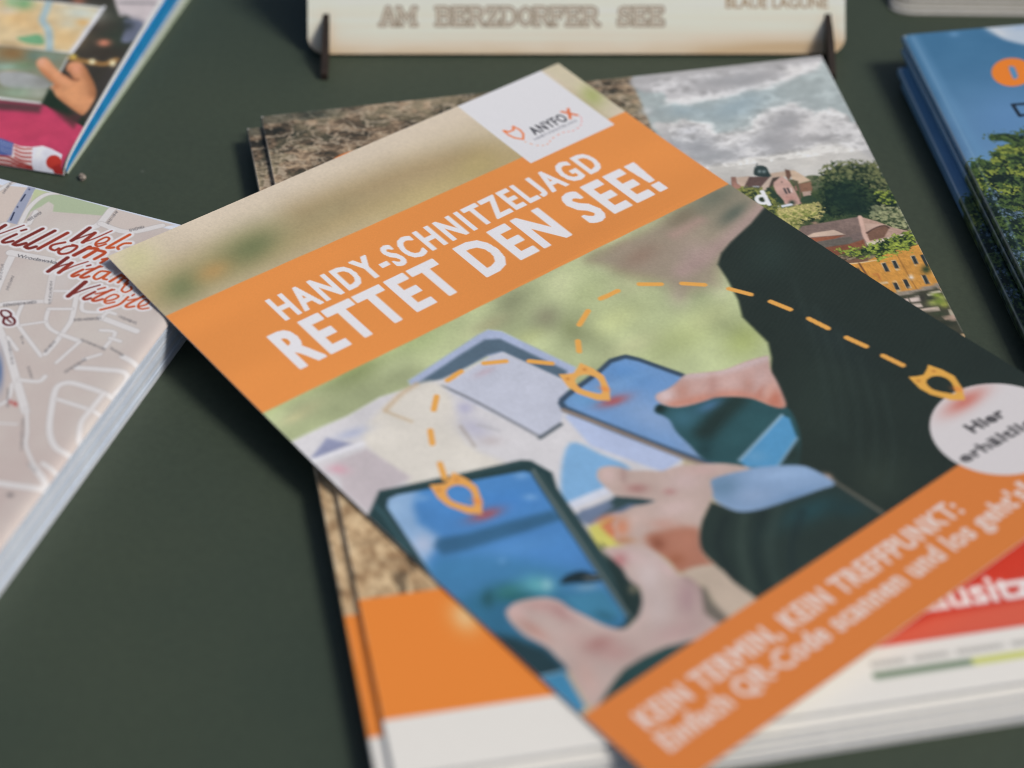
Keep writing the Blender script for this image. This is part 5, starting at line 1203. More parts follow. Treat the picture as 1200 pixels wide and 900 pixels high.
 ('s',(104,100,102),0.181,0.121,0.7,0,[128.9,76.25,128.44,76.47]),
 ('s',(104,100,102),0.145,0.121,0.7,0,[128.5,76.41,128.84,76.68]),
 ('s',(104,100,102),0.181,0.121,0.7,0,[129.18,76.75,128.7,76.91]),
 ('s',(104,100,102),0.174,0.116,0.7,0,[142.78,91.42,142.62,91.91]),
 ('s',(104,100,102),0.174,0.116,0.7,0,[143.24,91.58,143.06,92.23]),
 ('s',(104,100,102),0.174,0.116,0.7,0,[143.63,91.8,143.62,92.52]),
 ('s',(104,100,102),0.174,0.116,0.7,0,[143.95,91.99,143.92,92.67]),
 ('s',(104,100,102),0.174,0.116,0.7,0,[144.35,92.16,144.33,92.94]),
 ('s',(104,100,102),0.174,0.116,0.7,0,[144.75,92.47,144.73,93.08]),
 ('s',(104,100,102),0.139,0.116,0.7,0,[144.71,92.73,145.0,92.93]),
 ('s',(104,100,102),0.174,0.116,0.7,0,[145.18,92.72,145.17,93.3]),
 ('s',(104,100,102),0.174,0.116,0.7,0,[145.57,92.86,145.57,93.58]),
 ('s',(104,100,102),0.139,0.116,0.7,0,[145.5,93.35,145.81,93.37]),
 ('b',(170,60,56),0.9,[128.63,75.12],[0.29,-0.12],[0.38,0.67]),
 ('b',(170,60,56),0.9,[129.61,75.24],[0.29,-0.12],[0.38,0.67]),
 ('b',(170,60,56),0.9,[130.34,75.33],[0.3,-0.12],[0.38,0.67]),
 ('b',(90,86,88),0.8,[144.02,102.09],[0.71,-0.27],[0.34,0.6]),
 ('s',(104,100,102),0.195,0.13,0.7,0,[109.38,44.79,109.95,45.58]),
 ('s',(104,100,102),0.195,0.13,0.7,0,[109.6,44.54,110.17,45.56]),
 ('s',(104,100,102),0.195,0.13,0.7,0,[109.9,44.43,110.51,45.29]),
 ('s',(104,100,102),0.156,0.13,0.7,0,[110.32,45.07,110.43,44.76]),
 ('s',(104,100,102),0.195,0.13,0.7,0,[110.13,44.22,110.75,45.22]),
 ('s',(104,100,102),0.195,0.13,0.7,0,[110.43,44.14,111.06,44.94]),
 ('s',(104,100,102),0.156,0.13,0.7,0,[110.57,44.36,110.95,44.45]),
 ('s',(104,100,102),0.195,0.13,0.7,0,[110.75,44.11,111.21,44.7]),
 ('s',(104,100,102),0.156,0.13,0.7,0,[110.83,44.23,111.2,44.3]),
 ('s',(104,100,102),0.195,0.13,0.7,0,[111.04,43.94,111.52,44.52]),
 ('s',(104,100,102),0.156,0.13,0.7,0,[111.15,44.12,111.48,44.13]),
 ('s',(104,100,102),0.195,0.13,0.7,0,[111.35,43.71,111.72,44.44]),
 ('s',(104,100,102),0.156,0.13,0.7,0,[111.59,44.07,111.82,43.93]),
 ('s',(104,100,102),0.195,0.13,0.7,0,[111.56,43.44,112.14,44.31]),
 ('s',(104,100,102),0.195,0.13,0.7,0,[111.89,43.26,112.38,44.16]),
 ('s',(104,100,102),0.156,0.13,0.7,0,[112.2,43.72,112.42,43.57]),
 ('s',(104,100,102),0.195,0.13,0.7,0,[112.26,43.18,112.72,43.82]),
 ('s',(104,100,102),0.156,0.13,0.7,0,[112.42,43.43,112.72,43.39]),
 ('s',(104,100,102),0.195,0.13,0.7,0,[112.45,42.85,113.12,43.78]),
 ('s',(104,100,102),0.156,0.13,0.7,0,[112.83,43.43,113.01,43.22]),
 ('s',(104,100,102),0.195,0.13,0.7,0,[112.84,42.84,113.21,43.53]),
 ('s',(104,100,102),0.195,0.13,0.7,0,[113.05,42.5,113.59,43.5]),
 ('s',(104,100,102),0.156,0.13,0.7,0,[113.32,42.9,113.61,42.86]),
 ('s',(104,100,102),0.195,0.13,0.7,0,[113.5,42.44,113.93,43.11]),
 ('s',(104,100,102),0.156,0.13,0.7,0,[113.78,42.85,113.96,42.65]),
 ('s',(104,100,102),0.195,0.13,0.7,0,[113.68,42.19,114.3,43.01]),
 ('s',(104,100,102),0.156,0.13,0.7,0,[113.88,42.49,114.21,42.5]),
 ('s',(104,100,102),0.195,0.13,0.7,0,[114.03,42.19,114.37,42.78]),
 ('s',(104,100,102),0.156,0.13,0.7,0,[114.19,42.43,114.46,42.35]),
 ('s',(104,100,102),0.195,0.13,0.7,0,[114.3,41.9,114.83,42.62]),
 ('s',(104,100,102),0.195,0.13,0.7,0,[114.63,41.78,115.05,42.42]),
 ('s',(104,100,102),0.156,0.13,0.7,0,[114.94,42.26,115.08,41.98]),
 ('s',(104,100,102),0.195,0.13,0.7,0,[114.85,41.59,115.26,42.35]),
 ('s',(104,100,102),0.156,0.13,0.7,0,[114.94,41.73,115.33,41.83]),
 ('s',(104,100,102),0.195,0.13,0.7,0,[115.1,41.44,115.56,42.17]),
 ('s',(104,100,102),0.156,0.13,0.7,0,[115.35,41.82,115.57,41.69]),
 ('s',(104,100,102),0.195,0.13,0.7,0,[115.28,41.2,115.83,42.13]),
 ('s',(104,100,102),0.195,0.13,0.7,0,[115.52,41.08,116.02,42.0]),
 ('s',(104,100,102),0.195,0.13,0.7,0,[115.78,40.9,116.36,41.81]),
 ('s',(104,100,102),0.195,0.13,0.7,0,[116.16,40.77,116.58,41.59]),
 ('s',(104,100,102),0.156,0.13,0.7,0,[116.39,41.14,116.65,41.04]),
 ('s',(104,100,102),0.193,0.128,0.7,0,[128.17,43.21,128.73,44.09]),
 ('s',(104,100,102),0.154,0.129,0.7,0,[128.32,43.45,128.69,43.56]),
 ('s',(104,100,102),0.193,0.129,0.7,0,[128.55,43.15,128.97,43.84]),
 ('s',(104,100,102),0.193,0.129,0.7,0,[128.87,43.02,129.24,43.68]),
 ('s',(104,100,102),0.193,0.129,0.7,0,[129.05,42.75,129.63,43.63]),
 ('s',(104,100,102),0.193,0.129,0.7,0,[129.31,42.62,129.86,43.51]),
 ('s',(104,100,102),0.154,0.129,0.7,0,[129.52,42.97,129.83,42.97]),
 ('s',(104,100,102),0.193,0.129,0.7,0,[129.62,42.53,130.14,43.31]),
 ('s',(104,100,102),0.193,0.129,0.7,0,[130.03,42.43,130.38,43.09]),
 ('s',(104,100,102),0.193,0.129,0.7,0,[130.32,42.19,130.8,42.95]),
 ('s',(104,100,102),0.154,0.129,0.7,0,[130.6,42.66,130.8,42.48]),
 ('s',(104,100,102),0.193,0.129,0.7,0,[130.67,42.17,131.03,42.69]),
 ('s',(104,100,102),0.193,0.129,0.7,0,[130.83,41.88,131.34,42.73]),
 ('s',(104,100,102),0.154,0.129,0.7,0,[131.18,42.48,131.33,42.2]),
 ('s',(104,100,102),0.193,0.129,0.7,0,[131.11,41.67,131.69,42.6]),
 ('s',(104,100,102),0.154,0.129,0.7,0,[131.38,42.12,131.65,42.04]),
 ('s',(104,100,102),0.193,0.129,0.7,0,[131.5,41.57,132.0,42.36]),
 ('s',(104,100,102),0.154,0.129,0.7,0,[131.7,41.9,131.99,41.87]),
 ('s',(104,100,102),0.193,0.129,0.7,0,[131.8,41.54,132.13,42.18]),
 ('s',(104,100,102),0.193,0.129,0.7,0,[131.99,41.25,132.44,42.19]),
 ('s',(104,100,102),0.154,0.129,0.7,0,[132.43,41.99,132.51,41.6]),
 ('s',(104,100,102),0.193,0.129,0.7,0,[132.29,41.23,132.7,41.93]),
 ('s',(104,100,102),0.154,0.129,0.7,0,[132.5,41.58,132.75,41.48]),
 ('s',(104,100,102),0.193,0.129,0.7,0,[132.55,41.04,133.04,41.82]),
 ('s',(104,100,102),0.193,0.129,0.7,0,[132.87,40.79,133.38,41.72]),
 ('s',(104,100,102),0.154,0.129,0.7,0,[133.25,41.44,133.39,41.15]),
 ('s',(104,100,102),0.193,0.129,0.7,0,[133.15,40.61,133.77,41.55]),
 ('s',(104,100,102),0.154,0.129,0.7,0,[133.48,41.17,133.68,41.0]),
 ('s',(104,100,102),0.193,0.129,0.7,0,[133.52,40.49,134.0,41.37]),
 ('s',(104,100,102),0.193,0.129,0.7,0,[133.96,40.44,134.32,41.05]),
 ('s',(214,212,213),2.523,0.274,1,1,[92.54,22.24,94.25,17.47]),
 ('s',(214,212,213),1.864,0.274,1,1,[93.92,22.07,98.7,15.72]),
 ('s',(214,212,213),2.287,0.272,1,1,[98.7,19.63,97.23,22.24,96.94,23.46,97.77,23.61,99.27,22.36]),
 ('s',(214,212,213),2.139,0.274,1,1,[99.2,17.91,100.04,16.98]),
 ('s',(214,212,213),2.449,0.272,1,1,[103.84,15.19,100.33,22.5,100.35,23.41,101.29,23.33,102.71,21.93]),
 ('s',(214,212,213),2.444,0.272,1,1,[107.1,14.84,103.65,22.29,103.53,23.18,104.52,23.41,105.79,22.18]),
 ('s',(214,212,213),2.45,0.272,1,1,[110.55,14.41,106.81,22.7]),
 ('s',(214,212,213),2.168,0.271,1,1,[111.78,17.99,109.46,20.01,109.53,21.44,110.91,21.74,111.53,20.66]),
 ('s',(214,212,213),2.165,0.271,1,1,[115.05,18.18,113.0,19.35,112.03,21.56,113.01,22.45,114.64,21.44,115.5,19.46,115.33,18.25,114.08,18.19]),
 ('s',(214,212,213),2.594,0.27,1,1,[118.5,17.37,116.45,21.64]),
 ('s',(214,212,213),2.485,0.27,1,1,[118.34,17.98,120.71,17.41,119.25,21.45]),
 ('s',(214,212,213),2.373,0.27,1,1,[120.67,17.79,123.16,17.91,121.96,21.1]),
 ('s',(214,212,213),2.201,0.268,1,1,[123.84,20.55,124.87,19.78,124.08,21.9]),
 ('s',(214,212,213),2.517,0.274,1,1,[114.8,10.5,113.05,16.75]),
 ('s',(214,212,213),2.511,0.273,1,1,[117.01,11.87,116.0,16.33]),
 ('s',(214,212,213),1.912,0.273,1,1,[113.25,16.68,115.04,14.12,116.92,11.71]),
 ('s',(214,212,213),1.884,0.273,1,1,[116.2,16.25,118.19,13.62,120.64,9.51]),
 ('s',(214,212,213),2.04,0.272,1,1,[119.54,15.68,121.22,14.28,121.58,12.66,120.45,12.37,119.25,14.69,119.5,16.06,120.54,16.2,121.75,14.81]),
 ('s',(214,212,213),2.309,0.272,1,1,[125.61,9.23,122.95,15.25,122.97,15.97,124.2,15.31]),
 ('s',(214,212,213),2.171,0.271,1,1,[127.41,12.21,125.88,12.99,125.12,14.76,125.72,15.44]),
 ('s',(214,212,213),2.514,0.267,1,1,[115.34,23.16,113.48,29.66]),
 ('s',(214,212,213),2.455,0.267,1,1,[117.31,24.56,116.2,29.12]),
 ('s',(214,212,213),1.869,0.267,1,1,[113.58,29.62,115.18,26.84,117.31,24.56]),
 ('s',(214,212,213),1.843,0.267,1,1,[116.31,28.9,118.36,25.59,120.85,22.63]),
 ('s',(214,212,213),2.179,0.266,1,1,[121.18,25.91,119.76,28.61,120.28,29.12,121.15,28.07]),
 ('s',(214,212,213),2.005,0.267,1,1,[121.49,24.25,122.11,23.61]),
 ('s',(214,212,213),2.232,0.266,1,1,[124.51,23.17,122.1,28.05,122.79,28.67,123.84,27.72]),
 ('s',(214,212,213),2.07,0.265,1,1,[127.53,24.31,125.66,24.87,125.03,27.26,126.14,27.99,127.2,26.4,128.0,24.31,127.51,26.99,128.54,27.12]),
 ('s',(214,212,213),2.226,0.265,1,1,[131.04,24.18,129.67,27.46]),
 ('s',(214,212,213),2.173,0.265,1,1,[131.08,24.7,132.15,24.46,131.75,27.1]),
 ('s',(214,212,213),2.063,0.265,1,1,[132.73,25.12,133.6,24.96,133.53,27.11]),
 ('s',(214,212,213),1.946,0.263,1,1,[133.84,27.69,133.92,29.42,135.18,29.8,136.03,28.24,135.37,27.44]),
 ('s',(214,212,213),1.952,0.264,1,1,[134.17,26.5,134.08,27.24]),
 ('s',(214,212,213),1.937,0.262,1,1,[137.53,29.75,137.36,30.34]),
 ('s',(214,212,213),2.628,0.263,1,1,[124.08,29.94,122.75,36.26]),
 ('s',(214,212,213),1.864,0.263,1,1,[122.75,36.26,125.41,32.41,127.98,29.64]),
 ('s',(214,212,213),2.143,0.261,1,1,[128.04,32.43,126.6,35.27,127.28,35.87,128.23,34.98]),
 ('s',(214,212,213),1.972,0.263,1,1,[128.36,31.25,129.62,30.05]),
 ('s',(214,212,213),2.143,0.261,1,1,[131.58,30.16,129.09,34.81,129.71,35.54,131.12,34.19]),
 ('s',(214,212,213),1.957,0.261,1,1,[132.09,34.68,133.74,33.34,134.38,31.86,133.02,31.53,131.87,33.37,132.07,34.86,133.06,35.17,134.39,34.12]),
 ('s',(214,212,213),2.08,0.26,1,1,[136.61,31.16,136.06,34.16,134.52,36.15,132.64,37.92]),
 ('s',(214,212,213),2.107,0.26,1,1,[139.98,29.49,137.77,33.83,138.32,34.66,139.63,33.8]),
 ('s',(214,212,213),1.924,0.26,1,1,[140.8,33.34,142.07,32.15,142.25,30.69,140.98,30.49,140.36,32.47,140.76,33.7,141.83,33.97,143.24,33.07]),
 ('s',(214,212,213),1.91,0.258,1,1,[110.24,47.06,111.41,46.6,113.02,47.34,113.08,48.69,111.75,48.87,110.53,47.98,110.24,47.06]),
 ('s',(214,212,213),1.951,0.257,1,1,[112.27,49.35,113.3,48.26,114.91,49.0,115.51,50.46,114.31,51.27,112.87,50.82,112.27,49.35]),
 ('s',(214,212,213),1.798,0.257,1,1,[111.95,48.79,114.61,50.13]),
 ('s',(214,212,213),1.895,0.267,1,1,[121.97,25.6,125.19,23.08]),
 ('s',(214,212,213),1.862,0.262,1,1,[128.63,33.08,132.17,29.93]),
 ('s',(214,212,213),1.854,0.261,1,1,[137.21,32.32,140.84,29.33]),
 ('s',(118,44,36),1.141,0.165,1,1,[92.54,22.24,94.25,17.47]),
 ('s',(118,44,36),0.456,0.165,1,1,[93.92,22.07,98.7,15.72]),
 ('s',(118,44,36),0.906,0.163,1,1,[98.7,19.63,97.23,22.24,96.94,23.46,97.77,23.61,99.27,22.36]),
 ('s',(118,44,36),0.742,0.165,1,1,[99.2,17.91,100.04,16.98]),
 ('s',(118,44,36),1.075,0.163,1,1,[103.84,15.19,100.33,22.5,100.35,23.41,101.29,23.33,102.71,21.93]),
 ('s',(118,44,36),1.073,0.163,1,1,[107.1,14.84,103.65,22.29,103.53,23.18,104.52,23.41,105.79,22.18]),
 ('s',(142,52,36),1.076,0.163,1,1,[110.55,14.41,106.81,22.7]),
 ('s',(142,52,36),0.789,0.163,1,1,[111.78,17.99,109.46,20.01,109.53,21.44,110.91,21.74,111.53,20.66]),
 ('s',(142,52,36),0.788,0.162,1,1,[115.05,18.18,113.0,19.35,112.03,21.56,113.01,22.45,114.64,21.44,115.5,19.46,115.33,18.25,114.08,18.19]),
 ('s',(142,52,36),1.236,0.162,1,1,[118.5,17.37,116.45,21.64]),
 ('s',(176,72,38),1.124,0.162,1,1,[118.34,17.98,120.71,17.41,119.25,21.45]),
 ('s',(176,72,38),1.01,0.162,1,1,[120.67,17.79,123.16,17.91,121.96,21.1]),
 ('s',(176,72,38),0.837,0.161,1,1,[123.84,20.55,124.87,19.78,124.08,21.9]),
 ('s',(118,44,36),1.138,0.164,1,1,[114.8,10.5,113.05,16.75]),
 ('s',(142,52,36),1.135,0.164,1,1,[117.01,11.87,116.0,16.33]),
 ('s',(118,44,36),0.511,0.164,1,1,[113.25,16.68,115.04,14.12,116.92,11.71]),
 ('s',(142,52,36),0.483,0.164,1,1,[116.2,16.25,118.19,13.62,120.64,9.51]),
 ('s',(176,72,38),0.651,0.163,1,1,[119.54,15.68,121.22,14.28,121.58,12.66,120.45,12.37,119.25,14.69,119.5,16.06,120.54,16.2,121.75,14.81]),
 ('s',(190,84,42),0.932,0.163,1,1,[125.61,9.23,122.95,15.25,122.97,15.97,124.2,15.31]),
 ('s',(190,84,42),0.79,0.163,1,1,[127.41,12.21,125.88,12.99,125.12,14.76,125.72,15.44]),
 ('s',(118,44,36),1.168,0.16,1,1,[115.34,23.16,113.48,29.66]),
 ('s',(142,52,36),1.11,0.16,1,1,[117.31,24.56,116.2,29.12]),
 ('s',(118,44,36),0.5,0.16,1,1,[113.58,29.62,115.18,26.84,117.31,24.56]),
 ('s',(142,52,36),0.472,0.16,1,1,[116.31,28.9,118.36,25.59,120.85,22.63]),
 ('s',(176,72,38),0.829,0.159,1,1,[121.18,25.91,119.76,28.61,120.28,29.12,121.15,28.07]),
 ('s',(142,52,36),0.64,0.16,1,1,[121.49,24.25,122.11,23.61]),
 ('s',(176,72,38),0.884,0.159,1,1,[124.51,23.17,122.1,28.05,122.79,28.67,123.84,27.72]),
 ('s',(190,84,42),0.718,0.159,1,1,[127.53,24.31,125.66,24.87,125.03,27.26,126.14,27.99,127.2,26.4,128.0,24.31,127.51,26.99,128.54,27.12]),
 ('s',(190,84,42),0.882,0.159,1,1,[131.04,24.18,129.67,27.46]),
 ('s',(190,84,42),0.827,0.159,1,1,[131.08,24.7,132.15,24.46,131.75,27.1]),
 ('s',(190,84,42),0.715,0.159,1,1,[132.73,25.12,133.6,24.96,133.53,27.11]),
 ('s',(190,84,42),0.602,0.158,1,1,[133.84,27.69,133.92,29.42,135.18,29.8,136.03,28.24,135.37,27.44]),
 ('s',(176,72,38),0.604,0.158,1,1,[134.17,26.5,134.08,27.24]),
 ('s',(176,72,38),0.599,0.157,1,1,[137.53,29.75,137.36,30.34]),
 ('s',(118,44,36),1.312,0.158,1,1,[124.08,29.94,122.75,36.26]),
 ('s',(118,44,36),0.519,0.158,1,1,[122.75,36.26,125.41,32.41,127.98,29.64]),
 ('s',(142,52,36),0.815,0.157,1,1,[128.04,32.43,126.6,35.27,127.28,35.87,128.23,34.98]),
 ('s',(176,72,38),0.629,0.158,1,1,[128.36,31.25,129.62,30.05]),
 ('s',(176,72,38),0.815,0.157,1,1,[131.58,30.16,129.09,34.81,129.71,35.54,131.12,34.19]),
 ('s',(190,84,42),0.624,0.157,1,1,[132.09,34.68,133.74,33.34,134.38,31.86,133.02,31.53,131.87,33.37,132.07,34.86,133.06,35.17,134.39,34.12]),
 ('s',(190,84,42),0.757,0.156,1,1,[136.61,31.16,136.06,34.16,134.52,36.15,132.64,37.92]),
 ('s',(190,84,42),0.785,0.156,1,1,[139.98,29.49,137.77,33.83,138.32,34.66,139.63,33.8]),
 ('s',(190,84,42),0.595,0.156,1,1,[140.8,33.34,142.07,32.15,142.25,30.69,140.98,30.49,140.36,32.47,140.76,33.7,141.83,33.97,143.24,33.07]),
 ('s',(96,34,34),0.59,0.155,1,1,[110.24,47.06,111.41,46.6,113.02,47.34,113.08,48.69,111.75,48.87,110.53,47.98,110.24,47.06]),
 ('s',(96,34,34),0.641,0.154,1,1,[112.27,49.35,113.3,48.26,114.91,49.0,115.51,50.46,114.31,51.27,112.87,50.82,112.27,49.35]),
 ('s',(96,34,34),0.481,0.154,1,1,[111.95,48.79,114.61,50.13]),
 ('s',(176,72,38),0.527,0.16,1,1,[121.97,25.6,125.19,23.08]),
 ('s',(176,72,38),0.518,0.157,1,1,[128.63,33.08,132.17,29.93]),
 ('s',(190,84,42),0.516,0.157,1,1,[137.21,32.32,140.84,29.33]),
]
BLUE_OPS = [
 ('s',(96,138,172),3.051,1.831,0.7,0,[2.4,2.09,2.91,21.17,4.47,51.4,5.48,66.75]),
 ('p',(176,188,200),0.973,1,1,[23.17,-1.35,26.21,2.6,28.63,6.85,36.36,10.15,39.71,0.23,26.08,-0.91]),
 ('b',(204,206,208),0.8,[27.42,2.77],[2.29,1.88],[-0.8,1.54]),
 ('b',(150,172,196),0.8,[34.3,1.18],[2.42,0.36],[-0.42,1.25]),
 ('b',(110,150,186),0.7,[14.6,1.74],[1.45,0.21],[-0.39,1.24]),
 ('b',(92,132,176),0.6,[17.79,43.62],[11.53,1.73],[-4.87,14.81]),
 ('p',(52,76,36),0.406,1,0,[1.14,60.46,4.3,59.42,6.54,61.28,8.17,57.72,10.93,55.07,14.36,54.05,12.45,52.6,9.15,51.72,9.17,50.17,11.35,49.33,14.22,49.37,16.72,50.53,21.69,53.6,12.02,111.99,-6.89,138.24,-6.16,85.04,-1.01,65.78]),
 ('n',(20,34,28),(74,94,48),0.52,0.755,2.032,[1.14,60.46,4.3,59.42,6.54,61.28,8.17,57.72,10.93,55.07,14.36,54.05,12.45,52.6,9.15,51.72,9.17,50.17,11.35,49.33,14.22,49.37,16.72,50.53,21.69,53.6,12.02,111.99,-6.89,138.24,-6.16,85.04,-1.01,65.78]),
 ('n',(44,62,34),(128,138,60),0.5,0.708,1.475,[9.89,56.07,14.0,55.15,17.15,57.16,13.04,58.07]),
 ('n',(44,62,34),(128,138,60),0.5,0.696,1.451,[9.65,65.51,13.39,64.19,15.94,66.45,12.2,67.76]),
 ('n',(44,62,34),(128,138,60),0.5,0.696,1.45,[2.69,64.46,5.51,63.01,7.18,65.14,4.36,66.58]),
 ('n',(44,62,34),(128,138,60),0.5,0.686,1.43,[3.77,72.79,7.34,71.86,9.99,73.73,6.42,74.66]),
 ('n',(44,62,34),(128,138,60),0.5,0.689,1.436,[-0.79,69.52,1.56,68.02,2.78,70.06,0.43,71.55]),
 ('n',(44,62,34),(128,138,60),0.5,0.676,1.409,[6.02,81.51,8.68,80.46,10.42,82.17,7.77,83.21]),
 ('n',(44,62,34),(128,138,60),0.5,0.702,1.462,[6.33,60.49,9.05,59.38,10.84,61.16,8.11,62.27]),
 ('n',(28,44,42),(92,112,130),0.56,0.624,1.417,[-0.79,76.86,1.64,75.04,2.74,77.39,0.31,79.2]),
 ('n',(28,44,42),(92,112,130),0.56,0.618,1.404,[2.16,82.73,5.36,81.41,7.43,83.52,4.24,84.83]),
 ('n',(28,44,42),(92,112,130),0.56,0.608,1.381,[-2.33,90.93,0.5,89.24,2.02,91.58,-0.81,93.26]),
 ('n',(28,44,42),(92,112,130),0.56,0.598,1.36,[-0.92,99.83,1.67,97.46,2.52,100.35,-0.07,102.71]),
 ('n',(28,44,42),(92,112,130),0.56,0.628,1.427,[2.09,73.64,3.66,72.41,4.31,73.98,2.75,75.21]),
 ('p',(228,124,40),0.282,1,1,[19.41,21.35,19.08,22.83,19.06,24.27,19.33,25.6,19.89,26.76,20.71,27.69,21.74,28.34,22.94,28.69,24.25,28.72,25.6,28.42,26.92,27.81,28.16,26.92,29.25,25.8,30.13,24.49,30.76,23.06,31.11,21.58,31.16,20.13,30.9,18.77,30.35,17.59,29.53,16.64,28.49,15.97,27.27,15.61,25.95,15.58,24.58,15.89,23.24,16.51,21.99,17.42,20.91,18.57,20.03,19.89]),
 ('p',(86,134,172),0.282,1,1,[24.86,19.87,25.77,19.38,26.52,20.12,26.15,24.23,25.29,25.34,24.41,25.0]),
 ('s',(26,36,48),1.095,0.243,1,0,[20.38,37.23,20.66,42.27]),
 ('s',(26,36,48),1.036,0.244,1,0,[20.44,37.04,24.52,37.25,26.27,39.32,24.91,41.91,20.66,42.27]),
]
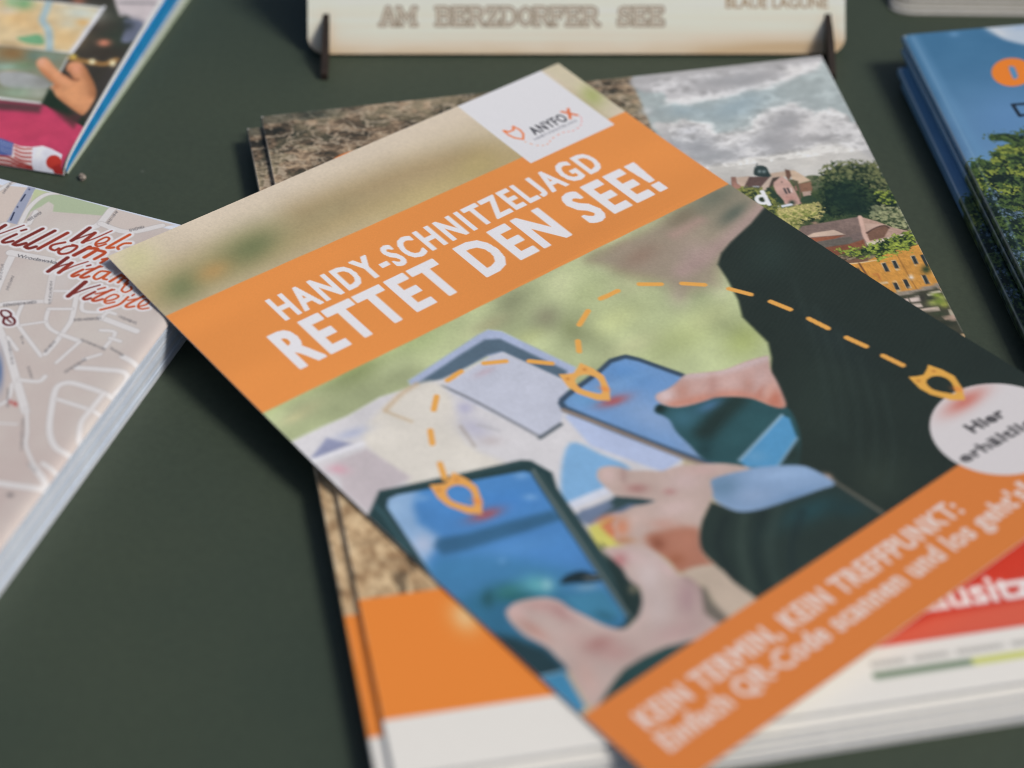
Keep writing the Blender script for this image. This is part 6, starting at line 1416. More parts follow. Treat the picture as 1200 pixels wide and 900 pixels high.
CITY_OPS = [
 ('p',(58,54,46),0.597,1,0,[-59.89,72.65,-1.63,87.87,0.81,70.78,-6.28,7.28,-29.43,2.71]),
 ('b',(50,60,48),0.8,[-6.04,64.72],[9.51,2.45],[2.94,-7.64]),
 ('b',(72,62,52),0.7,[-14.04,58.45],[7.11,1.82],[2.98,-7.5]),
 ('b',(52,62,50),0.8,[-4.73,54.6],[6.13,1.56],[2.02,-5.2]),
 ('b',(60,52,42),0.7,[-6.97,47.12],[4.22,1.06],[1.14,-2.91]),
 ('p',(196,186,186),0.644,1,1,[-15.08,79.84,1.11,84.07,1.34,70.05,-1.01,61.79,-6.34,65.5,-9.26,65.6]),
 ('s',(120,116,120),0.968,0.645,0.8,0,[-11.01,70.75,1.11,73.46]),
 ('s',(150,146,152),0.954,0.636,0.7,0,[-8.31,65.85,-0.7,64.4]),
 ('p',(104,110,128),0.753,1,1,[-6.7,63.71,-0.88,63.51,-0.16,56.17,-1.65,53.33,-3.97,53.97,-4.74,59.99]),
 ('b',(50,56,58),0.9,[-4.56,60.88],[1.9,0.48],[0.88,-2.29]),
 ('p',(206,204,200),0.38,1,0,[-61.19,63.47,-30.49,66.59,-14.47,67.48,-15.49,44.58,-51.43,41.61]),
 ('p',(212,190,148),0.475,1,0,[-61.19,63.47,-30.65,65.68,-15.67,66.52,-16.64,45.5,-51.75,42.34]),
 ('b',(196,202,190),0.95,[-19.9,63.29],[6.56,0.58],[1.17,-3.5]),
 ('b',(218,178,120),0.7,[-37.3,57.56],[5.24,1.34],[2.24,-5.29]),
 ('b',(220,184,128),0.7,[-20.05,50.71],[5.19,1.32],[1.8,-4.42]),
 ('b',(190,192,176),0.6,[-21.46,57.4],[3.32,0.84],[0.92,-2.27]),
 ('b',(224,176,108),0.8,[-17.73,59.19],[1.9,0.48],[0.61,-1.52]),
 ('b',(214,178,126),0.6,[-29.45,54.53],[4.74,1.2],[1.25,-3.0]),
 ('b',(206,196,180),0.7,[-40.66,59.25],[3.34,0.85],[0.81,-1.91]),
 ('b',(216,196,160),0.7,[-28.62,48.14],[4.72,1.19],[1.22,-2.93]),
 ('b',(110,160,112),0.9,[-37.67,63.44],[2.87,0.74],[1.14,-2.71]),
 ('b',(130,172,130),0.8,[-41.36,63.36],[2.4,0.61],[1.0,-2.33]),
 ('s',(160,184,190),2.207,0.757,0.95,1,[-30.89,65.62,-30.08,61.11,-29.21,57.1,-25.67,52.99,-22.09,44.93]),
 ('p',(112,164,122),0.744,1,1,[-33.18,47.81,-31.13,49.14,-27.66,50.84,-25.01,48.24,-25.35,46.53,-29.89,46.2]),
 ('s',(216,216,220),1.066,0.376,0.95,0,[-14.54,67.67,-14.86,56.57,-15.49,44.58]),
 ('p',(128,130,108),0.479,1,0,[-51.75,42.34,-15.49,44.58,-15.4,36.72,-14.61,22.92,-41.59,19.37]),
 ('b',(136,104,64),0.9,[-31.58,40.96],[5.96,0.53],[1.26,-3.62]),
 ('b',(92,116,104),0.8,[-25.27,41.34],[2.81,0.7],[1.04,-2.51]),
 ('b',(126,146,130),0.7,[-20.44,42.15],[3.75,0.93],[0.89,-2.16]),
 ('b',(150,180,164),0.8,[-30.35,34.97],[6.07,1.5],[0.75,-1.76]),
 ('b',(108,130,96),0.7,[-25.97,36.83],[3.73,0.93],[0.88,-2.12]),
 ('b',(200,158,110),0.9,[-28.7,32.28],[2.33,0.57],[0.59,-1.39]),
 ('p',(158,160,158),0.713,1,1,[-31.79,32.29,-23.11,33.66,-15.54,30.16,-19.61,27.66,-28.51,27.0]),
 ('b',(150,172,148),0.8,[-23.67,25.18],[6.94,1.68],[0.99,-2.36]),
 ('b',(170,172,160),0.7,[-17.89,26.58],[3.24,0.79],[0.98,-2.37]),
 ('b',(130,130,124),0.7,[-18.56,31.32],[3.24,0.8],[1.13,-2.75]),
 ('s',(206,206,204),0.991,0.35,0.95,0,[-29.89,21.82,-22.4,22.15,-14.71,22.53]),
 ('s',(190,192,190),0.656,0.358,0.8,0,[-14.61,22.92,-14.98,28.79,-15.4,36.72,-15.76,43.32]),
 ('p',(34,48,34),0.693,1,0,[-15.26,22.03,-15.72,29.36,-12.49,26.4,-3.23,18.39,-2.05,20.48,0.34,15.68,-8.78,13.52]),
 ('p',(186,64,94),0.401,1,0,[-41.89,20.04,-27.01,21.04,-14.8,22.14,-11.23,20.81,-5.78,18.5,0.34,15.68,-1.01,-1.23,-33.54,-2.85]),
 ('p',(82,58,58),1.157,0.9,0,[-41.59,19.37,-14.66,21.81,-14.36,18.61,-25.48,17.4,-39.86,15.42]),
 ('p',(74,50,48),1.148,0.85,0,[-11.96,21.36,-6.3,19.82,-2.18,20.81,-2.85,14.93,-6.17,16.98]),
 ('b',(194,68,96),0.6,[-15.63,11.91],[9.13,2.15],[1.78,-4.36]),
 ('g0',0.596,1,[-23.51,38.59,-23.38,40.51,-21.82,41.33,-20.19,40.36,-17.75,38.09,-14.83,35.96,-12.8,35.32,-10.75,34.29,-12.5,36.28,-14.19,37.93,-14.51,40.41,-13.33,41.55,-11.61,41.71,-9.2,39.95,-6.65,36.95,-4.0,33.51,-1.88,29.49,-1.51,24.62,-1.77,21.88,-2.55,20.48,-5.0,21.58,-7.63,23.14,-10.28,24.71,-12.64,26.36,-14.61,28.88,-15.47,29.17,-15.2,31.01,-17.6,32.71,-20.1,34.65,-22.41,36.93]),
 ('p',(206,144,102),0.294,1,0,[-30.17,44.78,-5.09,51.1,9.17,14.26,-15.11,8.6]),
 ('b',(222,168,140),0.9,[-21.95,39.14],[2.2,-1.23],[-0.06,-1.96]),
 ('s',(220,156,116),1.798,1.198,0.8,1,[-20.72,38.65,-15.69,34.71,-11.1,31.76]),
 ('s',(176,112,74),1.491,1.193,0.8,1,[-21.3,35.91,-16.79,32.4,-13.81,30.08]),
 ('s',(122,76,52),1.016,0.598,0.95,1,[-14.21,36.11,-10.7,34.15,-9.37,34.22]),
 ('b',(216,150,120),0.8,[-11.25,38.92],[2.33,0.58],[1.14,-2.83]),
 ('s',(158,104,68),2.681,1.787,0.9,1,[-8.76,39.54,-4.98,34.28,-2.37,29.37]),
 ('b',(218,154,108),0.8,[-8.39,28.4],[3.69,0.9],[1.89,-4.74]),
 ('s',(184,122,82),1.742,1.161,0.8,1,[-11.35,25.68,-6.84,22.84,-3.51,21.21]),
 ('s',(176,112,80),0.9,0.9,0.7,1,[-13.92,38.78,-12.16,36.1,-10.48,34.46]),
 ('g1',),
 ('s',(196,142,76),1.521,1.034,0.8,1,[-14.76,42.77,-11.29,42.45,-8.2,42.43,-4.65,42.53,-2.09,45.15]),
 ('b',(255,236,190),1,[-8.34,42.79],[0.93,0.23],[0.42,-1.08]),
 ('b',(250,226,180),1,[-2.46,43.47],[0.93,0.23],[0.56,-1.44]),
 ('b',(230,200,90),0.9,[-14.35,43.67],[0.94,0.23],[0.43,-1.08]),
 ('b',(224,140,110),0.9,[-8.24,51.66],[1.89,0.48],[0.59,-1.48]),
 ('b',(196,120,90),0.8,[-22.82,68.57],[1.92,0.49],[0.48,-1.18]),
 ('p',(78,96,150),0.2,1,0,[-25.57,5.65,-21.09,6.93,-16.7,5.97,-15.73,2.11,-23.96,1.37]),
 ('b',(206,208,222),0.9,[-20.67,5.9],[0.16,0.04],[0.08,-0.2]),
 ('b',(206,208,222),0.9,[-19.99,4.95],[0.16,0.03],[0.08,-0.19]),
 ('b',(206,208,222),0.9,[-19.89,3.94],[0.16,0.03],[0.07,-0.17]),
 ('b',(206,208,222),0.9,[-19.28,3.11],[0.17,0.03],[0.06,-0.16]),
 ('b',(206,208,222),0.9,[-19.97,5.77],[0.16,0.04],[0.08,-0.2]),
 ('b',(206,208,222),0.9,[-19.29,4.83],[0.16,0.03],[0.07,-0.19]),
 ('b',(206,208,222),0.9,[-19.2,3.83],[0.16,0.03],[0.07,-0.18]),
 ('b',(206,208,222),0.9,[-18.59,3.0],[0.17,0.03],[0.06,-0.16]),
 ('b',(206,208,222),0.9,[-19.27,5.64],[0.16,0.04],[0.08,-0.2]),
 ('b',(206,208,222),0.9,[-18.59,4.7],[0.16,0.03],[0.07,-0.19]),
 ('b',(206,208,222),0.9,[-18.51,3.71],[0.17,0.03],[0.07,-0.17]),
 ('b',(206,208,222),0.9,[-17.9,2.9],[0.16,0.03],[0.06,-0.16]),
 ('b',(206,208,222),0.9,[-18.57,5.51],[0.16,0.04],[0.08,-0.19]),
 ('b',(206,208,222),0.9,[-17.9,4.58],[0.17,0.03],[0.08,-0.19]),
 ('b',(206,208,222),0.9,[-17.82,3.6],[0.17,0.03],[0.07,-0.17]),
 ('b',(206,208,222),0.9,[-17.22,2.79],[0.17,0.03],[0.06,-0.15]),
 ('b',(206,208,222),0.9,[-17.87,5.38],[0.16,0.04],[0.08,-0.19]),
 ('b',(206,208,222),0.9,[-17.2,4.46],[0.16,0.03],[0.07,-0.19]),
 ('b',(206,208,222),0.9,[-17.13,3.49],[0.17,0.03],[0.07,-0.17]),
 ('b',(206,208,222),0.9,[-16.53,2.69],[0.16,0.03],[0.05,-0.15]),
 ('b',(206,208,222),0.9,[-17.17,5.26],[0.16,0.03],[0.08,-0.2]),
 ('b',(206,208,222),0.9,[-16.51,4.34],[0.17,0.03],[0.08,-0.19]),
 ('b',(206,208,222),0.9,[-16.44,3.38],[0.17,0.02],[0.07,-0.17]),
 ('b',(206,208,222),0.9,[-15.85,2.59],[0.17,0.03],[0.06,-0.15]),
 ('p',(226,214,212),0.194,1,0,[-16.59,5.68,-14.41,5.22,-10.85,5.65,-9.52,0.5,-15.66,1.91]),
 ('p',(214,202,198),0.174,1,0,[-23.96,1.37,-15.73,2.11,-9.32,0.68,-7.68,0.09,-8.56,-0.39,-23.4,-0.88]),
 ('s',(172,60,52),0.52,0.182,1,1,[-16.08,5.03,-13.63,4.5,-10.63,5.1]),
 ('s',(172,60,52),0.497,0.174,1,1,[-15.64,3.89,-13.19,3.33,-10.13,3.78]),
 ('s',(172,60,52),0.468,0.164,1,1,[-15.25,2.85,-12.81,2.29,-9.69,2.6]),
 ('s',(172,60,52),0.435,0.152,1,1,[-14.92,1.93,-12.51,1.38,-9.34,1.57]),
 ('s',(150,52,46),0.453,0.165,1,1,[-21.44,1.32,-17.09,1.71,-13.35,0.88,-8.23,0.33]),
 ('s',(150,52,46),0.426,0.155,1,1,[-21.22,0.57,-16.83,0.88,-13.19,0.32,-8.18,0.1]),
 ('s',(150,52,46),0.4,0.146,1,1,[-21.06,-0.08,-16.63,0.18,-13.07,-0.17,-8.13,-0.11]),
 ('p',(216,216,224),0.203,1,0,[-11.08,5.61,-8.5,6.63,-5.81,6.1,-2.08,4.76,-1.39,0.6,-2.15,-0.33,-8.54,-0.51,-9.65,0.98]),
 ('p',(184,56,44),0.181,1,1,[-1.5,2.52,-1.42,1.95,-1.57,1.45,-1.94,1.06,-2.48,0.79,-3.13,0.65,-3.81,0.64,-4.46,0.76,-5.03,1.01,-5.46,1.39,-5.73,1.87,-5.81,2.43,-5.7,3.01,-5.41,3.54,-4.94,3.95,-4.34,4.18,-3.66,4.2,-2.96,4.0,-2.32,3.61,-1.82,3.1]),
 ('p',(160,44,38),0.156,1,0,[-3.96,0.97,-1.83,2.02,0.03,-0.13,-2.12,-0.45]),
]


# ------------------------------------------------------------------ table
t = obj('table_top', boxes('table_top', [(-900, 900, -500, 1100, -28, 0, 0)], [M_TABLE]), None, (0, 480, 0))
t['kind'] = 'structure'

# ------------------------------------------------------------------ orange flyer
FW, FH = 148., 210.
fx, fy, fa, z0, z1, z2, z3, fk = FL
def flyer_art():
    U = np.linspace(0, FW, 560); V = np.concatenate([np.linspace(0, 72, 290, endpoint=False), np.linspace(72, FH, 400)])
    c = Canvas(U, V, (184, 170, 142))
    c.run(FLYER_OPS)
    X, Y = c.X, c.Y
    n = fbm(X / 9, Y / 9, 2, 4)[..., None] - .5
    ph = sst(66, 70, Y)[..., None]
    c.img *= 1 + n * (.06 + .06 * ph)
    al = (slice(None), slice(None))
    gr = sst(.05, .2, c.img[..., 1] - c.img[..., 2]) * sst(-.06, .02, c.img[..., 1] - c.img[..., 0]) * sst(66, 70, Y)
    lum = c.img.mean(-1)[..., None]
    c.img = c.img * (1 - .30 * gr[..., None]) + (lum * np.array((1.02, 1.03, .92))) * .30 * gr[..., None]
    c.img *= 1 + ((fbm(X / 11, Y / 11, 33, 2) - .5) * .30 * gr)[..., None]
    # woven jacket and print screen
    dark = (c.img.mean(-1) < .26)[..., None]
    weave = (np.sin((X * .35 + Y) * 5.2 + 6 * vnoise(X / 3, Y / 3, 4)) * vnoise(X * 1.2, Y * 3, 8))[..., None]
    c.img += np.where(dark, weave * .015, 0)
    c.img *= 1 + ((fbm(X / .5, Y / .5, 91, 3, .7) - .5) * .09)[..., None]
    # title band
    E = np.array
    c.poly([(-2, 26.1), (150, 28.6), (150, 70.1), (-2, 67.2)], (218, 138, 70), .12)
    w = c.win((0, 27), (FW, 68)); m = (c.Y[w] > 26.1 + c.X[w] * .0165) & (c.Y[w] < 67.2 + c.X[w] * .019)
    sh = (fbm(c.X[w] / 40, c.Y[w] / 16, 6, 2) - .5)[..., None]
    c.img[w] = np.where(m[..., None], c.img[w] * (1 + .10 * sh), c.img[w])
    c.poly([(111.8, -2), (141.6, -2), (141.6, 31.35), (111.8, 31.35)], (211, 210, 212), .12)
    WT = (219, 217, 219)
    c.text('HANDY-SCHNITZELJAGD', 22.9, 127.0, 35.4, 44.3, WT, .33, .004, .12, track=.17, pn=4)
    c.text('RETTET DEN SEE!', 15.7, 134.4, 46.2, 60.4, WT, .60, .009, .12, track=.15, pn=4)
    # small logo
    c.text('ANYFO', 120.8, 132.9, 18.8, 22.5, (58, 58, 64), .11, 0, .12, track=.12)
    c.text('X', 133.1, 136.6, 18.0, 22.4, (214, 108, 52), .2, 0, .12)
    c.text('HANDY-SCHNITZELJAGD', 119.4, 134.4, 23.3, 24.3, (130, 130, 138), .02, 0, .12)
    fox = E([(115.2, 15.3), (116.0, 16.6), (117.6, 16.6), (118.5, 15.3), (119.0, 17.6), (118.6, 19.6), (117.0, 21.5), (115.5, 19.6), (115.0, 17.6), (115.2, 15.3)])
    fox[:, 1] += .45; c.stroke(fox, .62, (224, 120, 62), .12)
    c.stroke([(115.6, 16.7), (116.2, 17.3)], .5, (224, 120, 62), .12); c.stroke([(118.1, 16.7), (117.5, 17.3)], .5, (224, 120, 62), .12)
    arc = smooth_path(E([(116.7, 23.0), (118.2, 26.2), (120.7, 27.5), (123.7, 26.3), (127.7, 25.9), (130.3, 26.9), (133.7, 26.3), (136.0, 24.0), (136.4, 22.7)]), False, 6)
    for i in range(0, len(arc) - 2, 3):
        f = i / len(arc); c.stroke(arc[i:i + 2], .32, (226, 150 - 30 * f, 100 + 30 * f), .12, .85)
    # lower band and badge
    c.poly([(-2, 183.0), (150, 183.9), (150, 214), (-2, 214)], (212, 124, 60), .2)
    q = np.linspace(0, 2 * np.pi, 60, endpoint=False)
    c.poly(np.stack([128.9 + 16 * np.cos(q), 181.7 + 16 * np.sin(q)], -1), (211, 205, 204), .2)
    w = c.win((112, 164), (146, 199)); ins = (c.X[w] - 128.9) ** 2 + (c.Y[w] - 181.7) ** 2 < 15.9 ** 2
    rr = np.exp(-(((c.X[w] - 130.2) / 6.5) ** 2 + ((c.Y[w] - 169.8) / 2.4) ** 2))
    c.blend(w, np.where(ins, rr, 0) * .75, (196, 96, 80))
    c.text('Hier', 123.3, 133.6, 175.2, 178.9, (58, 56, 58), .2, .1, .2, track=.06)
    c.text('erhältlich', 114.3, 139.0, 181.0, 184.5, (66, 64, 66), .18, .1, .2, track=.06)
    c.text('KEIN TERMIN, KEIN TREFFPUNKT:', 7.6, 102.6, 189.2, 195.0, (222, 200, 190), .26, .002, .2, track=.08)
    c.text("Einfach QR-Code scannen und los geht's!", 7.2, 118.6, 196.5, 202.2, (222, 200, 190), .24, 0., .2, track=.05)
    # fox-head markers, tip at (tu,tv); template taken relative to the tip
    out = E([(-3.6, -14.8), (-1.9, -13.6), (-.4, -12.9), (1.3, -13.6), (3.2, -14.7), (4.3, -11), (4.6, -7.6), (2.6, -3.2), (0, 0), (-2.4, -2.2), (-4.4, -6.8), (-4.7, -10.2)])
    inn = E([(-2.2, -11.2), (-.4, -11.9), (1.6, -11.3), (2.9, -9.4), (2.9, -7), (1.6, -4.4), (0, -2.6), (-1.5, -4.4), (-3, -7.4), (-3, -9.4)])
    for (tu, tv), kc in (((67.6, 114.3), (226, 166, 90)), ((20.3, 124.4), (224, 160, 84)), ((130.6, 169.5), (222, 166, 76))):
        w, a = c.mask(out + [tu, tv], .16, 0); w2, a2 = c.mask(smooth_path((inn - [0, -7.2]) * .86 + [tu, tv - 7.2], True), .16, 0)
        full = np.zeros(c.X.shape); full[w] = a; full[w2] = np.minimum(full[w2], 1 - a2)
        if tv < 150: c.blob((tu + .5, tv + .6), (4.0, 1.0), (-.5, 1.6), (176, 78, 72), .8)
        c.blend((slice(None), slice(None)), full, kc)
        for sx in (-2.9, 2.4): c.blob((tu + sx, tv - 12.2), (.5, 0), (0, .5), (176, 110, 50), .8)
        c.blob((tu + 1.6, tv - 4), (1.0, .3), (.3, 1.4), (222, 120, 62), .6)
    for p in DASHES: c.stroke(p, 1.45, (226, 162, 80), .16)
    return c
def flyer_surf(u, v):
    U = u / FW; W = v / FH
    z = (z0 * (1 - U) * (1 - W) + z1 * U * (1 - W) + z2 * U * W + z3 * (1 - U) * W) - fk * 4 * W * (1 - W)
    z = z + .16 * np.sin(u / 17. + v / 31.) * np.sin(v / 23. - .6)      # paper is never quite flat
    return np.stack([u, -v, z], -1)
DASHES = [[[79.64, 88.9], [84.74, 86.29]], [[90.24, 84.72], [95.64, 85.1]], [[101.6, 86.51], [105.84, 89.94]], [[110.14, 93.07], [114.12, 97.07]], [[117.73, 102.15], [120.34, 107.32]], [[122.15, 112.55], [123.67, 117.94]], [[124.65, 123.51], [125.57, 129.13]], [[126.48, 134.64], [127.65, 140.09]], [[128.21, 145.27], [129.14, 150.85]], [[75.45, 93.27], [73.29, 96.28]], [[20.75, 110.25], [22.82, 105.74]], [[25.49, 99.48], [27.81, 95.72]], [[32.78, 90.66], [36.12, 87.48]], [[41.68, 84.72], [46.18, 84.16]], [[52.36, 85.37], [56.96, 87.98]], [[61.47, 91.53], [65.21, 95.51]]]
fl_o = obj('flyer', sheet('flyer', flyer_art(), flyer_surf, .3, M_FLYER, M_PAPER), None, (fx, fy, 0), fa)
tag(fl_o, 'orange flyer reading RETTET DEN SEE with printed hands and phones, lying on top', 'flyer')

# ------------------------------------------------------------------ magazines under the flyer
MW, MH = 159.6, 230.5
def mag_art():
    U = np.linspace(0, MW, 600); V = np.concatenate([np.linspace(0, 92, 370, endpoint=False), np.linspace(92, MH, 190)])
    c = Canvas(U, V, (112, 94, 78)); X, Y = c.X, c.Y
    wx = X + 5 * fbm(X / 9, Y / 9, 1, 3); wy = Y + 6 * fbm(X / 10, Y / 7, 5, 3)
    r = 1 - np.abs(2 * fbm(wx / 9., wy / 5., 2, 5, .58) - 1); big = fbm(X / 16, Y / 12, 7, 3)
    fine = fbm(X / .9, Y / .6, 4, 3, .6)
    t = np.clip(.5 + (r - .72) * 1.3 + (fine - .5) * .9 + (big - .5) * .9, 0, 1)[..., None]
    dk = np.array((38, 38, 32)) / 255; md = np.array((102, 86, 69)) / 255; lt = np.array((172, 149, 122)) / 255
    rock = np.where(t < .55, dk + (md - dk) * t / .55, md + (lt - md) * (t - .55) / .45)
    g = sst(.5, .65, fbm(X / 5, Y / 4, 11, 3))[..., None] * .35
    rock = rock * (1 - g) + np.array((78, 84, 66)) / 255 * g
    vein = sst(.90, .97, 1 - np.abs(2 * fbm(wx / 4.5, wy / 2.6, 15, 4, .55) - 1))[..., None] * .75
    rock = rock * (1 - vein) + np.array((176, 160, 138)) / 255 * vein
    top = (1 - sst(3.0, 5.0, Y + .06 * X - 2 * (fbm(X / 4, Y / 4, 3, 2) - .5)))[..., None] * (1 - sst(8, 40, X))[..., None]
    rock = rock * (1 - top * .55) + np.array((66, 72, 62)) / 255 * top * .55
    # lower: pale bark
    wb = X + 2 * fbm(X / 3, Y / 8, 21, 3)
    b = np.clip(fbm(wb / 2.0, Y / 2.6, 22, 4, .65) * 2.0 - .5, 0, 1)[..., None]
    bark = np.array((142, 112, 80)) / 255 * (1 - b) + np.array((216, 190, 150)) / 255 * b
    hol = sst(.62, .72, fbm(X / 3.2, Y / 6, 31, 3))[..., None]
    bark = bark * (1 - .6 * hol) + np.array((62, 52, 40)) / 255 * .6 * hol
    k = sst(70, 120, Y)[..., None]
    c.img[:] = rock * (1 - k) + bark * k
    q = np.linspace(0, 2 * np.pi, 40, endpoint=False)
    c.poly(np.stack([24 + 9.5 * np.cos(q), 27.5 + 7.6 * np.sin(q)], -1), (226, 124, 56), .15)
    c.run(MAG_OPS[:-1])
    sk = sst(102, 110, X)[..., None] * (1 - sst(40, 60, Y))[..., None]
    al = (slice(None), slice(None))
    bright = sst(.46, .56, c.img.mean(-1)) * sst(106, 112, X) * sst(1.5, 4, Y) * (1 - sst(42, 47, Y)) * (1 - sst(.09, .15, c.img.max(-1) - c.img.min(-1)))
    c.warp(al, 1.7, 4.5, 3.2, 51, bright)
    c.img *= 1 + ((fbm(X / 5, Y / 3, 9, 5, .6) - .5) * np.where(bright > .5, .15, .22))[..., None]
    c.img = np.where((bright > .3)[..., None], (.69 + (c.img - .66) * 1.2) * .85 + .15 * c.img.mean(-1)[..., None], c.img)
    bil = 1 - np.abs(2 * fbm(X / 4.2, Y / 2.8, 57, 5, .55) - 1); cl = sst(.63, .72, c.img.mean(-1)) * (bright > .3)
    c.img += ((bil - .72) * .34 * cl)[..., None]
    g = fbm(X / .55, Y / .5, 41, 3, .7)[..., None] - .5
    c.img *= 1 + g * np.where((c.img.mean(-1) < .60)[..., None], .24, .03)
    # lower panels
    w = c.win((0, 181.2), (MW, 215.2)); c.img[w] = np.array((226, 130, 54)) / 255
    c.run(MAG_OPS[-1:])
    w = c.win((72, 181.2), (MW, 215.2)); c.img[w] = np.array((194, 62, 46)) / 255
    c.poly([(100, 215.2), (122, 209.4), (MW, 208), (MW, 215.2)], (206, 92, 70), 1.2)
    w = c.win((0, 215.2), (MW, MH + 1)); c.img[w] = np.array((220, 216, 208)) / 255
    c.text('Lausitz', 117.2, 146.6, 199.8, 207.6, (226, 216, 214), .3, 0, .2)
    r = random.Random(3); x = 104.8
    while x < MW - 4:
        L = r.uniform(5, 15); c.stroke([(x, 219.9), (x + L, 219.8)], 1.1, (160, 158, 150), .5, .55)
        for k in range(int(L / .9)): c.stroke([(x + k * .9, 219.3), (x + k * .9 + r.uniform(-.2, .2), 220.4)], .35, (120, 118, 112), .2, .6)
        x += L + 2.2
    c.stroke([(104.5, 223.1), (126, 223.1)], 1.5, (70, 100, 66), .3); c.stroke([(126.6, 223.1), (MW - 4, 223.1)], 1.6, (190, 194, 84), .3)
    # rubbed corners and edges
    e = np.minimum(np.minimum(X, MW - X), np.minimum(Y, MH - Y)); wear = (1 - sst(.05, .32, e)) * (fbm(X / 1.2, Y / 1.2, 19, 2) > .5)
    cn = np.exp(-((X / .5) ** 2 + (Y / .5) ** 2))
    a = np.clip(wear * .35 + cn, 0, 1)
    c.blend((slice(None), slice(None)), a, (214, 210, 204))
    return c
def mag_surf(u, v):
    z = .35 * np.exp(-((u - MW) / 26.) ** 2) * (.6 + .4 * np.sin(v / 40.)) + .25 * np.exp(-((v - MH) / 18.) ** 2)
    return np.stack([u, -v, z], -1)
mag_cv = mag_art()
mag_cover = sheet('front_cover', mag_cv, mag_surf, .18, M_GLOSS, M_PAPER)
TH = 1.4
def printed_spine(name, cvs, length, th, mat, wear1):
    """rounded fold along the left edge, printed like the cover it belongs to"""
    n = 7; vs = np.linspace(0, length, 160); V = []; C = []
    colr = np.stack([np.interp(vs, cvs.V, cvs.img[:, 6:12, k].mean(1)) for k in range(3)], -1)
    for j, v in enumerate(vs):
        for i in range(n):
            a = math.pi * i / (n - 1)
            V.append((.22 - .5 * math.sin(a), -v, th / 2 + (th / 2 - .16) * math.cos(a)))
            w = wear1 if i == 1 else .05
            C.append(to_lin(colr[j] * (1 - w) + .82 * w) * INK)
    return mesh_np(name, V, grid_faces(len(vs), n), [mat], None, True, np.array(C))
mag_labels = [(0, 'magazine with yellow house on its cover, topmost copy directly under the orange flyer', (0, 0), 0.),
              (1, 'second magazine from the top, a stony strip showing at its left edge', (-4.3, -2.9), .004),
              (2, 'middle magazine of the stack of five, white page edges showing at the bottom', (-2.6, -3.6), .001),
              (3, 'fourth magazine from the top, pushed slightly out below the copy above', (-1.8, -4.4), -.003),
              (4, 'lowest magazine of the stack, lying on the dark table', (-2.6, -5.4), .001)]
mag_spine = printed_spine('spine', mag_cv, MH, TH, M_GLOSS, .18)
mx, my, ma = MAG
for i, lab, (du, dv), da in mag_labels:
    zt = 7.0 - i * TH
    loc = (mx + du * math.cos(ma) - dv * math.sin(ma), my + du * math.sin(ma) + dv * math.cos(ma), zt - TH)
    e = thing('magazine', lab, 'magazine', loc, ma + da, 'magazines stacked under the flyer')
    obj('front_cover', mag_cover, e, (0, 0, TH - .02))
    obj('spine', mag_spine, e)
    obj('page_block', page_block('page_block', MW - .3, MH - .05, .18, TH - .20, 5, .2, [M_PAPER, M_PAPER2, M_PAPER], 10 + i), e)
    obj('back_cover', boxes('back_cover', [(0, MW, -MH, 0, 0.01, .17, 0)], [M_PAPER]), e)

# ------------------------------------------------------------------ town map pad at the left
PW, PH = 150., 210.; PZ = 11.3
def map_art():
    U = np.concatenate([np.linspace(0, 60, 130, endpoint=False), np.linspace(60, PW, 450)]); V = np.concatenate([np.linspace(0, 130, 560, endpoint=False), np.linspace(130, PH, 120)])
    c = Canvas(U, V, (192, 181, 174)); X, Y = c.X, c.Y
    blk = fbm(X / 14, Y / 14, 6, 3)[..., None]
    c.img += (blk - .5) * .10 * np.array((.6, 1, .9))
    # outlying streets beyond the part in view
    r = random.Random(5)
    for k in range(26):
        x = r.uniform(-10, 160); y = r.uniform(90, 215); a = r.choice((.3, 1.9, .35, 1.85)) + r.uniform(-.2, .2); L = r.uniform(20, 60)
        if y < 128 and x > 70: continue
        c.stroke([(x, y), (x + L * math.cos(a), y + L * math.sin(a))], 1.6, (170, 163, 160), .25, .7); c.stroke([(x, y), (x + L * math.cos(a), y + L * math.sin(a))], 1.2, (208, 204, 202), .2)
    for k in range(20):
        x = r.uniform(-10, 66); y = r.uniform(6, 120); a = r.choice((.3, 1.9)); L = r.uniform(15, 40)
        c.stroke([(x, y), (x + L * math.cos(a), y + L * math.sin(a))], 1.2, (208, 204, 202), .2)
    c.run(MAP_OPS)
    c.text('Wrocławska', *MAPTXT[0], (78, 76, 80), .02, soft=.12, rot=MAPTXT[1])
    return c
def map_surf(u, v):
    e = PW - u
    z = PZ - 1.2 * np.exp(-e / 1.0) - .8 * np.exp(-v / 1.0)
    return np.stack([u, -v, z], -1)
MAPTXT = ((103.21, 114.06, 26.42, 27.57), -0.107)
mpx, mpy, mpa = MAP
mp = thing('map_pad', 'thick town map pad with red brush script greetings, lower left under the flyer corner', 'map', (mpx, mpy, 0), mpa)
obj('top_sheet', sheet('top_sheet', map_art(), map_surf, .15, M_MAPP, M_PALEBLUE), mp)
def pad_block():
    L = []; r = random.Random(2); n = 9; dz = (PZ - 1.9) / n
    for i in range(n):
        j = r.uniform(-.10, .10); s = .55 * (1 - i / (n - 1))
        L.append((.5, PW + s + j, -PH + .4, -.2 + j, i * dz + .01, (i + 1) * dz - .015, 0 if i % 3 else 1))
    return boxes('page_block', L, [M_PALEBLUE, M_PAPER2])
obj('page_block', pad_block(), mp)

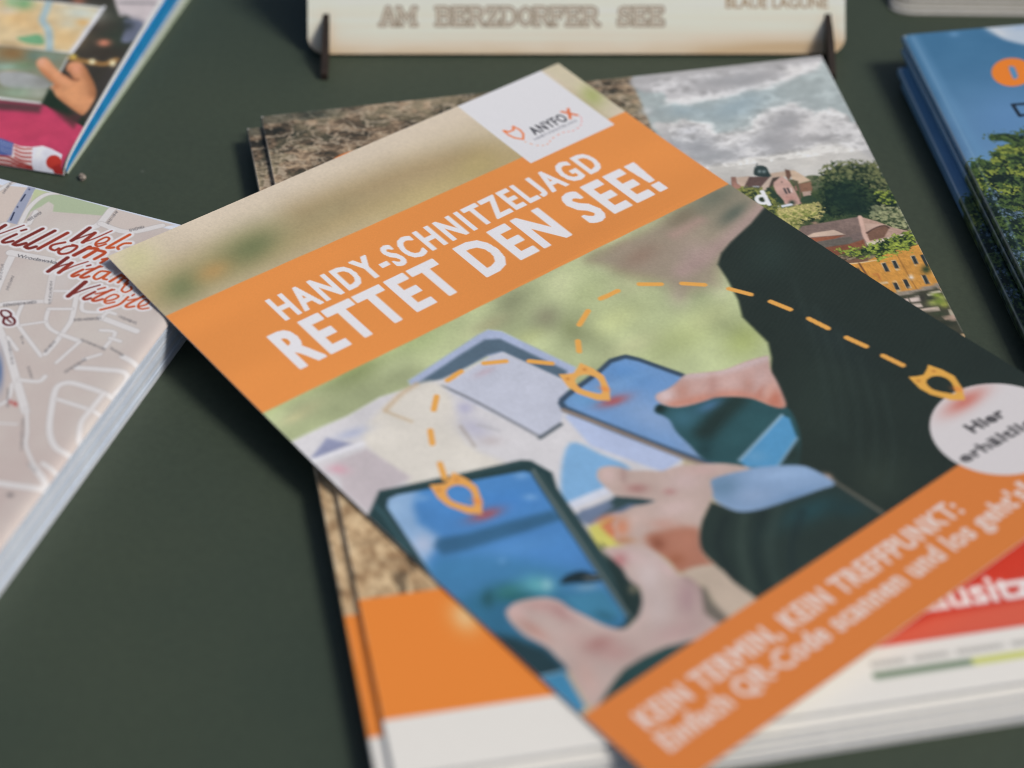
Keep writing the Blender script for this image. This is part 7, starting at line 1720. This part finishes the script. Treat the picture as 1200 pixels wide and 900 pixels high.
# ------------------------------------------------------------------ blue brochures at the right
BW, BH = 105., 150.
def blue_art():
    U = np.concatenate([np.linspace(0, 52, 250, endpoint=False), np.linspace(52, BW, 40)]); V = np.concatenate([np.linspace(0, 115, 440, endpoint=False), np.linspace(115, BH, 40)])
    c = Canvas(U, V, (84, 130, 172)); X, Y = c.X, c.Y
    k = sst(0, 70, Y)[..., None]; c.img[:] = np.array((64, 110, 144)) / 255 * (1 - k) + np.array((100, 136, 170)) / 255 * k
    c.img += ((fbm(X / 14, Y / 10, 3, 4) - .5) * .06)[..., None]
    c.run(BLUE_OPS)
    w = c.win((0, 112), (BW, BH + 1)); X2 = X[w] / 1.4; Y2 = Y[w] / 1.4
    nn = fbm(X2, Y2, 3, 3, .6)[..., None]; a = sst(112, 120, Y[w])
    c.blend(w, a, np.array((22, 36, 28)) / 255 * (1 - nn) + np.array((76, 98, 50)) / 255 * nn)
    # fold crease and rubbed spine edge
    c.stroke([(2.6, 0), (2.6, BH)], .5, (150, 180, 200), .5, .28)
    a = (1 - sst(.22, .50, X)) * (.62 + .35 * fbm(X / .6, Y / 3.0, 12, 3))
    c.blend((slice(None), slice(None)), a, (190, 206, 214))
    cn = np.exp(-((X / .9) ** 2 + (Y / .9) ** 2)); c.blend((slice(None), slice(None)), cn, (226, 228, 228))
    return c
def blue_surf(u, v): return np.stack([u, -v, -.55 * np.exp(-u / 1.1) + .0 * v], -1)
bc = blue_art()
blue_cover = sheet('front_cover', bc, blue_surf, .16, M_GLOSS, M_PAPER)
BT = 2.72
blue_spine = printed_spine('spine', bc, BH, BT, M_GLOSS, .5)
bx0, by0, ba = BLUE
bpos = [(0, 0, 0., 'blue brochure with orange letter and green tree, topmost of the stack at the right'),
        (-.3, 2.0, .001, 'second blue brochure from the top, just below the uppermost copy'),
        (-2.8, 7.8, -.009, 'third blue brochure from the top, sticking out to the left'),
        (-2.3, 11.0, -.006, 'lowest blue brochure of the stack, lying on the table')]
for i, (du, dv, da, lab) in enumerate(bpos):
    zt = 11.0 - i * BT
    e = thing('brochure', lab, 'brochure', (bx0 + du * math.cos(ba) + dv * math.sin(ba), by0 + du * math.sin(ba) - dv * math.cos(ba), zt - BT), ba + da, 'blue brochures stacked at the right')
    obj('front_cover', blue_cover, e, (0, 0, BT - .02))
    obj('spine', blue_spine, e)
    obj('page_block', page_block('page_block', BW - .6, BH - .4, .2, BT - .62, 6, .2, [M_PAPER, M_PAPER2], 30 + i), e)
    obj('back_cover', boxes('back_cover', [(.4, BW, -BH, 0, 0.01, .17, 0)], [M_PAPER]), e)

# ------------------------------------------------------------------ city guide, upper left
cx, cy, ca = CITY
CW, CH = 100., 160.
def cz(d): return 3.4 + 7.5 * (1 - np.exp(-d / 55.)) - 2.7 * np.exp(-d / 2.2)
def city_art():
    U = np.concatenate([np.linspace(-CW, -45, 150, endpoint=False), np.linspace(-45, 0, 230)]); V = np.concatenate([np.linspace(0, 95, 420, endpoint=False), np.linspace(95, CH, 60)])
    c = Canvas(U, V, (60, 56, 50)); X, Y = c.X, c.Y
    c.run(CITY_OPS)
    c.img *= 1 + ((fbm(X / 3, Y / 3, 3, 3) - .5) * .14)[..., None]
    w = c.win((-CW, 0), (1, CH)); m = sst(88, 100, Y[w]); c.blend(w, m, np.array((120, 118, 116)) / 255 * (.6 + .8 * fbm(X[w] / 12, Y[w] / 12, 4, 3))[..., None])
    a = (1 - sst(.15, .5, -X)); c.blend((slice(None), slice(None)), a * .8, (206, 212, 212))
    return c
def city_surf(u, d):
    z = cz(d) + .012 * u * np.exp(-d / 40.)
    return np.stack([u, d, z], -1)
cg = thing('city_guide', 'thick city guide with flags and a hand holding a map on its cover, upper left', 'brochure', (cx, cy, 0), ca)
obj('front_cover', sheet('front_cover', city_art(), city_surf, .25, M_GLOSS, M_PAPER, 40, flip=True), cg)
def leaf_layer(name, f0, f1, over, mat, gap=.0, d_in=1.4):
    """sheets of the folded block between two fractions of the local height; over(d): how far it sticks out"""
    ds = np.concatenate([np.linspace(0, 12, 8, endpoint=False), np.linspace(12, CH, 40)]); V = []
    for d in ds:
        top = float(city_surf(np.array(0.), np.array(d + d_in))[2]) - .3
        x1 = over(d)
        for x in (-CW + 1, x1):
            k = 1 if x > -50 else 1
            V += [(x, d + d_in, max(top * f0, .0) + gap), (x, d + d_in, top * f1 - gap)]
    F = []
    for i in range(len(ds) - 1):
        a = i * 4; b = a + 4
        F += [[a + 2, b + 2, b + 3, a + 3], [a + 1, a + 3, b + 3, b + 1], [a, b, b + 2, a + 2], [a, a + 1, b + 1, b]]
    F += [[0, 2, 3, 1]]; a = (len(ds) - 1) * 4; F += [[a, a + 1, a + 3, a + 2]]
    return mesh_np(name, V, F, [mat])
obj('inner_leaf', leaf_layer('inner_leaf', .92, .99, lambda d: .12 + .006 * d, M_PAPER, .02), cg)
obj('inner_leaf', leaf_layer('inner_leaf', .30, .92, lambda d: .2 + 1.2 * (1 - math.exp(-d / 45.)) * (.4 + d / 120.), M_BLUE, .02), cg)
obj('inner_leaf', leaf_layer('inner_leaf', .12, .30, lambda d: .4 + 1.9 * (1 - math.exp(-d / 45.)) * (.4 + d / 120.), M_PALEGREY, .02), cg)
obj('inner_leaf', leaf_layer('inner_leaf', .0, .12, lambda d: .5 + 2.2 * (1 - math.exp(-d / 45.)) * (.4 + d / 120.), M_PALEGREEN, .02), cg)

# ------------------------------------------------------------------ laser-cut wooden sign at the back
SY = 563.45; SX0, SX1 = -60.2, 95.0; SH = 40.
sg = thing('wooden_sign', 'pale plywood sign reading AM BERZDORFER SEE standing on two slotted feet', 'sign', (17.5, SY, 0), math.radians(1.37))
hw = (SX1 - SX0) / 2
def board_outline(h0, r=5.):
    P = []
    for (cx_, cz_, a0) in ((hw - r, h0 + r, -90), (hw - r, h0 + SH - r, 0), (-hw + r, h0 + SH - r, 90), (-hw + r, h0 + r, 180)):
        for k in range(7):
            a = math.radians(a0 + k * 15); P.append((cx_ + r * math.cos(a), cz_ + r * math.sin(a)))
    return P
BO = board_outline(0.); LEAN = math.radians(42)
SLAB = {'A': [[(0, 0), (.3, 1), (.4, 1), (.75, 0)], [(.15, .36), (.58, .36)], [(-.1, 0), (.18, 0)], [(.56, 0), (.86, 0)]],
        'M': [[(0, 0), (0, 1), (.4, .3), (.8, 1), (.8, 0)], [(-.12, 0), (.14, 0)], [(.66, 0), (.92, 0)], [(-.12, 1), (.05, 1)], [(.75, 1), (.92, 1)]],
        'B': [[(0, 0), (0, 1), (.4, 1), (.58, .9), (.58, .62), (.4, .53), (0, .53)], [(.4, .53), (.64, .42), (.64, .1), (.42, 0), (0, 0)], [(-.12, 0), (0, 0)], [(-.12, 1), (0, 1)]],
        'E': [[(.62, .22), (.62, 0), (0, 0), (0, 1), (.6, 1), (.6, .8)], [(0, .52), (.38, .52)], [(.38, .62), (.38, .42)], [(-.12, 0), (0, 0)], [(-.12, 1), (0, 1)]],
        'R': [[(0, 0), (0, 1), (.4, 1), (.58, .9), (.58, .6), (.4, .5), (0, .5)], [(.34, .5), (.66, 0), (.78, 0)], [(-.12, 0), (.14, 0)], [(-.12, 1), (0, 1)]],
        'Z': [[(.03, .78), (.03, 1), (.6, 1), (0, 0), (.62, 0), (.62, .22)]],
        'D': [[(0, 0), (0, 1), (.36, 1), (.6, .82), (.66, .5), (.6, .18), (.36, 0), (0, 0)], [(-.12, 0), (0, 0)], [(-.12, 1), (0, 1)]],
        'O': [[(.33, 0), (.08, .16), (0, .5), (.08, .84), (.33, 1), (.58, .84), (.66, .5), (.58, .16), (.33, 0)]],
        'F': [[(0, 0), (0, 1), (.6, 1), (.6, .8)], [(0, .52), (.4, .52)], [(.4, .62), (.4, .42)], [(-.12, 0), (.18, 0)], [(-.12, 1), (0, 1)]],
        'S': [[(.56, .78), (.5, .94), (.3, 1), (.08, .92), (.04, .72), (.2, .57), (.42, .48), (.6, .32), (.56, .1), (.32, 0), (.08, .06), (.02, .24)], [(.58, .72), (.58, 1)], [(0, .3), (0, 0)]]}
def sign_art():
    U = np.linspace(-hw, hw, 560); V = np.concatenate([np.linspace(0, 30, 140, endpoint=False), np.linspace(30, SH, 60)])
    c = Canvas(U, V, (228, 220, 204)); X, Y = c.X, c.Y
    gr = fbm(X / 60, Y / 1.1, 3, 4, .6)[..., None] - .5
    c.img *= 1 + gr * np.array((.05, .07, .11))
    # laser smoke along the lower edge and around the slots
    sm = np.exp(-Y / 3.4) * (.35 + .65 * fbm(X / 14, Y / 5, 8, 3)) + .9 * np.exp(-((X - 62) / 26) ** 2 - ((Y - 1) / 3.4) ** 2)
    for s_ in (-72.3, 72.6):
        sm = sm + .35 * np.exp(-((X - s_) / 2.6) ** 2 - ((Y - 5) / 6.) ** 2)
    c.blend((slice(None), slice(None)), np.clip(sm, 0, 1) * .62, (184, 146, 98))
    # outlined slab letters
    txt = 'AM BERZDORFER SEE'; x0, x1, zb, zc = -56.3, 25.2, 8.0, 13.7
    adv = {' ': 1.0, 'M': 1.16, 'A': .98, 'O': .92}; pos = []; x = .0
    for ch in txt: pos.append(x); x += adv.get(ch, .90)
    tot = x - .2; kx = (x1 - x0) / tot; kz = zc - zb - .9
    for ch, p in zip(txt, pos):
        if ch == ' ': continue
        w = c.win((x0 + (p - .2) * kx - 2, zb - 2), (x0 + (p + 1.1) * kx + 2, zc + 2)); D = np.full(X[w].shape, 1e9)
        for st in SLAB[ch]:
            q = [np.array((x0 + (p + a) * kx, zb + .45 + b * kz)) for a, b in st]
            for a, b in zip(q[:-1], q[1:]): D = np.minimum(D, c.seg_d2(X[w], Y[w], a, b))
        d = np.sqrt(D) - .5
        c.blend(w, (1 - sst(0, .22, np.abs(d) - .12)) * .8, (120, 104, 86))
        c.blend(w, (1 - sst(-.1, .1, d)) * .25, (150, 134, 112))
    c2 = Canvas(U, -V[::-1], (0, 0, 0)); c2.img = c.img[::-1].copy()
    c2.text('BLAUE LAGUNE', 43.0, 72.7, -16.4, -13.2, (150, 124, 90), .06, 0, .2)
    return c2
def sign_front():
    cvv = sign_art(); r = 5.
    X, Y = cvv.X, -cvv.Y
    # follow the rounded outline by pulling rim vertices of the grid inside it
    for sx in (-1, 1):
        for cz_, s in ((r, -1), (SH - r, 1)):
            ax = sx * (hw - r); inx = sx * (X - ax) > 0; inz = s * (Y - cz_) > 0; m = inx & inz
            dx = sx * (X - ax) / r; dz = s * (Y - cz_) / r
            # square-to-disc map keeps the face continuous
            nx = dx * np.sqrt(np.clip(1 - dz ** 2 / 2, 0, 1)); nz = dz * np.sqrt(np.clip(1 - dx ** 2 / 2, 0, 1))
            X = np.where(m, ax + sx * nx * r, X); Y = np.where(m, cz_ + s * nz * r, Y)
    P = np.stack([X, np.full_like(X, -.02), Y], -1).reshape(-1, 3)
    F = grid_faces(*X.shape)
    return P, F, (to_lin(cvv.img) * INK).clip(0, .85).reshape(-1, 3)
P, F, C = sign_front()
brd = obj('board', extrude_poly('board', BO, (1, 0, 0), (0, 0, 1), (0, 1, 0), 0., 4., [M_WOOD, M_BURNT], 1), sg, (0, 0, .8))
brd.rotation_euler = (-LEAN, 0, 0)
obj('engraved_face', mesh_np('engraved_face', P, F, [M_WOODP], None, False, C), brd)
for fxp in (-72.3, 72.6):
    prof = [(-11.8, 0), (46, 0), (46, 6), (34, 30), (20, 17), (6.4, 8.6), (2.0, 8.2), (-3.5, 6.4), (-11.4, 1.8)]
    o = obj('foot', extrude_poly('foot', prof, (0, 1, 0), (0, 0, 1), (1, 0, 0), -.95, .95, [M_BURNT], 0), sg, (fxp, 0, 0))

# ------------------------------------------------------------------ white booklet, upper right edge
bk = thing('booklet', 'white booklet with a slightly lifted cover at the upper right edge', 'booklet', (112.2, 591.6, 0), math.radians(0))
def leaf_outline(w, h, r=7., n=6):
    P = [(r + r * math.cos(a), r * .6 + r * .6 * math.sin(a)) for a in np.linspace(math.pi, 1.5 * math.pi, n)]
    return P + [(w, 0), (w, h), (0, h)]
def block(name, w, h, z0, z1, n, mats):
    V = []; F = []; M = []; r = random.Random(4)
    for i in range(n):
        a = z0 + (z1 - z0) * i / n + .01; b = z0 + (z1 - z0) * (i + 1) / n - .01; P = leaf_outline(w, h); j = r.uniform(-.25, .25); m = len(P); o = len(V)
        q = -4.5 * (1 - i / (n - 1)); V += [(p[0] + j + q * .3, p[1] + j + (q if p[1] < 50 else 0), a) for p in P] + [(p[0] + j + q * .3, p[1] + j + (q if p[1] < 50 else 0), b) for p in P]
        F += [[o + k for k in range(m)][::-1], [o + m + k for k in range(m)]] + [[o + k, o + (k + 1) % m, o + m + (k + 1) % m, o + m + k] for k in range(m)]
        M += [i % len(mats)] * (m + 2)
    return mesh_np(name, V, F, mats, M)
obj('page_block', block('page_block', 110, 120, 0.02, 4.4, 14, [M_TANPAGE, M_PAPER, M_TANPAGE]), bk)
def lifted_cover():
    us = np.linspace(0, 110, 40); vs = np.linspace(0, 120, 12); V = []
    def zc(u): return 4.6 + 2.0 * (1 - math.exp(-max(u - 4, 0) / 22.))
    for v in vs:
        for u in us:
            d = 0 if v > 4 else max(0, 1 - u / 7.) ** 2 * 4.2
            V.append((u, v - .4 + d, zc(u) + .0 * v))
    n = len(V); V += [(x, y, z - .5) for x, y, z in V]
    nu, nv = len(us), len(vs); F = grid_faces(nv, nu)[:, ::-1].tolist() + grid_faces(nv, nu, n).tolist()
    idx = np.arange(nu * nv).reshape(nv, nu); ring = np.concatenate([idx[0, :-1], idx[:-1, -1], idx[-1, :0:-1], idx[:0:-1, 0]])
    for a, b in zip(ring, np.roll(ring, -1)): F.append([a, n + a, n + b, b])
    return mesh_np('cover', V, F, [M_PAPER], None, False)
obj('cover', lifted_cover(), bk)

# ------------------------------------------------------------------ crumb on the table
def crumb(name, lab, x, y, s, seed):
    bm = bmesh.new(); bmesh.ops.create_icosphere(bm, subdivisions=2, radius=s * K); r = random.Random(seed)
    for v in bm.verts:
        f = 1 + r.uniform(-.22, .22); v.co = Vector((v.co.x * 1.0 * f, v.co.y * 1.5 * f, max(v.co.z * .8 * f, -s * .5 * K)))
    me = bpy.data.meshes.new(name); bm.to_mesh(me); bm.free(); me.materials.append(M_CRUMB)
    o = obj(name, me, None, (x, y, s * .5), .5); tag(o, lab, 'crumb')
crumb('crumb', 'tiny brown crumb on the table below the city guide corner', -116.8, 502.8, .95, 1)
